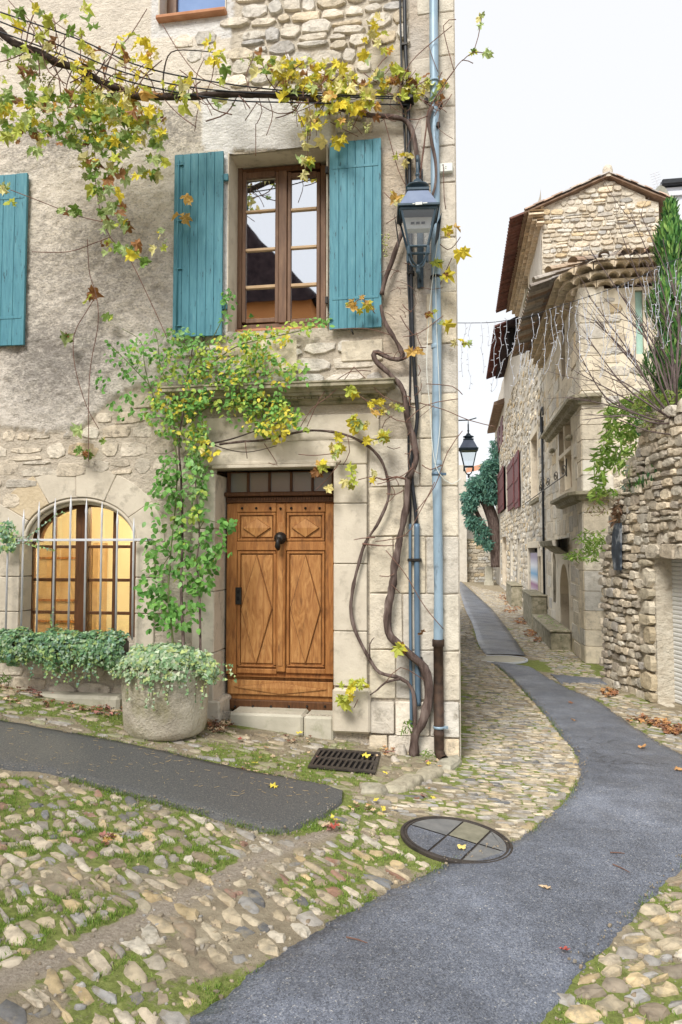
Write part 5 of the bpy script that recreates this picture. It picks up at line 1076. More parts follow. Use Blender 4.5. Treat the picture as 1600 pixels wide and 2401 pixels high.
# ---- climbing rose
rose = thing('climbing_rose', 'climbing rose with green and yellow leaves beside the oak door', 'rose', (pc.x, pc.y + .1, pc.z + Hh * .9))
def rstem(pp, r0, r1, mat='twig_g', off=.2):
    P = spline([F(x, y, (off + (.55 - off) * max(0, (y - 1250) / 250)) if y > 1250 else off) for x, y in pp], .06); n_ = len(P)
    MB().tube(P, [r0 + (r1 - r0) * i / (n_ - 1) for i in range(n_)], 7).build('stem', M[mat], rose, True)
rstem([(430, 1560), (430, 1500), (425, 1380), (428, 1250), (425, 1130), (420, 1040), (430, 960), (440, 880), (455, 800)], .016, .006, 'bark')
rstem([(405, 1560), (405, 1500), (395, 1400), (400, 1300), (412, 1180), (415, 1080), (400, 1000), (370, 930), (320, 870), (260, 810)], .010, .004); rstem([(470, 1560), (470, 1500), (468, 1400), (462, 1320), (468, 1250), (460, 1150), (455, 1080)], .012, .005, 'bark')
rstem([(425, 1050), (400, 980), (360, 930), (340, 860), (330, 800), (285, 770)], .008, .003); rstem([(430, 1000), (480, 960), (540, 930), (620, 900), (690, 890)], .009, .003); rstem([(440, 900), (500, 850), (560, 810), (640, 790), (740, 765), (775, 735)], .008, .003); rstem([(450, 860), (500, 790), (528, 730), (530, 700)], .006, .003); rstem([(430, 960), (380, 870), (370, 800), (360, 770)], .006, .003)
rstem([(470, 1045), (540, 1030), (600, 1010), (660, 990), (710, 985)], .010, .003, 'bark_d'); rstem([(470, 1030), (520, 1050), (580, 1060), (650, 1045)], .007, .003, 'bark_d'); rstem([(465, 1250), (480, 1220), (510, 1225), (540, 1215)], .005, .002); rstem([(400, 1300), (370, 1340), (340, 1350)], .005, .002)
RG = (.12, .30, .06); RG2 = (.19, .40, .09); RY = (.68, .60, .08); RYG = (.38, .50, .09); RP = (.28, .48, .18)
rl = []
RCL = [(390, 1300, 50, 190, 95, 1.25, [(RG, 5), (RG2, 4), (RP, 1)]), (360, 1380, 35, 90, 40, 1.25, [(RG, 5), (RG2, 4)]), (450, 1230, 45, 170, 80, 1.2, [(RG2, 4), (RP, 4), (RG, 2), (RYG, 1)]), (510, 1260, 35, 45, 26, 1.3, [(RG, 5), (RG2, 3)]), (470, 1340, 45, 50, 36, 1.25, [(RG, 3), (RG2, 4)]), (420, 1440, 60, 40, 40, 1.2, [(RG, 4), (RG2, 3)]), (395, 1120, 30, 60, 44, 1.0, [(RG, 4), (RG2, 3)]), (465, 1080, 30, 90, 80, 1.05, [(RP, 3), (RG2, 3), (RYG, 2)]), (530, 1230, 25, 20, 8, 1.3, [(RG, 1)]),
       (430, 990, 60, 60, 130, .95, [(RG2, 3), (RYG, 3), (RY, 2), (RG, 2)]), (420, 930, 70, 50, 130, .95, [(RG2, 3), (RYG, 3), (RY, 2), (RG, 2)]), (520, 900, 90, 60, 190, .95, [(RY, 2.6), (RYG, 4), (RG2, 4), (RG, 2)]), (600, 880, 90, 60, 190, .95, [(RY, 2.6), (RYG, 4), (RG2, 4), (RG, 2)]), (560, 820, 90, 40, 120, .9, [(RYG, 3), (RG2, 3), (RY, 2)]), (600, 960, 80, 50, 150, .95, [(RY, 2), (RYG, 4), (RG2, 3), (RG, 1)]), (660, 970, 50, 40, 80, .95, [(RG2, 4), (RYG, 3), (RY, 2)]), (640, 1010, 40, 25, 34, 1.1, [(RY, 4), (RYG, 2)]), (440, 850, 70, 50, 110, .9, [(RG2, 3), (RYG, 3), (RG, 2)]), (340, 860, 55, 50, 70, .95, [(RG, 3), (RG2, 3), (RYG, 1)]), (290, 820, 45, 40, 34, .95, [(RG, 4), (RG2, 2)]), (300, 950, 50, 30, 26, 1.05, [(RG, 4), (RG2, 2)]), (370, 960, 40, 40, 50, .95, [(RG2, 3), (RYG, 3)]), (380, 800, 40, 40, 30, .9, [(RG2, 3), (RYG, 2)]), (440, 790, 50, 20, 40, 1.1, [(RG2, 3), (RP, 2)]), (530, 720, 20, 45, 26, .9, [(RG, 3)]), (620, 785, 70, 22, 66, .9, [(RY, 3), (RYG, 3), (RG2, 2)]), (700, 770, 50, 18, 26, .95, [(RYG, 3), (RG2, 2)]), (740, 755, 30, 14, 10, 1.0, [(RG2, 3)]), (700, 880, 30, 30, 22, 1.0, [(RG2, 3), (RYG, 2)]), (240, 880, 15, 40, 8, 1.1, [(RG, 1)]), (710, 1000, 20, 20, 10, 1.1, [(RYG, 1), (RG2, 1)]), (490, 1050, 20, 20, 14, 1.3, [(YEL, 1), (CRM, 1)])]
for cx, cy, rx, ry, n_, sc_, pal in RCL:
    for _ in range(int(n_ * (1.15 if cy > 1050 else .82))):
        a, q = U(0, 6.28), math.sqrt(rnd.random()); x, y = cx + rx * q * math.cos(a), cy + ry * q * math.sin(a); o_ = .2 if y < 1250 else .2 + .3 * (y - 1250) / 250
        p0 = F(x, y, max(.09, o_ + U(-.14, .16))); c = rnd.choices([q_[0] for q_ in pal], [q_[1] for q_ in pal])[0]; base = leaf_rot(Vector((0, -1, .5)), .6)
        for k in range(rnd.choice((1, 2, 3, 3))):
            p = p0 + Vector((U(-.035, .035), U(-.02, .02), U(-.035, .035))); s = U(.038, .062) * sc_
            rl.append((rnd.choice(RLEAF), TRS(p, leaf_rot(Vector((0, -1, .5)), .7), (s, s, s)), vary(c, .22)))
pieces('leaf', rl, rose, M['leaf_a'], 300, 'smaller_leaves')
# ---- variegated ivy, trough and planter
def ivy(name, label, centre, spots, trails, parent_loc, pal):
    t = thing(name, label, 'ivy', parent_loc); ii = []
    for p, nrm in spots:
        for k in range(2): s = U(.028, .050); ii.append((rnd.choice(ILEAF), TRS(p + Vector((U(-.02, .02), U(-.02, .02), U(-.015, .015))), leaf_rot(nrm, .45), (s, s, s)), vary(rnd.choices([q[0] for q in pal], [q[1] for q in pal])[0], .2)))
    vines_ = MB()
    for P in trails:
        P = spline(P, .025); vines_.tube(P, .0025, 4)
        for p in P:
            if rnd.random() < .85: s = U(.018, .034); ii.append((rnd.choice(ILEAF), TRS(p + Vector((U(-.012, .012), U(-.02, .004), U(-.01, .01))), leaf_rot(Vector((0, -1, .3)), .45), (s, s, s)), vary(rnd.choices([q[0] for q in pal], [q[1] for q in pal])[0], .2)))
    joined('foliage', ii, M['leaf_a'], t)
    if trails: tag(vines_.build('trailing_stems', M['twig_g'], t), kind='stuff')
IV1 = [((.13, .27, .13), 3), ((.24, .42, .20), 4), ((.44, .58, .40), 2.5), ((.38, .52, .18), 2), ((.22, .36, .28), 2)]; IV2 = [((.26, .42, .22), 4), ((.44, .56, .36), 4), ((.50, .60, .24), 2.5), ((.60, .68, .50), 1.5), ((.17, .30, .14), 2)]
sp = []
xl_, xr_ = fx(8, 1500, .25), fx(300, 1500, .25)
for _ in range(1500):
    x = U(xl_, xr_); t = U(0, PI * .9); rr = .125 + .06 * noise.noise(Vector((x * 4, 0, 0))) + .04 * noise.noise(Vector((x * 13, t, 0))); sp.append((Vector((x, YF - .25 - rr * 1.0 * math.sin(t) * 1.0, zb - .06 + rr * 1.15 * math.cos(t) * (1.0 if t < 1.6 else 1.3))), Vector((0, -math.sin(t), math.cos(t) + .3))))
tr = []
for x0, y0, x1, y1 in ((120, 1530, 112, 1585), (150, 1530, 135, 1605), (165, 1530, 140, 1590), (180, 1530, 150, 1570), (200, 1525, 185, 1605), (175, 1540, 168, 1570), (220, 1530, 205, 1575), (100, 1520, 108, 1560), (240, 1530, 245, 1560), (60, 1520, 55, 1545), (190, 1540, 178, 1612), (160, 1520, 155, 1600)):
    a, b_ = F(x0, y0, .36), F(x1, y1, .38); tr.append([a, a.lerp(b_, .5) + Vector((U(-.03, .03), -.02, -.02)), b_])
for k in range(30):
    x = U(60, 250); a, b_ = F(x, 1525, .34), F(x + U(-20, 10), U(1550, 1600), .37); tr.append([a, a.lerp(b_, .5) + Vector((U(-.03, .03), -.02, 0)), b_])
ivy('ivy', 'dark variegated ivy filling the trough under the arched window', None, sp, tr, (acx, YF - .25, zb - .1), IV1)
sp = []
for _ in range(1500):
    a = U(0, 6.283); q = math.sqrt(rnd.random()); rr = R_ * (1.12 + .26 * noise.noise(Vector((math.cos(a) * 2, math.sin(a) * 2, 3)))); z = pc.z + Hh * 1.0 + .17 * (1 - q ** 2.2) - (.05 if q > .93 else 0) + .03 * noise.noise(Vector((a * 2, q * 4, 1)))
    sp.append((Vector((pc.x + rr * q * math.cos(a), pc.y + rr * q * math.sin(a), z + U(-.02, .02))), Vector((math.cos(a) * q, math.sin(a) * q - .25, .7))))
for _ in range(260):   # spill to the right beyond the rim
    t = rnd.random(); sp.append((Vector((pc.x + R_ * (.9 + .38 * t), pc.y - .12 + U(-.12, .12), pc.z + Hh * 1.04 + .08 - .16 * t + U(-.05, .05))), Vector((.4, -.6, .5))))
for _ in range(240):   # link towards the trough
    t = rnd.random(); sp.append((Vector((pc.x - R_ * (.8 + .35 * t), pc.y + .1 + U(-.1, .1) + .2 * t, pc.z + Hh * 1.05 + U(-.04, .10))), Vector((-.1, -.6, .6))))
tr = []
for x0, x1, y1 in ((318, 300, 1640), (350, 362, 1665), (380, 396, 1650), (410, 388, 1640), (432, 440, 1635), (462, 458, 1645), (330, 322, 1615), (360, 350, 1640), (372, 340, 1655), (400, 405, 1620), (420, 425, 1610), (440, 448, 1600), (455, 452, 1610), (470, 474, 1660), (310, 300, 1600), (345, 338, 1620), (390, 372, 1630), (485, 482, 1630), (515, 530, 1595), (530, 545, 1580), (505, 508, 1605), (540, 556, 1600), (300, 265, 1590), (290, 250, 1580)):
    yy = pc.y - math.sqrt(max(.02, (R_ * 1.08) ** 2 - min(R_ * R_, (onY(x0, 1600, pc.y - .3).x - pc.x) ** 2))); a, b_ = onY(x0, 1555, yy), onY(x1, y1, yy); tr.append([a, a.lerp(b_, .5) + Vector((U(-.02, .02), -.02, 0)), b_])
ivy('ivy', 'pale variegated ivy mounding over the round stone planter', None, sp, tr, (pc.x, pc.y, pc.z + Hh * .9), IV2)
sp = []
for _ in range(90): x, y = 12 + U(-14, 26), 1262 + U(-38, 30); sp.append((F(x, y, .16 + U(-.05, .05)), Vector((0, -1, .4))))
tr = [[F(20, 1260, .14), F(70, 1255, .14), F(120, 1215, .15), F(150, 1200, .14)], [F(30, 1270, .14), F(90, 1280, .14), F(125, 1290, .14)], [F(60, 1265, .14), F(95, 1268, .14)], [F(125, 1490, .16), F(120, 1450, .16), F(125, 1425, .14)]]
ivy('ivy', 'dark ivy sprig creeping along the window guard at the left edge', None, sp, tr, F(12, 1290, .1), IV1)

# ================================================================ HOUSES AND WALL ON THE RIGHT
XB = 2.2
def holed_wall(par, name, P0, u, nrm, u0, u1, z0, z1, holes, mat, step=.25, depth=.22, rough=.0, back=None, top=None, rmat='ash'):
    """wall sheet with recessed openings. P0 base point, u along, nrm outward. holes: (ua, ub, za, zb, back material)"""
    us = sorted(set([u0, u1] + [h[i] for h in holes for i in (0, 1)] + [u0 + (u1 - u0) * i / max(1, int((u1 - u0) / step)) for i in range(int((u1 - u0) / step) + 1)]))
    zs_ = sorted(set([z0, z1] + [h[i] for h in holes for i in (2, 3)] + [z0 + (z1 - z0) * i / max(1, int((z1 - z0) / step)) for i in range(int((z1 - z0) / step) + 1)]))
    def pt(a, z, d=0): return P0 + u * a + nrm * (d + rough * noise.noise(Vector((a * 2, z * 2, 5)))) + Vector((0, 0, z - P0.z))
    b_ = MB(); nn = len(us)
    for z in zs_:
        for a in us: b_.v.append(tuple(pt(a, z if top is None else min(z, top(a)))))
    for j in range(len(zs_) - 1):
        for i in range(nn - 1):
            ca, cz_ = (us[i] + us[i + 1]) / 2, (zs_[j] + zs_[j + 1]) / 2
            if any(h[0] < ca < h[1] and h[2] < cz_ < h[3] for h in holes) or (top and zs_[j] > top(ca)): continue
            A = j * nn + i; b_.f.append((A, A + 1, A + nn + 1, A + nn))
    w = b_.build(name, mat, par)
    for ua, ub, za, zb_, bm_ in holes:
        q = MB(); F4 = [pt(ua, za), pt(ub, za), pt(ub, zb_), pt(ua, zb_)]; B4 = [p - nrm * depth for p in F4]
        q.add(F4 + B4, [(0, 1, 5, 4), (1, 2, 6, 5), (2, 3, 7, 6), (3, 0, 4, 7)]); rv = q.build('reveal', M[rmat], par)
        if bm_: MB().add(B4, [(0, 1, 2, 3)]).build('opening_back', M[bm_], rv)
    return w
def XP(px, py): return onX(px, py, XB)
def hole(x0, x1, y0, y1, mat, xm=None):   # px extents on the lane front -> (ua,ub,za,zb) with ua measured as -Y
    xm = xm or (x0 + x1) / 2; return (-XP(x1, y0).y if False else min(XP(x0, y0).y, XP(x1, y0).y), max(XP(x0, y0).y, XP(x1, y0).y), XP(xm, y1).z, XP(xm, y0).z, mat)
uY = Vector((0, 1, 0)); nX = Vector((-1, 0, 0)); GZ = g(XB) - .1
M['lane_wall'] = pm('lane_front_rubble', [(.2, (.44, .385, .30)), (.45, (.62, .56, .46)), (.7, (.72, .67, .57))], 7, .92, .15, bumps=((9, .9, .06), (40, .5, .02)), stretch=(1, 1, 1.6), dirt=((.27, .235, .185), 4, .56, .70))
M['lane_ash'] = pm('golden_ashlar', [(.2, (.60, .53, .41)), (.5, (.74, .665, .53)), (.8, (.80, .73, .60))], 4, .9, .15, bumps=((30, .4, .01),), dirt=((.30, .27, .21), 3, .6, .78))
YC = 13.55; YG_ = 19.3; YE = 27.2
# ---------------- near corner house with the rounded tile eave
ch = thing('corner_stone_house', 'golden stone house with a rounded tile eave behind the ruined wall', 'house', (XB + 1.5, YC, g(3)))
holes = [hole(1309, 1340, 996, 1152, 'wood_trim', 1324), hole(1247, 1262, 1022, 1172, 'wood_trim'), hole(1296, 1303, 1292, 1412, 'dark'), hole(1313, 1334, 1322, 1530, 'wood_trim'), hole(1268, 1280, 1305, 1402, 'wood_trim'), hole(1240, 1263, 1285, 1395, 'dark'), hole(1316, 1324, 745, 892, 'wood_trim')]
holes = [h for h in holes if h[1] > h[0]]
zE = 6.35
holed_wall(ch, 'lane_front', Vector((XB, 0, GZ)), uY, nX, YC, YG_, GZ, zE, [h for h in holes if h[1] < YG_ + .05 and h[0] > YC], M['lane_ash'], .3, .2, .02)
holed_wall(ch, 'street_front', Vector((0, YC, GZ)), Vector((1, 0, 0)), Vector((0, -1, 0)), XB, 6.2, GZ, zE, [(onY(1490, 700, YC).x, onY(1508, 700, YC).x, onY(1500, 830, YC).z, onY(1500, 680, YC).z, 'mint')], M['lane_ash'], .3, .08, .02)
MB().box(XB + .05, 6.2, YC + .3, YG_ - .05, zE - .1, zE - .02).build('loft_floor', M['dark'], ch)
hs = hole(1309, 1340, 996, 1152, None, 1324)
for f in (.5,):
    y = hs[0] + (hs[1] - hs[0]) * f; MB().box(XB - .01, XB + .12, y - .05, y + .05, hs[2], hs[3]).build('stone_mullion', M['lane_ash'], ch, False, .01)
zt_ = XP(1325, 1063).z; MB().box(XB - .012, XB + .11, hs[0], hs[1], zt_ - .05, zt_ + .05).build('stone_transom', M['lane_ash'], ch, False, .01)
for px_, py_ in ((1342, 1020), (1301, 1052)):
    p = XP(px_, py_); MB().box(XB - .12, XB, p.y - .10, p.y + .10, p.z - .10, p.z).build('corbel', M['cornice'], ch, False, .03)
def course(par, z0, z1, dep, y0, y1, x1, name, mat, r=.25):
    P = [Vector((x1, YC, 0)), Vector((XB + .02, YC, 0)), Vector((XB, YC + .02, 0)), Vector((XB, y1, 0))]; b_ = MB(); rows = []
    for (d, z) in ((.0, z0), (dep * .5, z0 + (z1 - z0) * .15), (dep * .6, z0 + (z1 - z0) * .5), (dep, z0 + (z1 - z0) * .6), (dep, z1 - .02), (0, z1)):
        rows.append([(x1, YC - d, z), (XB + .1, YC - d, z), (XB - d * .6, YC - d * .6, z), (XB - d, YC + .12, z), (XB - d, y1, z)])
    return b_.grid(rows).build(name, mat, par)
course(ch, XP(1350, 968).z, XP(1350, 945).z + .02, .22, YC, 18.2, onY(1408, 950, YC).x, 'string_course', M['cornice'])
course(ch, XP(1352, 1182).z, XP(1352, 1158).z, .26, YC, 16.2, onY(1440, 1160, YC).x, 'stone_ledge', M['cornice'])
y0_, y1_ = XP(1338, 1280).y, XP(1303, 1280).y; z_ = XP(1325, 1275).z
hb = MB(); hb.grid([[(XB - d, y0_, z), (XB - d, y1_, z)] for d, z in ((0, z_ - .22), (.12, z_ - .16), (.22, z_ - .08), (.34, z_ - .04), (.36, z_ + .06), (0, z_ + .12))]).build('door_hood', M['cornice'], ch)
# rubble and quoins on the street front, as parts
GP = [((.70, .62, .49), 4), ((.64, .575, .465), 3), ((.72, .67, .575), 3), ((.58, .545, .485), 1.8), ((.68, .55, .36), .8)]
def side_st(P, theta, w, h, d, pal, var=STONES, gap=.012, a=.14):
    return (rnd.choice(var), TRS(P, Euler((0, U(-.05, .05), theta) if var is STONES else (0, 0, theta), 'XYZ'), (max(w - gap, .03), d, max(h - gap, .03))), vary(rnd.choices([q[0] for q in pal], [q[1] for q in pal])[0], a))
ins = []
mint = (onY(1484, 700, YC).x, onY(1514, 700, YC).x, onY(1500, 838, YC).z, onY(1500, 672, YC).z)
for cu, cv, w, h in courses(XB + .42, 5.2, -.3, zE - .15, (.14, .26), (.22, .6)):
    if mint[0] - w / 2 < cu < mint[1] + w / 2 and mint[2] - h / 2 < cv < mint[3] + h / 2: continue
    if proj((cu, YC, cv))[0] < 1640: ins.append(side_st((cu, YC + .004, cv), 0, w, h, U(.012, .035), GP))
pieces('stone', ins, ch, M['stone_a'], 220); ins = []
z = GZ + .1; k = 0
while z < zE - .2:
    h = U(.26, .38); ins.append(side_st((XB + .21 + .05 * (k % 2), YC + .004, z + h / 2), 0, .44 + .1 * (k % 2), h, .03, GP, BLOCKS, .008, .08)); ins.append(side_st((XB + .004, YC + .22 + .06 * (k % 2), z + h / 2), -PI / 2, .42 + .1 * (k % 2), h, .024, GP, BLOCKS, .008, .08)); z += h; k += 1
for cu, cv, w, h in courses(YC + .5, YG_, GZ + .1, zE - .1, (.24, .36), (.4, .8)):
    if not any(hh[0] - .1 - w / 2 < cu < hh[1] + .1 + w / 2 and hh[2] - .1 - h / 2 < cv < hh[3] + .1 + h / 2 for hh in holes): ins.append(side_st((XB + .004, cu, cv), -PI / 2, w, h, U(.01, .02), GP, BLOCKS, .012, .08))
pieces('dressed_block', ins, ch, M['ash_a'], 200)
# tile eave: three corbelled rows of half-round tiles
def arch_tile():
    """one corbelled eave unit: hollow barrel below, mortar face above"""
    b_ = MB(); n_ = 8; arc = [(.46 * math.cos(PI * k / n_), .70 * math.sin(PI * k / n_)) for k in range(n_ + 1)]
    b_.grid([[(x, y, z) for x, z in arc] for y in (0, -1)])
    b_.grid([[(x, -1, z) for x, z in arc], [(x * 1.09, -1, max(0, z * 1.0) + .10 * (z > .02)) for x, z in arc]])
    b_.grid([[(x * 1.09, -1, z + .10 * (z > .02)) for x, z in arc], [(.5 - k / n_, -.97, 1.0) for k in range(n_ + 1)]])
    b_.grid([[(.5, -.97, 1), (-.5, -.97, 1)], [(.5, 0, 1), (-.5, 0, 1)]]); return b_
ATILE = [var_mesh('eave_tile', arch_tile(), M['tile_o'])]
TC = [((.68, .57, .42), 4), ((.62, .51, .37), 3), ((.72, .61, .47), 2)]
def eave(par, path, z0, rows=3, tw_=.2, dz=.13, dout=.11, flat=True):
    """path: list of (point, outward) sampled at tile spacing"""
    ins = []
    for k in range(rows):
        o1 = .04 + dout * (k + 1); z = z0 + dz * k
        for i, (p, n_) in enumerate(path):
            th = math.atan2(n_.x, -n_.y); q = p + Vector((n_.y, -n_.x, 0)) * (tw_ * .5 * (k % 2)); c_ = vary(rnd.choices([q_[0] for q_ in TC], [q_[1] for q_ in TC])[0], .12)
            ins.append((ATILE[0], TRS((q.x - n_.x * .05, q.y - n_.y * .05, z), Euler((0, 0, th)), (tw_ * (1.01 if abs(n_.x) < .01 or abs(n_.y) < .01 else 1.05 + o1 / .55), o1 + .05, dz)), c_))
    pieces('eave_tile', ins, par, M['tile_a'], 200)
r_ = .55; path = []
for k in range(15, -1, -1): path.append((Vector((XB + r_ + .1 + .2 * k, YC, 0)), Vector((0, -1, 0))))
for k in range(4): a = PI / 2 * (k + .5) / 4; c = Vector((XB + r_, YC + r_, 0)); d = Vector((-math.sin(a), -math.cos(a), 0)); path.append((c + d * r_, d))
y = YC + r_ + .1
while y < YG_: path.append((Vector((XB, y, 0)), nX)); y += .2
eave(ch, path, zE)
rt = MB(); zr = zE + .42
ins = []
BTILE = [var_mesh('roof_tile', MB().grid([[(.5 * math.cos(PI * k / 6), y, .5 * math.sin(PI * k / 6)) for k in range(7)] for y in (0, -1)]), M['tile_o'])]
RT = [((.46, .33, .25), 3), ((.42, .38, .34), 3), ((.50, .40, .31), 2), ((.33, .30, .28), 2)]
for p, n_ in path:
    th = math.atan2(n_.x, -n_.y)
    for k in range(3):
        q = p - n_ * (.34 * k - .42); ins.append((BTILE[0], Matrix.Translation((q.x - n_.x * .4 * 0, q.y, zr + .02 + .12 * k)) @ Euler((0, 0, th)).to_matrix().to_4x4() @ Euler((.30, 0, 0)).to_matrix().to_4x4() @ Matrix.Diagonal((.19, .4, .16, 1)), vary(rnd.choices([q_[0] for q_ in RT], [q_[1] for q_ in RT])[0], .15)))
pieces('roof_tile', ins, ch, M['tile_a'], 150)
MB().add([(6.2, YC - .38, zr - .03), (XB + .2, YC - .38, zr - .03), (XB - .38, YC + .5, zr - .03), (XB - .38, YG_, zr - .03), (XB + 1.2, YG_, zr + .9), (6.2, YG_, zr + 1.6), (6.2, YC + .6, zr + .2)], [(0, 1, 2, 3, 4), (0, 4, 5)]).build('roof', M['tile_slab'], ch)
# poster banner in the arched opening, and window bars
hp = hole(1240, 1263, 1285, 1395, None); pb = thing('poster_banner', 'white blue and purple poster hanging in the arched shop opening', 'poster', (XB + .06, (hp[0] + hp[1]) / 2, hp[2]))
m, n, l, b = mk('printed_poster'); geo = n.new('ShaderNodeNewGeometry'); sx = n.new('ShaderNodeSeparateXYZ'); l.new(geo.outputs['Position'], sx.inputs[0]); mr = n.new('ShaderNodeMapRange'); mr.inputs[1].default_value = hp[2]; mr.inputs[2].default_value = hp[3]; l.new(sx.outputs[2], mr.inputs[0])
l.new(ramp(n, l, mr.outputs[0], [(0, (.7, .68, .75)), (.22, (.30, .10, .25)), (.3, (.72, .74, .80)), (.45, (.10, .35, .62)), (.62, (.70, .74, .82)), (.8, (.30, .26, .40))]), b.inputs['Base Color']); M['poster'] = m
MB().box(XB + .05, XB + .06, hp[0] + .05, hp[1] - .05, hp[2] + .05, hp[3] - .15).build('sheet', M['poster'], pb); MB().box(XB + .045, XB + .065, hp[0] + .04, hp[1] - .04, hp[3] - .15, hp[3] - .12).build('rail', M['iron'], pb)
# ---------------- tall gable house
gh = thing('gable_house', 'tall rubble gable house with a tiled roof up the lane', 'house', (XB + 1.6, YG_, g(3)))
def GY(px, py): return onY(px, py, YG_)
ap = GY(1425, 420); le = GY(1262, 492); re_ = GY(1545, 474)
def gtop(x): return le.z + (ap.z - le.z) * (x - le.x) / (ap.x - le.x) if x < ap.x else ap.z + (re_.z - ap.z) * (x - ap.x) / (re_.x - ap.x)
holed_wall(gh, 'gable_wall', Vector((0, YG_, GZ)), Vector((1, 0, 0)), Vector((0, -1, 0)), XB, re_.x, 5.5, ap.z + .3, [], M['lane_wall'], .3, .1, .03, top=gtop)
zL = le.z - .42
lh = []
for x0, x1, y0, y1, mt in ((1232, 1240, 590, 700, 'dark'), (1172, 1185, 1100, 1200, 'dark'), (1186, 1195, 1090, 1200, 'dark'), (1213, 1222, 1075, 1190, 'dark'), (1177, 1187, 1258, 1372, 'wood_trim'), (1196, 1202, 1262, 1350, 'glass_dusty'), (1212, 1218, 1262, 1380, 'dark'), (1240, 1263, 1285, 1395, 'dark'), (1247, 1262, 1022, 1172, 'wood_trim'), (1265, 1271, 1305, 1402, 'wood_trim')):
    h = hole(x0, x1, y0, y1, mt)
    if h[0] > YG_ and h[1] > h[0] + .02: lh.append(h)
YE2 = 46.
holed_wall(gh, 'lane_front', Vector((XB, 0, GZ)), uY, nX, YG_, YE, GZ, zL, [h for h in lh if h[1] < YE], M['far_pl'], .4, .2, .03)
def arch_fill(par, h, name='arch_head'):
    ya, yb, zt_ = h[0], h[1], h[3]; rz = min((yb - ya) * .5, .7); b_ = MB(); top_ = []; low = []
    for k in range(13): t = PI * k / 12; top_.append((XB - .004, (ya + yb) / 2 - (yb - ya) / 2 * math.cos(t), zt_)); low.append((XB - .004, (ya + yb) / 2 - (yb - ya) / 2 * math.cos(t), zt_ - rz + rz * math.sin(t)))
    b_.grid([low, top_]); b_.grid([[(XB + .2, y, z) for x, y, z in low], low]); b_.build(name, M['lane_ash'], par)
def stone_frame(par, h):
    for a_, c_ in ((h[0] - .16, h[0] - .002), (h[1] + .002, h[1] + .16)): MB().box(XB - .03, XB + .05, a_, c_, h[2], h[3] + .001).build('stone_frame', M['lane_ash'], par, False, .01)
    MB().box(XB - .032, XB + .05, h[0] - .16, h[1] + .16, h[3] + .002, h[3] + .2).build('stone_frame', M['lane_ash'], par, False, .01); MB().box(XB - .08, XB + .05, h[0] - .2, h[1] + .2, h[2] - .12, h[2] - .002).build('stone_sill', M['cornice'], par, False, .01)
for h in lh:
    if h[1] < YE: stone_frame(gh, h)
    if h[4] == 'dark' and 20 < h[0] < 21 or 19.3 < h[0] < 19.9: arch_fill(gh, h)
for h in holes:
    if YC < h[0] and h[1] < YG_ and h[3] < 2.2: arch_fill(ch, h)
eave(gh, [(Vector((XB, YG_ - .1 + .22 * k, 0)), nX) for k in range(int((YE - YG_) / .22))], zL - .02, 4, .22, .12, .10)
ins = []
for cu, cv, w, h in courses(XB + .02, re_.x, 6.6, ap.z, (.10, .20), (.14, .42)):
    if cv + h / 2 < gtop(cu) - .02 and cv > 7.2 + .12 * (cu - XB): ins.append(side_st((cu, YG_ + .004, cv), 0, w, h, U(.03, .07), GP, gap=.018, a=.2))
pieces('stone', ins, gh, M['stone_a'], 300)
ins = []; 
for sgn, a, b_ in ((1, le, ap), (-1, ap, re_)):
    a2 = Vector((a.x - (.34 if sgn > 0 else 0), 0, a.z - (.14 if sgn > 0 else 0))); b2 = Vector((b_.x + (0 if sgn > 0 else .3), 0, b_.z - (0 if sgn > 0 else .1))); d = b2 - a2; n_ = 9
    MB().add([(a2.x, YG_ - .16, a2.z + .02), (b2.x, YG_ - .16, b2.z + .02), (b2.x, YE + .1, b2.z + .02), (a2.x, YE + .1, a2.z + .02), (a2.x, YG_ - .16, a2.z + .055), (b2.x, YG_ - .16, b2.z + .055), (b2.x, YE + .1, b2.z + .055), (a2.x, YE + .1, a2.z + .055)], [(3, 2, 1, 0), (4, 5, 6, 7), (0, 1, 5, 4), (1, 2, 6, 5), (2, 3, 7, 6), (3, 0, 4, 7)]).build('roof_slope', M['tile_slab'], gh)
    for k in range(n_):
        for r in range(2):
            p = a2.lerp(b2, (k + .5) / n_); ins.append((BTILE[0], Matrix.Translation((p.x - d.x / n_ * .5 * 1.0, YG_ - .1 + r * .2, p.z + .09 + .015 * (k % 2) - d.z / n_ * .5)) @ Matrix(((d.normalized().x, 0, -d.normalized().z), (0, 1, 0), (d.normalized().z, 0, d.normalized().x))).to_4x4() @ Euler((0, 0, PI / 2)).to_matrix().to_4x4() @ Matrix.Diagonal((.2, d.length / n_ * 1.12, .13, 1)), vary(rnd.choices([q[0] for q in RT], [q[1] for q in RT])[0], .2)))
pieces('verge_tile', ins, gh, M['tile_a'])
MB().lathe([(.13, -.1), (.13, .12), (.11, .2), (.06, .25), (0, .26)], (ap.x, YG_ - .05, ap.z + .1), 10).build('ridge_cap', M['lane_wall'], gh, True)
ins = []
for k in range(int((YE - YG_) / .21)): ins.append((BTILE[0], Matrix.Translation((le.x - .34 + .06, YG_ + .1 + k * .21, le.z - .14 + .10)) @ Euler((0, 0, -PI / 2)).to_matrix().to_4x4() @ Euler((.33, 0, 0)).to_matrix().to_4x4() @ Matrix.Diagonal((.2, .45, .16, 1)), vary((.20, .10, .08), .2)))
pieces('eave_cover_tile', ins, gh, M['tile_a'])
cp = GY(1490, 440); MB().box(cp.x - .28, cp.x + .3, YG_ + 2.5, YG_ + 3.2, re_.z - .4, GY(1490, 424).z + .6).build('chimney_stack', M['lane_wall'], gh, False, .03)
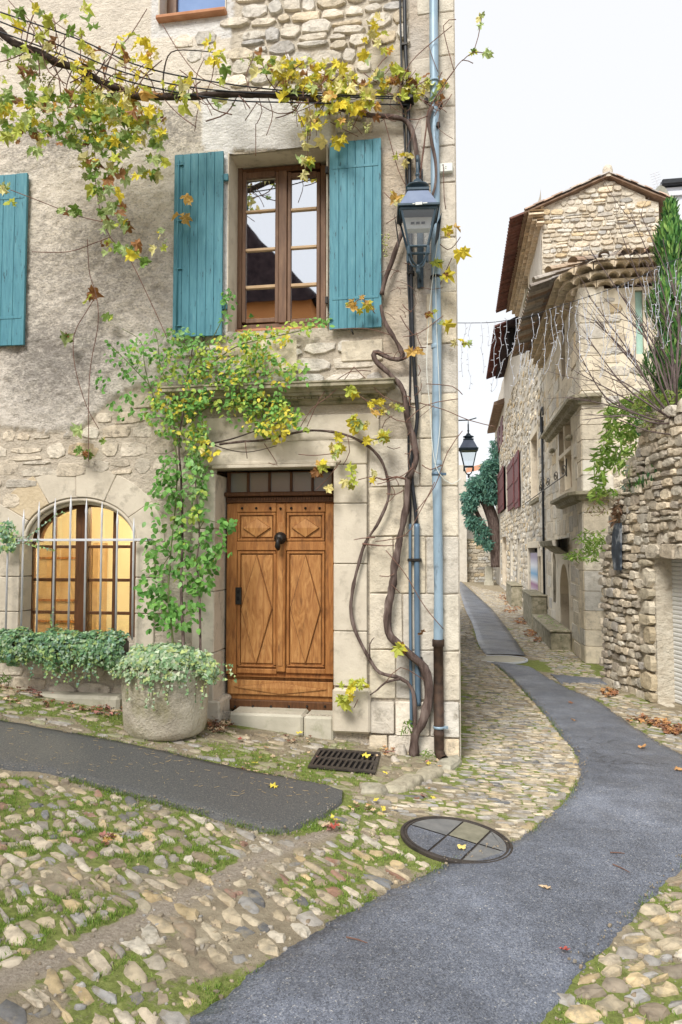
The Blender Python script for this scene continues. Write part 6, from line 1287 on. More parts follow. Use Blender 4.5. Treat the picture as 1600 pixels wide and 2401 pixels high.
# iron lamp bracket loop and rainwater pipe on the lane front
p0 = XP(1272, 985); rp = thing('lane_rain_pipe', 'dark rainwater pipe with a hooped head on the golden house', 'rain pipe', (XB - .06, p0.y, GZ + .2))
zb_ = XP(1281, 1410).z; yb_ = XP(1280, 1200).y
MB().tube([(XB - .06, yb_, zb_), (XB - .06, yb_, p0.z)], .03, 8).build('pipe', M['cable'], rp, True); MB().tube([(XB - .06, yb_ + .28 * math.cos(a), p0.z + .25 * math.sin(a)) for a in [PI * k / 10 for k in range(11)]], .022, 6).build('hoop', M['cable'], rp, True)
MB().tube([(XB - .06, yb_ + .56 * 0 + .28, p0.z), (XB - .06, yb_ + .28, p0.z - .35)], .02, 6).build('hoop_leg', M['cable'], rp)
q = XP(1282, 1437); gbx = thing('utility_box', 'small dark green utility box on the golden house wall', 'utility box', (XB - .1, q.y, q.z - .18)); MB().box(XB - .16, XB, q.y - .14, q.y + .14, q.z - .16, q.z + .16).build('case', M['lamp_blue'], gbx, False, .02); MB().box(XB - .175, XB - .161, q.y - .11, q.y + .11, q.z - .13, q.z + .13).build('cover', M['iron'], gbx, False, .006)
# scrolled iron railing
rs = thing('iron_scroll_rail', 'thin wrought iron scroll rail below the mullioned window', 'railing', (XB - .12, XP(1300, 1142).y, XP(1300, 1142).z)); yA, yB_ = XP(1347, 1142).y, XP(1235, 1142).y; zA = XP(1300, 1142).z
MB().tube([(XB - .14, yA, zA), (XB - .14, yB_, zA)], .012, 6).build('rail', M['iron'], rs); MB().tube([(XB - .14, yA, zA - .05), (XB - .14, yA, zA + .30)], .014, 6).build('post', M['iron'], rs)
for f in (.04, .16, .30, .46): 
    y_ = yA + (yB_ - yA) * f; MB().tube([(XB - .14, y_ + (.02 + .012 * k) * math.cos(k * .6) * 1.6, zA + .11 + (.02 + .006 * k) * math.sin(k * .6)) for k in range(18)], .009, 5).build('scroll', M['iron'], rs, True)
# maroon shutters up the lane
for x0, x1, y0, y1, lb in ((1172, 1184, 1102, 1200, 'maroon shutter farthest up the lane'), (1196, 1209, 1082, 1195, 'maroon shutter in the middle of the row up the lane'), (1214, 1221, 1060, 1192, 'maroon shutter nearest in the row up the lane')):
    a, c = XP(x0, y1), XP(x1, y0); b_ = MB(); zt0, zt1 = XP((x0 + x1) / 2, y1).z, XP((x0 + x1) / 2, y0).z; w = a.y - c.y
    sh = MB().box(XB - .10, XB - .05, c.y, a.y, zt0, zt1).build('maroon_shutter', M['maroon'], gh, False, .01); sh['label'] = lb
    for f in (.12, .5, .86): MB().box(XB - .125, XB - .101, c.y + .02, a.y - .02, zt0 + (zt1 - zt0) * f - .04, zt0 + (zt1 - zt0) * f + .04).build('batten', M['maroon'], sh, False, .004)
# ---------------- farther houses of the row
fh = thing('far_lane_house', 'pale far house with dark overhanging eaves along the lane', 'house', (XB + 1, YE, g(3)))
zF = onX(1195, 640, 1.75).z
zF = min(zF, 11.2); holed_wall(fh, 'lane_front', Vector((XB + .02, 0, GZ)), uY, nX, YE + .01, YE2, GZ, 10.2, [h for h in lh if h[0] > YE], M['far_pl'], .6, .2, .03)
MB().add([(1.80, YE + .1, 10.15), (1.80, 36, 10.15), (4.5, 36, 11.4), (4.5, YE + .1, 11.4), (1.80, YE + .1, 10.02), (1.80, 36, 10.02), (XB + .02, 36, 10.1), (XB + .02, YE + .1, 10.1)], [(0, 1, 2, 3), (0, 4, 5, 1), (4, 7, 6, 5), (0, 3, 7, 4)]).build('roof', M['dark_roof'], fh)
ins = [(BTILE[0], Matrix.Translation((1.84, YE + .3 + k * .25, 10.14)) @ Euler((0, 0, -PI / 2)).to_matrix().to_4x4() @ Euler((.33, 0, 0)).to_matrix().to_4x4() @ Matrix.Diagonal((.24, .5, .18, 1)), vary((.17, .07, .06), .25)) for k in range(34)]
pieces('eave_tile', ins, fh, M['tile_a'])
MB().box(1.85, XB, YE + .5, YE + .75, 9.1, 10.0).build('eave_bracket', M['dark'], fh, False, .05)
MB().add([(1.72, 36.1, 8.9), (1.72, 45, 8.9), (4.5, 45, 9.9), (4.5, 36.1, 9.9), (1.72, 36.1, 8.75), (XB, 36.1, 8.8), (XB, 45, 8.8), (1.72, 45, 8.75)], [(0, 1, 2, 3), (0, 4, 7, 1), (4, 5, 6, 7), (0, 3, 5, 4)]).build('lower_roof', M['tile_slab'], fh)
for py0, py1, px0, px1 in ((985, 1045, 1173, 1180), (1005, 1062, 1168, 1172)):
    a, c = onX(px0, py1, XB), onX(px1, py0, XB); MB().box(XB - .04, XB + .01, c.y, min(a.y, c.y + 2), onX((px0 + px1) / 2, py1, XB).z, onX((px0 + px1) / 2, py0, XB).z).build('far_shutter', M['maroon'], fh, False, .01)
ins = []
for cu, cv, w, h in courses(YG_ + .1, 40, GZ + .1, 8.2, (.14, .26), (.25, .6)):
    if rnd.random() < (.9 if cv < 5 else .6) and not any(hh[0] - .1 - w / 2 < cu < hh[1] + .1 + w / 2 and hh[2] - .1 - h / 2 < cv < hh[3] + .1 + h / 2 for hh in holes + lh): ins.append(side_st((XB + .012, cu, cv), -PI / 2, w, h, U(.02, .05), GP, a=.2))
pieces('stone', ins, gh, M['stone_a'], 0, 'lane_front_stones')
# stone trough and blocks at the wall foot
for x0, x1, y0, y1, nm, lb, cat in ((1266, 1312, 1470, 1556, 'stone_trough', 'mossy stone trough with weeds at the golden house door', 'trough'), (1240, 1262, 1396, 1455, 'stone_bench', 'dark mossy stone block under the arched shop opening', 'stone bench'), (1197, 1210, 1373, 1420, 'stone_bench', 'grey stone ledge block farther up the lane', 'stone bench')):
    ya, yb2 = onX(x1, y1, XB - .25).y, onX(x0, y1, XB - .25).y; zt_ = onX((x0 + x1) / 2, y0, XB - .3).z; t = thing(nm, lb, cat, (XB - .2, (ya + yb2) / 2, g(2))); MB().box(XB - .4, XB - .01, ya, yb2, g(2) - .03, zt_).build('block', M['cornice'], t, False, .03); MB().box(XB - .43, XB - .01, ya - .03, yb2 + .03, zt_ + .001, zt_ + .05).build('rim', M['cornice'], t, False, .02)
    if nm == 'stone_trough':
        ii = [(rnd.choice(NLEAF), TRS((XB - .2 + U(-.15, .15), U(ya, yb2), zt_ + .05), leaf_rot(Vector((0, 0, 1)), 1), (.08,) * 3), vary((.25, .42, .10), .2)) for _ in range(160)]; joined('weeds', ii, M['leaf_a'], t)
# ---------------- end of the lane
ew = thing('lane_end_wall', 'rubble wall closing the far end of the lane', 'wall', (1, 47, g(1)))
a, c = onY(1112, 1366, 47), onY(1150, 1300, 47)
holed_wall(ew, 'wall_face', Vector((0, 47, GZ)), Vector((1, 0, 0)), Vector((0, -1, 0)), onY(1086, 1300, 47).x, 3, -.6, onY(1110, 1268, 47).z, [], M['lane_wall'], .4, .1, .05); MB().box(onY(1086, 1300, 47).x, 3, 46.9, 47.5, onY(1110, 1268, 47).z, onY(1110, 1268, 47).z + .12).build('coping', M['cornice'], ew, False, .02)
ins = [side_st((cu, 47.0, cv), 0, w, h, U(.04, .08), GP, a=.2) for cu, cv, w, h in courses(onY(1086, 1300, 47).x, 2.3, -.5, onY(1110, 1268, 47).z, (.14, .26), (.25, .6))]
pieces('stone', ins, ew, M['stone_a'], 200)
er = thing('lane_end_house', 'pale far house with a tiled roof at the end of the lane', 'house', (-.6, 45, g(0))); px_ = onY(1098, 1100, 52)
MB().box(-2.5, onY(1094, 1150, 46).x, 46, 50, -.6, onY(1090, 1090, 46).z).build('walls', M['far_pl'], er); q0, q1 = onY(1075, 1130, 51), onY(1120, 1108, 51)
MB().add([(q0.x - 3, 51, q0.z - .1), (q1.x + 1.2, 51, q1.z + .4), (q1.x + 1.2, 58, q1.z + 1.6), (q0.x - 3, 58, q0.z + .8)], [(0, 1, 2, 3)]).build('roof', M['terracotta'], er)
MB().box(q0.x - 3, q1.x + 1.0, 51.3, 57, -.6, q0.z - .15).build('rear_wall', M['far_pl'], er)
sg = onG(1098, 1356); sgp = thing('round_road_sign', 'small round sign on a post at the end of the lane', 'sign', sg); zs_ = onY(1098, 1266, sg.y).z
MB().tube([sg, (sg.x, sg.y, zs_)], .05, 8).build('post', M['pipe_d'], sgp); MB().lathe([(.0, .06), (.30, .06), (.30, .02), (0, .02)], (sg.x, sg.y - .04, zs_), 20, 'y').build('disc', M['pipe_d'], sgp); MB().lathe([(.0, .065), (.22, .065), (.22, .0605), (0, .0605)], (sg.x, sg.y - .04, zs_), 20, 'y').build('disc_face', M['maroon'], sgp)
bo = onG(1147, 1372); bl_ = thing('white_bollard', 'white stone bollard against the lane end wall', 'bollard', bo); zt_ = onY(1147, 1328, bo.y).z; MB().box(bo.x - .22, bo.x + .22, bo.y - .2, bo.y + .2, g(1) - .05, zt_).build('shaft', M['step'], bl_, False, .05); MB().box(bo.x - .27, bo.x + .27, bo.y - .25, bo.y + .25, g(1) - .06, g(1) + .25).build('base', M['step'], bl_, False, .03)
# second lantern on the lane
lp = onY(1099, 1052, 14.6)
def br2(L, q): t = q(0, 0, .58); MB().tube([t, t + Vector((0, 0, .10)), Vector((-.04, t.y, t.z + .10))], .014, 6).build('bracket_arm', M['lamp_blue'], L); MB().tube([Vector((.35, t.y, t.z + .14)), Vector((.2, t.y, t.z + .10)), Vector((-.04, t.y, t.z + .10))], .012, 6).build('bracket_scroll', M['lamp_blue'], L)
lantern(Vector((lp.x, lp.y, lp.z)), .82, 'farther street lantern hanging over the lane beyond the corner', front=False, bracket=br2)
# white house behind the tree, with dish and aerial
wh = thing('white_house', 'white rendered house behind the cypress at the right edge', 'house', (8.5, 24, g(3))); a = onY(1562, 440, 24); MB().box(a.x, a.x + 4, 24, 28, 2, onY(1562, 440, 24).z).build('walls', M['white_r'], wh); MB().box(a.x - .15, a.x + 4, 23.8, 28, onY(1562, 438, 24).z, onY(1562, 425, 24).z).build('roof', M['cable'], wh, False, .03)
MB().box(a.x - .05, a.x + 4, 23.9, 23.98, onY(1562, 462, 24).z, onY(1562, 452, 24).z).build('gutter', M['galv'], wh)
sdp = onY(1547, 488, 22.5); sdh = thing('satellite_dish', 'white satellite dish beside the gable', 'satellite dish', sdp - Vector((0, 0, .5)))
b_ = MB(); rows = []
for r in range(6):
    rr = .55 * r / 5; rows.append([(sdp.x + rr * math.cos(2 * PI * k / 20) * .55, sdp.y + .3 * (rr / .55) ** 2 * -1 + rr * .3 * math.cos(2 * PI * k / 20), sdp.z + rr * math.sin(2 * PI * k / 20)) for k in range(21)])
b_.grid(rows).build('reflector', M['white_pl'], sdh, True); MB().tube([sdp, sdp + Vector((.3, .4, -.6))], .03, 6).build('arm', M['galv'], sdh)
anp = onY(1553, 470, 23.9); ant = thing('rooftop_aerial', 'thin rooftop television aerial leaning over the white house', 'aerial', anp); e = onY(1535, 404, 23.9); MB().tube([anp, e], .015, 6).build('boom', M['galv'], ant)
for k in range(9): p = anp.lerp(e, .25 + k / 11); MB().tube([p - Vector((.14, 0, .04)), p + Vector((.14, 0, .04))], .009, 5).build('element', M['galv'], ant)

# ---------------- ruined garden wall with garage
A_ = Vector((2.17, 11.68, 0)); ud = Vector((.253, -.967, 0)).normalized(); nn_ = Vector((-ud.y * -1, 0, 0)); nw = Vector((ud.y, -ud.x, 0)); TH = math.atan2(ud.y, ud.x)
def WPl(px, py): return onPl(px, py, A_, nw)
def sOf(p): return (Vector((p.x, p.y, 0)) - A_).dot(ud)
prof = [(sOf(WPl(x, y)), WPl(x, y).z) for x, y in ((1421, 1320), (1432, 1230), (1445, 1165), (1468, 1120), (1492, 1060), (1502, 1020), (1512, 978), (1535, 962), (1570, 952), (1610, 945))]
prof[0] = (0.0, prof[0][1]); prof += [(3.5, prof[-1][1] + .1), (6, prof[-1][1] + .15)]
gsx = sOf(WPl(1541, 1500)); gtopz = WPl(1560, 1312).z
gw = thing('ruined_garden_wall', 'ragged rubble garden wall beside the garage on the right', 'wall', (A_.x, A_.y, g(3)))
holed_wall(gw, 'wall_core', Vector((A_.x, A_.y, GZ)), ud, nw, 0, 6, GZ - .1, 4.2, [(gsx, gsx + 2.6, g(3) + .0, gtopz, None)], M['lane_wall'], .15, .35, .03, top=lambda s: interp(prof, s) - .03, rmat='lane_wall')
b_ = MB(); b_.grid([[A_ + Vector((0, 0, z)) + nw * d for z in (GZ - .2, .5, prof[0][1] - .05)] for d in (0, -.55)]); b_.build('wall_end', M['lane_wall'], gw)
tp = MB(); tp.grid([[A_ + ud * s + nw * d + Vector((0, 0, interp(prof, s) - .04)) for s in [i * .15 for i in range(41)]] for d in (0, -.55)]); tp.build('wall_top', M['lane_wall'], gw)
WPAL = [((.68, .605, .49), 4), ((.62, .56, .47), 3), ((.74, .665, .54), 3), ((.52, .47, .41), 1.5)]
ins = []
for cu, cv, w, h in courses(-.02, 3.9, g(3) - .05, 4.0, (.085, .16), (.11, .30)):
    if cv + h * .3 > interp(prof, cu) or (gsx - .02 - w / 2 < cu < gsx + 2.62 + w / 2 and cv - h / 2 < gtopz + .1): continue
    if gsx - .34 < cu < gsx and cv < gtopz: continue
    p = A_ + ud * cu; ins.append(side_st((p.x - nw.x * .01, p.y - nw.y * .01, cv), TH, w * 1.03, h * 1.03, U(.04, .10), WPAL, gap=.012, a=.22))
for cu, cv, w, h in courses(0, .5, g(3) - .05, prof[0][1], (.10, .18), (.16, .3)):
    p = A_ - nw * cu; ins.append(side_st((p.x + .004, p.y + .004, cv), TH - PI / 2 + PI, w, h, .06, WPAL, a=.2))
for k in range(30):                                                       # loose capping stones
    s = U(0.05, 3.4); p = A_ + ud * s - nw * U(0, .4); ins.append((rnd.choice(COBS), TRS((p.x, p.y, interp(prof, s) - .05), Euler((U(-.3, .3), U(-.3, .3), U(0, 6))), (U(.14, .3), U(.1, .2), U(.08, .14))), vary((.44, .41, .34), .2)))
pieces('stone', ins, gw, M['stone_a'], 300)
z = g(3); k = 0; ins = []
while z < gtopz - .05:
    h = min(U(.13, .30), gtopz - z); w = .22 + .11 * (k % 2); p = A_ + ud * (gsx - w / 2); ins.append(side_st((p.x, p.y, z + h / 2), TH, w, h, .085, [((.62, .54, .40), 3), ((.64, .58, .47), 3)], gap=.014, var=STONES)); z += h; k += 1
for k in range(8): p = A_ + ud * (gsx - .15 + .18 + k * .36); ins.append(side_st((p.x, p.y, gtopz + .11), TH, .36, .2, .07, WPAL, gap=.01))
pieces('quoin', ins, gw, M['stone_a'])
gd = thing('garage_door', 'pale slatted garage door in the ruined wall at the right edge', 'garage door', A_ + ud * (gsx + 1.2) + Vector((0, 0, g(3)))); b_ = MB(); z = g(3)
while z < gtopz:
    p0_, p1_ = A_ + ud * (gsx - .05) - nw * .24, A_ + ud * (gsx + 2.6) - nw * .24; z2 = min(z + .058, gtopz)
    sl = MB().add([p0_ + Vector((0, 0, z)), p1_ + Vector((0, 0, z)), p1_ + nw * .014 + Vector((0, 0, z + .02)), p0_ + nw * .014 + Vector((0, 0, z + .02)), p1_ + nw * .014 + Vector((0, 0, z2 - .012)), p0_ + nw * .014 + Vector((0, 0, z2 - .012)), p1_ + Vector((0, 0, z2)), p0_ + Vector((0, 0, z2))], [(0, 1, 2, 3), (3, 2, 4, 5), (5, 4, 6, 7)]); sl.build('slat', M['verdigris'], gd); z = z2
# flat figure plaque on the wall
pq = [WPl(x, y) for x, y in ((1458, 1228), (1475, 1226), (1475, 1337), (1459, 1337))]
pk = thing('wall_poster', 'narrow dark blue picture panel fixed to the ruined wall', 'picture', WPl(1467, 1337) + nw * .13)
m, n, l, b = mk('dark_photo_print'); l.new(ramp(n, l, nz(n, l, 9, 4, .6, (1, 1, .6)), [(.3, (.01, .015, .025)), (.52, (.05, .07, .10)), (.62, (.30, .33, .37)), (.72, (.05, .06, .09))]), b.inputs['Base Color']); b.inputs['Roughness'].default_value = .3; M['print'] = m
sh_ = [WPl(x, y) for x, y in ((1460, 1228), (1475, 1226), (1475, 1337), (1459, 1337), (1453, 1290), (1455, 1255))]
b_ = MB(); nq = len(sh_); b_.add([p + nw * .125 for p in sh_] + [p + nw * .10 for p in sh_], [tuple(range(nq)), tuple(reversed(range(nq, 2 * nq)))] + [(i, (i + 1) % nq, nq + (i + 1) % nq, nq + i) for i in range(nq)]); b_.build('print', M['print'], pk)
# ---------------- planting behind and on the wall
def tube_branches(t, polys, mat, name='branch', r=(.012, .004)):
    b_ = MB()
    for P in polys: P = spline(P, .08); n_ = len(P); b_.tube(P, [r[0] + (r[1] - r[0]) * i / max(1, n_ - 1) for i in range(n_)], 5)
    return b_.build(name, M[mat], t, True)
def conifer(name, label, base, ht, rad_, pal, n_, shape, trunk=.08, lean=0, leaf=.16):
    t = thing(name, label, 'tree', base); MB().tube([base, Vector(base) + Vector((lean, 0, ht * .9))], [trunk, trunk * .2], 8).build('trunk', M['bark'], t, True); ii = []
    for _ in range(n_):
        f = rnd.random(); a = U(0, 6.28); rr = rad_ * shape(f) * (1 + .25 * noise.noise(Vector((math.cos(a) * 2, math.sin(a) * 2, f * 7)))) * rnd.random() ** .4
        p = Vector(base) + Vector((lean * f + rr * math.cos(a), rr * math.sin(a), ht * f)); s = U(.6, 1.3) * leaf
        nrm = Vector((math.cos(a), math.sin(a), .2)); d = (Vector((math.cos(a) * .35, math.sin(a) * .35, 1)) + Vector((U(-.3, .3), U(-.3, .3), 0))).normalized(); n2 = (nrm - d * nrm.dot(d)).normalized(); x_ = d.cross(n2)
        ii.append((rnd.choice(NLEAF), TRS(p, Matrix((x_, d, n2)).transposed().to_quaternion(), (s * 1.0, s, s)), vary(rnd.choices([q[0] for q in pal], [q[1] for q in pal])[0], .25)))
    joined('crown', ii, M['leaf_a'], t); return t
cb = onY(1595, 1000, 10.4); cb = Vector((cb.x + .0, 10.6, 2.3))
conifer('cypress_tree', 'bright green cypress rising behind the ruined wall', cb, onY(1580, 470, 10.4).z - 2.3, .46, [((.09, .25, .06), 4), ((.17, .36, .09), 3), ((.28, .46, .13), 2), ((.05, .14, .05), 3)], 9000, lambda f: ((1 - f) ** .6 * .95 + .08) * (1 + .35 * math.sin(f * 31)), leaf=.13)
ct_ = thing('spreading_cedar', 'blue-green spreading cedar with bare trunk above the lane end wall', 'tree', (onY(1162, 1330, 42).x, 42, g(2)))
q = lambda x, y, Y=42: onY(x, y, Y)
MB().tube(spline([q(1165, 1330), q(1160, 1240), q(1150, 1200), q(1138, 1170)], .3), .32, 8).build('trunk', M['bark'], ct_, True); MB().tube(spline([q(1158, 1230), q(1145, 1245), q(1120, 1205), q(1110, 1180)], .3), .12, 7).build('branch', M['bark'], ct_, True); MB().tube(spline([q(1160, 1210), q(1145, 1180), q(1132, 1150), q(1130, 1120)], .3), .16, 7).build('branch', M['bark'], ct_, True)
ii = []
for cx, cy, rx, ry, n_ in ((1150, 1095, 22, 18, 420), (1140, 1130, 32, 22, 560), (1115, 1135, 22, 14, 300), (1105, 1165, 22, 20, 380), (1150, 1160, 20, 22, 380), (1100, 1190, 16, 12, 200), (1115, 1228, 20, 16, 260), (1105, 1215, 12, 10, 120), (1135, 1245, 18, 14, 150), (1145, 1275, 12, 14, 130), (1125, 1262, 8, 8, 60), (1160, 1065, 10, 35, 200)):
    for _ in range(int(n_ * 2.4)): a, r = U(0, 6.28), math.sqrt(rnd.random()); s = U(.10, .34); r *= 1 + .35 * noise.noise(Vector((cx + math.cos(a) * 3, cy + math.sin(a) * 3, 1))); ii.append((rnd.choice(NLEAF), TRS(onY(cx + rx * r * math.cos(a), cy + ry * r * math.sin(a), 42 + U(-1, 1.2)), leaf_rot(Vector((-.3, -1, .5)), .9), (s * 1.1, s, s)), vary(rnd.choice(((.10, .24, .19), (.10, .24, .18), (.14, .30, .22), (.04, .11, .09))), .25)))
joined('crown', ii, M['leaf_a'], ct_)
# bare shrub
bs = thing('bare_shrub', 'leafless grey shrub with long arching twigs above the ruined wall', 'shrub', onY(1585, 980, 9.9)); base = (1588, 990); polys = []; tw2 = []
for ex, ey, bx, by in ((1475, 490, 1560, 700), (1462, 560, 1540, 760), (1385, 585, 1500, 760), (1500, 495, 1585, 700), (1378, 690, 1480, 830), (1352, 872, 1460, 930), (1335, 930, 1450, 955), (1395, 752, 1490, 850), (1425, 705, 1520, 800), (1345, 800, 1420, 930), (1520, 620, 1570, 780), (1555, 560, 1590, 740), (1365, 985, 1470, 975), (1415, 770, 1500, 870), (1460, 690, 1540, 820), (1405, 860, 1500, 920), (1440, 800, 1530, 880), (1385, 800, 1460, 900), (1500, 740, 1570, 850), (1575, 660, 1600, 800)):
    Y0 = 9.9 + U(-.5, .3); P = [onY(*base, 9.9), onY((base[0] * .55 + bx * .45) + U(-8, 8), (base[1] * .5 + by * .5) + 10, Y0), onY(bx, by, Y0), onY(ex, ey, Y0 - .2)]; polys.append(P); S = spline(P, .1)
    for k in range(9):
        i = int(len(S) * U(.25, .95)); p = S[i]; d = (S[min(i + 2, len(S) - 1)] - S[max(i - 2, 0)]).normalized(); e = p + (d + Vector((U(-.7, .7), U(-.4, .4), U(-.5, .8)))) * U(.15, .5); tw2.append([p, p.lerp(e, .5) + Vector((U(-.03, .03), 0, U(-.03, .03))), e])
tube_branches(bs, polys, 'twig_s', 'branches', (.016, .004)); tag(tube_branches(bs, tw2, 'twig_s', 'fine_twigs', (.005, .002)), kind='stuff')
for pp in ([(1590, 1020), (1520, 1010), (1440, 980), (1372, 970)],): tube_branches(bs, [[onY(x, y, 9.7) for x, y in pp]], 'twig_s', 'low_branch', (.012, .004))
def leafy(name, label, cat, loc, clusters, Y, pal, size, variants=NLEAF, bias=Vector((0, -.6, -.5)), stems=None):
    t = thing(name, label, cat, loc); ii = []
    for cx, cy, rx, ry, n_ in clusters:
        for _ in range(n_): a, r = U(0, 6.28), math.sqrt(rnd.random()); s = U(.7, 1.3) * size; ii.append((rnd.choice(variants), TRS(onY(cx + rx * r * math.cos(a), cy + ry * r * math.sin(a), Y + U(-.2, .2)), leaf_rot(bias, .9), (s * 1.1, s, s)), vary(rnd.choices([q_[0] for q_ in pal], [q_[1] for q_ in pal])[0], .22)))
    joined('foliage', ii, M['leaf_a'], t)
    if stems: tube_branches(t, [[onY(x, y, Y) for x, y in P] for P in stems], 'twig_g', 'stems', (.006, .003))
    return t
BG = [((.30, .46, .10), 4), ((.22, .38, .08), 3), ((.42, .54, .16), 2)]
leafy('bamboo_shrub', 'light green narrow-leaved bamboo drooping beside the ruined wall', 'bamboo', onY(1480, 1160, 11.2), ((1490, 945, 40, 22, 120), (1435, 970, 22, 20, 50), (1450, 1000, 35, 20, 60), (1420, 1050, 18, 40, 70), (1405, 1090, 14, 30, 60), (1480, 990, 25, 40, 90), (1475, 1050, 22, 40, 80), (1455, 1075, 20, 30, 60), (1410, 1130, 14, 20, 40), (1400, 1160, 12, 14, 30), (1440, 1150, 30, 10, 40), (1430, 1010, 14, 25, 40)), 11.2, BG, .13, stems=([(1490, 1160), (1480, 1050), (1480, 950)], [(1480, 1000), (1440, 990), (1420, 1030)], [(1490, 950), (1440, 950), (1405, 1100)]))
leafy('wall_ivy_clump', 'small blue-green ivy clump on top of the ruined wall', 'ivy', WPl(1475, 1160) + nw * .1, ((1482, 1110, 16, 22, 90), (1470, 1140, 12, 14, 40)), 10.9, [((.10, .20, .16), 3), ((.16, .28, .22), 2), ((.24, .36, .32), 1)], .06, ILEAF and NLEAF, Vector((-.5, -1, .2)))
leafy('hanging_bush', 'yellow-green bush growing out of the wall above the stone doorway', 'bush', onY(1390, 1325, 12.6), ((1385, 1262, 35, 22, 150), (1375, 1300, 40, 16, 130), (1340, 1302, 22, 8, 40), (1400, 1280, 28, 20, 110)), 12.6, BG, .085, stems=([(1400, 1300), (1380, 1270), (1370, 1250)], [(1395, 1290), (1350, 1300), (1325, 1300)]))
leafy('wall_top_weeds', 'yellow-green weeds along the top of the ruined wall', 'weeds', WPl(1560, 960), ((1540, 938, 40, 18, 170), (1580, 930, 30, 22, 150), (1500, 955, 22, 16, 70), (1520, 925, 25, 16, 80), (1560, 970, 40, 14, 90), (1515, 990, 12, 14, 30)), 10.0, [((.36, .46, .12), 3), ((.24, .36, .08), 3), ((.46, .50, .18), 1)], .07)
leafy('dry_grass_tuft', 'brown dry root tuft hanging on the ruined wall', 'dry grass', WPl(1455, 1240) + nw * .1, ((1452, 1190, 9, 18, 90), (1450, 1215, 8, 18, 90)), 11.1, [((.22, .13, .08), 3), ((.32, .21, .13), 2)], .10)
leafy('mossy_vine_curtain', 'thin brown and green creeper curtain under the stone ledge', 'creeper', onY(1410, 1230, 13.2), ((1400, 1190, 26, 24, 70), (1420, 1165, 22, 14, 50)), 13.2, [((.30, .30, .12), 2), ((.28, .17, .12), 2)], .07)
# ---------------- festive light string across the lane
ls = thing('light_string', 'white icicle light string strung across the lane', 'string lights', onY(1300, 900, 7.2))
wp = [(1072, 757), (1110, 757), (1160, 755), (1240, 742), (1290, 725), (1350, 705), (1420, 682), (1480, 658), (1520, 640), (1570, 615), (1660, 585)]
def YL(x): return 6.95 + (x - 1080) / 520 * .6
WPTS = spline([onY(x, y, YL(x)) for x, y in wp], .05); MB().tube(WPTS, .0035, 5).build('wire', M['cable'], ls)
M['wire_w'] = pm('white_light_wire', [(.3, (.42, .46, .56)), (.7, (.62, .66, .74))], 9, .4, .4, bumps=()); M['led'] = pm('clear_led', [(.3, (.55, .58, .66)), (.7, (.72, .74, .80))], 9, .25, .5, bumps=())
LED = [var_mesh('led', MB().tube([(0, 0, 0), (0, 0, .7), (0, 0, 1)], [.12, .12, .03], 5), M['led'])]
lens = [140, 170, 130, 60, 175, 120, 90, 165, 130, 170, 60, 150, 110, 165, 90, 175, 140, 120, 170, 90, 190, 150, 180, 210, 160, 220, 180, 120]
x = 1092
def wire_y(x): return interp(wp, x)
k = 0; prev = None
while x < 1620:
    Y = YL(x); y0 = wire_y(x); L = lens[k % len(lens)] * (.9 + .25 * (x - 1090) / 500); P = []; LD = []
    steps = max(5, int(L / 14)); wx = x
    for i in range(steps + 1):
        wx += U(-4.5, 4.5); P.append(onY(wx, y0 + L * i / steps, Y + U(-.02, .02)))
    if rnd.random() < .55:  # looped end that climbs back
        wx2 = wx
        for i in range(1, max(3, int(steps * U(.4, .95)))): wx2 += U(1, 6); P.append(onY(wx2 + 6, y0 + L - L * i / steps, Y + U(-.02, .02)))
    S = spline(P, .03); st = MB().tube(S, .0022, 4).build('light_strand', M['wire_w'], ls, True)
    li = [(LED[0], TRS(p, Euler((U(-2, 2), U(-2, 2), 0)), (.024, .024, .034)), (1, 1, 1)) for p in P]
    for q_ in li: st_o = q_
    b_ = MB()
    for _, m_, _c in li: b_.add([m_ @ Vector(v) for v in LED[0][1]], [tuple(f) for f in LED[0][2]])
    tag(b_.build('bulbs', M['led'], st), kind='stuff'); x += U(12, 20); k += 1

# ================================================================ SMALL THINGS ON THE GROUND
# manhole cover, ring and inlaid plates
mh = thing('manhole_cover', 'round manhole cover with paved inlay at the edge of the path', 'manhole cover', MH + Vector((0, 0, .004)))
tilt = math.atan(-.10); Rm = Euler((0, -tilt, 0)).to_matrix()
def mhp(x, y, z): return MH + Rm @ Vector((x, y, z)) + Vector((0, 0, .02))
b_ = MB(); rows = []
for r, z in ((.372, -.03), (.372, .004), (.366, .007), (.354, .007), (.352, .001), (.347, .001), (.345, .006), (.330, .006), (.328, .0)): rows.append([mhp(r * math.cos(2 * PI * k / 48), r * math.sin(2 * PI * k / 48), z) for k in range(49)])
b_.grid(rows).build('ring', M['cast'], mh)
M['inlay_g'] = pm('inlay_grey', [(.3, (.12, .125, .13)), (.7, (.22, .22, .215))], 9, .55, .4, bumps=((60, .3, .006),)); M['inlay_y'] = pm('inlay_mossy', [(.3, (.16, .155, .11)), (.7, (.27, .255, .19))], 12, .7, .3, bumps=((60, .3, .006),))
def clip_rect(x0, x1, y0, y1, R=.326):
    pts = []
    N = 40
    for a, c in (((x0, y0), (x1, y0)), ((x1, y0), (x1, y1)), ((x1, y1), (x0, y1)), ((x0, y1), (x0, y0))):
        for i in range(N): pts.append((a[0] + (c[0] - a[0]) * i / N, a[1] + (c[1] - a[1]) * i / N))
    pts = [(x, y) if math.hypot(x, y) <= R else (x * R / math.hypot(x, y), y * R / math.hypot(x, y)) for x, y in pts]
    return pts
rot_m = rad(20)
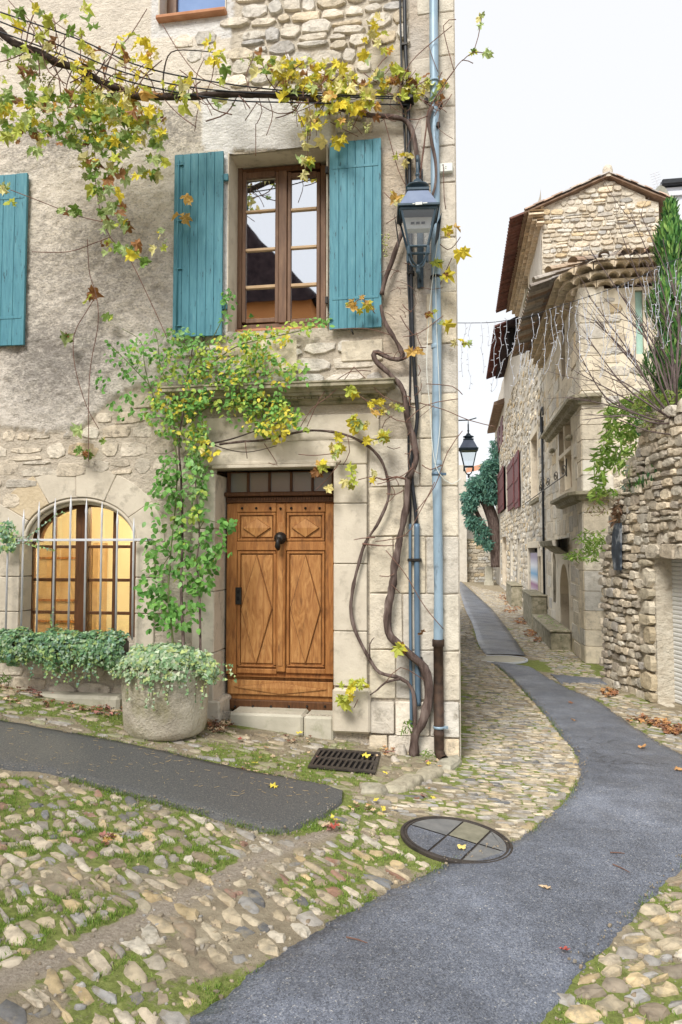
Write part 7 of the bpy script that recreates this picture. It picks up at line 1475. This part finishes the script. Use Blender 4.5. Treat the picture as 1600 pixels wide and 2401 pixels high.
for (x0, x1, y0, y1, mt) in ((-.33, -.072, .005, .33, 'inlay_g'), (-.33, -.075, -.33, -.012, 'asphalt'), (-.06, .135, .02, .33, 'inlay_y'), (-.06, .135, -.33, .003, 'asphalt'), (.15, .33, .03, .33, 'inlay_g'), (.15, .33, -.33, .013, 'inlay_g')):
    P = clip_rect(x0, x1, y0, y1); P = [(x * math.cos(rot_m) + y * math.sin(rot_m), -x * math.sin(rot_m) + y * math.cos(rot_m)) for x, y in P]
    MB().add([mhp(x, y, .003) for x, y in P], [tuple(range(len(P)))]).build('inlay_plate', M[mt], mh)
MB().add([mhp(.329 * math.cos(2 * PI * k / 40), .329 * math.sin(2 * PI * k / 40), -.003) for k in range(40)], [tuple(range(40))]).build('base_plate', M['cast'], mh)
fm = onG(1178, 1548); fmh = thing('far_manhole', 'pale oval manhole cover where the path breaks farther up', 'manhole cover', fm); MB().lathe([(0, .03), (.36, .03), (.40, .026), (.42, .0)], (fm.x, fm.y, g(fm.x)), 28).build('lid', M['step'], fmh, True); MB().lathe([(.425, .0), (.425, .028), (.46, .028), (.46, 0)], (fm.x, fm.y, g(fm.x)), 28).build('ring', M['galv'], fmh)
# drain grate
gr = thing('drain_grate', 'rusty cast iron drain grate set in the mossy paving', 'drain grate', (sum(GRATE, Vector()) / 4)); c0, c1, c2, c3 = GRATE; zG = .024
def gpnt(s, t, z=0): p = c0.lerp(c1, s).lerp(c3.lerp(c2, s), t); return Vector((p.x, p.y, g(p.x) + z))
MB().grid([[gpnt(0, 0, .008), gpnt(1, 0, .008)], [gpnt(0, 1, .008), gpnt(1, 1, .008)]]).build('dark_pit_plate', M['dark'], gr)  # near-black plate on the ground paints the shade under the bars
def gbar(s0, t0, s1, t1, s2, t2, s3, t3, nm): P = [gpnt(*q_, zG) for q_ in ((s0, t0), (s1, t1), (s2, t2), (s3, t3))]; Q = [p - Vector((0, 0, .014)) for p in P]; MB().add(P + Q, [(0, 1, 2, 3), (0, 4, 5, 1), (1, 5, 6, 2), (2, 6, 7, 3), (3, 7, 4, 0)]).build(nm, M['cast'], gr)
gbar(0, 0, 1, 0, 1, .1, 0, .1, 'frame'); gbar(0, .9, 1, .9, 1, 1, 0, 1, 'frame'); gbar(0, .101, .05, .101, .05, .899, 0, .899, 'frame'); gbar(.95, .101, 1, .101, 1, .899, .95, .899, 'frame'); gbar(.051, .46, .949, .46, .949, .54, .051, .54, 'middle_bar')
for t0, t1 in ((.101, .459), (.541, .899)):
    for k in range(11): s = .07 + k * .082; gbar(s + .025, t0, s + .06, t0, s + .035, t1, s, t1, 'slat')
# fallen leaves
LR = (.42, .10, .08); LO = (.56, .31, .13); LT = (.60, .46, .30); LB = (.22, .12, .08); LYW = (.76, .64, .10); LPK = (.46, .22, .19); LCH = (.36, .17, .09)
def gleaf(px, py, c, s, lift=.012, rz=None):
    p = onG(px, py); return (rnd.choice(DLEAF), TRS((p.x, p.y, g(p.x) + lift + s * .12), Euler((U(-.35, .35), U(-.35, .35), U(0, 6.28) if rz is None else rz)), (s, s, s * .8)), vary(c, .12))
for px, py, c, s, lift, lb in ((642, 1857, LYW, .085, .035, 'bright yellow leaf on the dark asphalt strip'), (1285, 2098, LT, .062, .035, 'curled tan leaf in the middle of the path'), (1322, 2247, LR, .05, .035, 'red maple leaf on the near end of the path'), (857, 1782, LYW, .09, .03, 'yellow leaf lying on the drain grate'), (1083, 2002, (.75, .62, .22), .065, .035, 'yellow leaf lying on the manhole cover'), (1340, 1655, LCH, .07, .03, 'small brown leaf on the path beyond the bend'), (1345, 1696, LO, .06, .03, 'orange leaf on the path just before the bend'), (1507, 1762, LO, .09, .035, 'orange leaf near the right edge of the path'), (1588, 1814, LO, .08, .035, 'tan leaf at the right border of the photo on the path'), (783, 1948, LR, .085, .02, 'crimson leaf at the tip of the dark asphalt strip'), (700, 1728, LYW, .07, .03, 'yellow leaf on the paving before the door step'), (905, 1823, LYW, .055, .03, 'small yellow leaf right below the drain grate'), (563, 1742, LR, .05, .03, 'red leaf at the upper edge of the dark asphalt strip'), (580, 1818, LT, .035, .035, 'small tan leaf on the dark asphalt strip')):
    v_, m_, c_ = gleaf(px, py, c, s, lift); o = bpy.data.objects.new('fallen_leaf', v_[0]); o.color = (*c_, 1); o.matrix_world = m_; reg(o, None, m_); tag(o, lb, 'leaf', 'single fallen leaves')
def litter(label, spots, s=(.035, .06), pal=((LO, 3), (LCH, 3), (LB, 2))):
    ii = []
    for px, py, rx, ry, n_ in spots:
        for _ in range(n_): a, r = U(0, 6.28), math.sqrt(rnd.random()); ii.append(gleaf(px + rx * r * math.cos(a), py + ry * r * math.sin(a), rnd.choices([q_[0] for q_ in pal], [q_[1] for q_ in pal])[0], U(*s), U(.005, .035)))
    tag(joined('leaf_litter', ii, M['litter_a']), label, 'leaves')
litter('drift of russet leaves along the lane wall foot', ((1185, 1402, 18, 10, 60), (1200, 1430, 20, 10, 60), (1225, 1458, 22, 8, 60), (1245, 1487, 18, 8, 40), (1195, 1415, 10, 6, 30), (1262, 1502, 10, 5, 20)), (.05, .10))
litter('orange leaves drifted at the foot of the ruined wall', ((1430, 1627, 20, 9, 40), (1545, 1700, 30, 9, 60), (1580, 1716, 25, 9, 60), (1500, 1690, 30, 8, 20)), (.04, .075))
litter('brown and red leaves under the arched window', ((40, 1612, 45, 14, 30), (100, 1625, 40, 14, 40), (200, 1665, 40, 10, 16), (260, 1672, 40, 12, 26), (285, 1640, 20, 18, 20), (30, 1650, 30, 12, 10), (150, 1660, 60, 20, 12)), (.03, .06), ((LCH, 3), (LB, 3), (LPK, 2), (LT, 2), (LR, 1)))
litter('heap of dry brown leaves between planter and door step', ((512, 1705, 26, 18, 60), (545, 1700, 14, 10, 12)), (.035, .06), ((LCH, 3), (LB, 3), (LT, 3)))
litter('scattered leaves round the vine foot', ((920, 1760, 25, 20, 14), (900, 1775, 20, 14, 8), (990, 1750, 15, 10, 6), (1030, 1800, 30, 14, 6), (700, 1735, 60, 16, 12), (770, 1940, 40, 14, 8), (880, 1900, 60, 16, 12), (255, 1975, 22, 14, 16), (640, 1790, 120, 30, 14), (1000, 1870, 40, 20, 6)), (.025, .05), ((LO, 2), (LYW, 1), (LPK, 2), (LT, 4), (LB, 2)))
needles = MB()
for _ in range(170):
    x, y = U(10, 780), 0; t = (x) / 790; y = U(1690 + 150 * t, 1790 + 130 * t); p = onG(x, y); a = U(0, 3.14); L = U(.015, .05)
    if inpoly(p.x, p.y, STRIP): needles.tube([(p.x, p.y, g(p.x) + .038), (p.x + L * math.cos(a), p.y + L * math.sin(a), g(p.x + L * math.cos(a)) + .038)], .0012, 3)
M['straw'] = pm('straw', [(.3, (.42, .30, .14)), (.7, (.58, .44, .24))], 9, .8, .2, bumps=()); tag(needles.build('pine_needles', M['straw']), 'straw-coloured needles scattered on the dark asphalt strip', 'needles', kind='stuff')
for a, c, lb in (((812, 2218), (862, 2232), 'reddish stick at the near edge of the path'), ((1438, 2042), (1478, 2062), 'thin dark twig on the path to the right'), ((1432, 2014), (1466, 2016), 'straw twig on the path above the dark twig')):
    p0_, p1_ = onG(*a), onG(*c); mid = p0_.lerp(p1_, .5) + Vector((.004, .006, 0)); tag(MB().tube([(p.x, p.y, g(p.x) + .04) for p in (p0_, mid, p1_)], [.004, .0035, .002], 6).build('twig', M['twig']), lb, 'twig')
for px, py, w, h, lb in ((922, 1742, .07, .17, 'upright pale stone leaning at the vine foot'), (940, 1768, .11, .10, 'rounded pale stone in front of the upright one'), (925, 1785, .08, .05, 'flat stone lowest of the three at the vine foot')):
    p = onG(px, py); mm = TRS((p.x, p.y, g(p.x) - .01), Euler((U(-.1, .1), U(-.2, .2), U(0, 3))), (w, w * .8, h)); o = bpy.data.objects.new('loose_stone', COBS[3][0]); o.color = (.62, .56, .48, 1); o.matrix_world = mm; reg(o, None, mm); tag(o, lb, 'stone')
wd = leafy('wall_weed', 'green weed growing behind the vine foot', 'weed', F(958, 1715, .1), ((958, 1695, 12, 10, 50), (950, 1710, 14, 8, 30)), YF - .12, [((.16, .30, .06), 3), ((.26, .40, .10), 2)], .04)
leafy('wall_weed', 'green weeds at the downpipe foot', 'weed', F(1010, 1765, .1), ((1005, 1765, 18, 8, 60),), YF - .16, [((.16, .28, .06), 3), ((.26, .36, .10), 2)], .035)
leafy('ground_weed', 'leafy weeds at the left edge below the window', 'weed', F(10, 1590, .2), ((12, 1590, 16, 8, 50),), YF - .3, [((.16, .28, .06), 3), ((.22, .34, .10), 2)], .045)
# ---------------- house across the street, seen mirrored in the upper window
oh = thing('ochre_house', 'orange rendered house mirrored in the upper window', 'house', (-7.5, -9, g(-7)))
MB().box(-14, -4.3, -12, -6.5, -.5, 9.1).build('walls', M['ochre'], oh)
MB().add([(-14.2, -6.2, 9.0), (-4.0, -6.2, 9.0), (-9.1, -6.2, 14.5), (-14.2, -12.3, 9.0), (-4.0, -12.3, 9.0), (-9.1, -12.3, 14.5)], [(0, 1, 2), (1, 4, 5, 2), (0, 2, 5, 3), (3, 5, 4)]).build('roof', M['dark_roof'], oh)
# repeats of one kind share a group
GR = {'street_lantern': 'street lanterns on the walls', 'cable_clamp': 'small clamps by the downpipe', 'overhead_cable': 'cables strung along the vine', 'loose_stone': 'loose stones at the vine foot', 'ivy': 'ivy plants on the house front', 'twig': 'twigs lying on the path', 'wall_weed': 'weeds at the wall foot', 'stone_bench': 'stone blocks at the lane wall foot', 'corner_stone_house': 'stone houses along the lane', 'gable_house': 'stone houses along the lane', 'far_lane_house': 'stone houses along the lane'}
for o in SC.objects:
    k = o.name.split('.')[0]
    if o.parent is None and k in GR and 'group' not in o: o['group'] = GR[k]
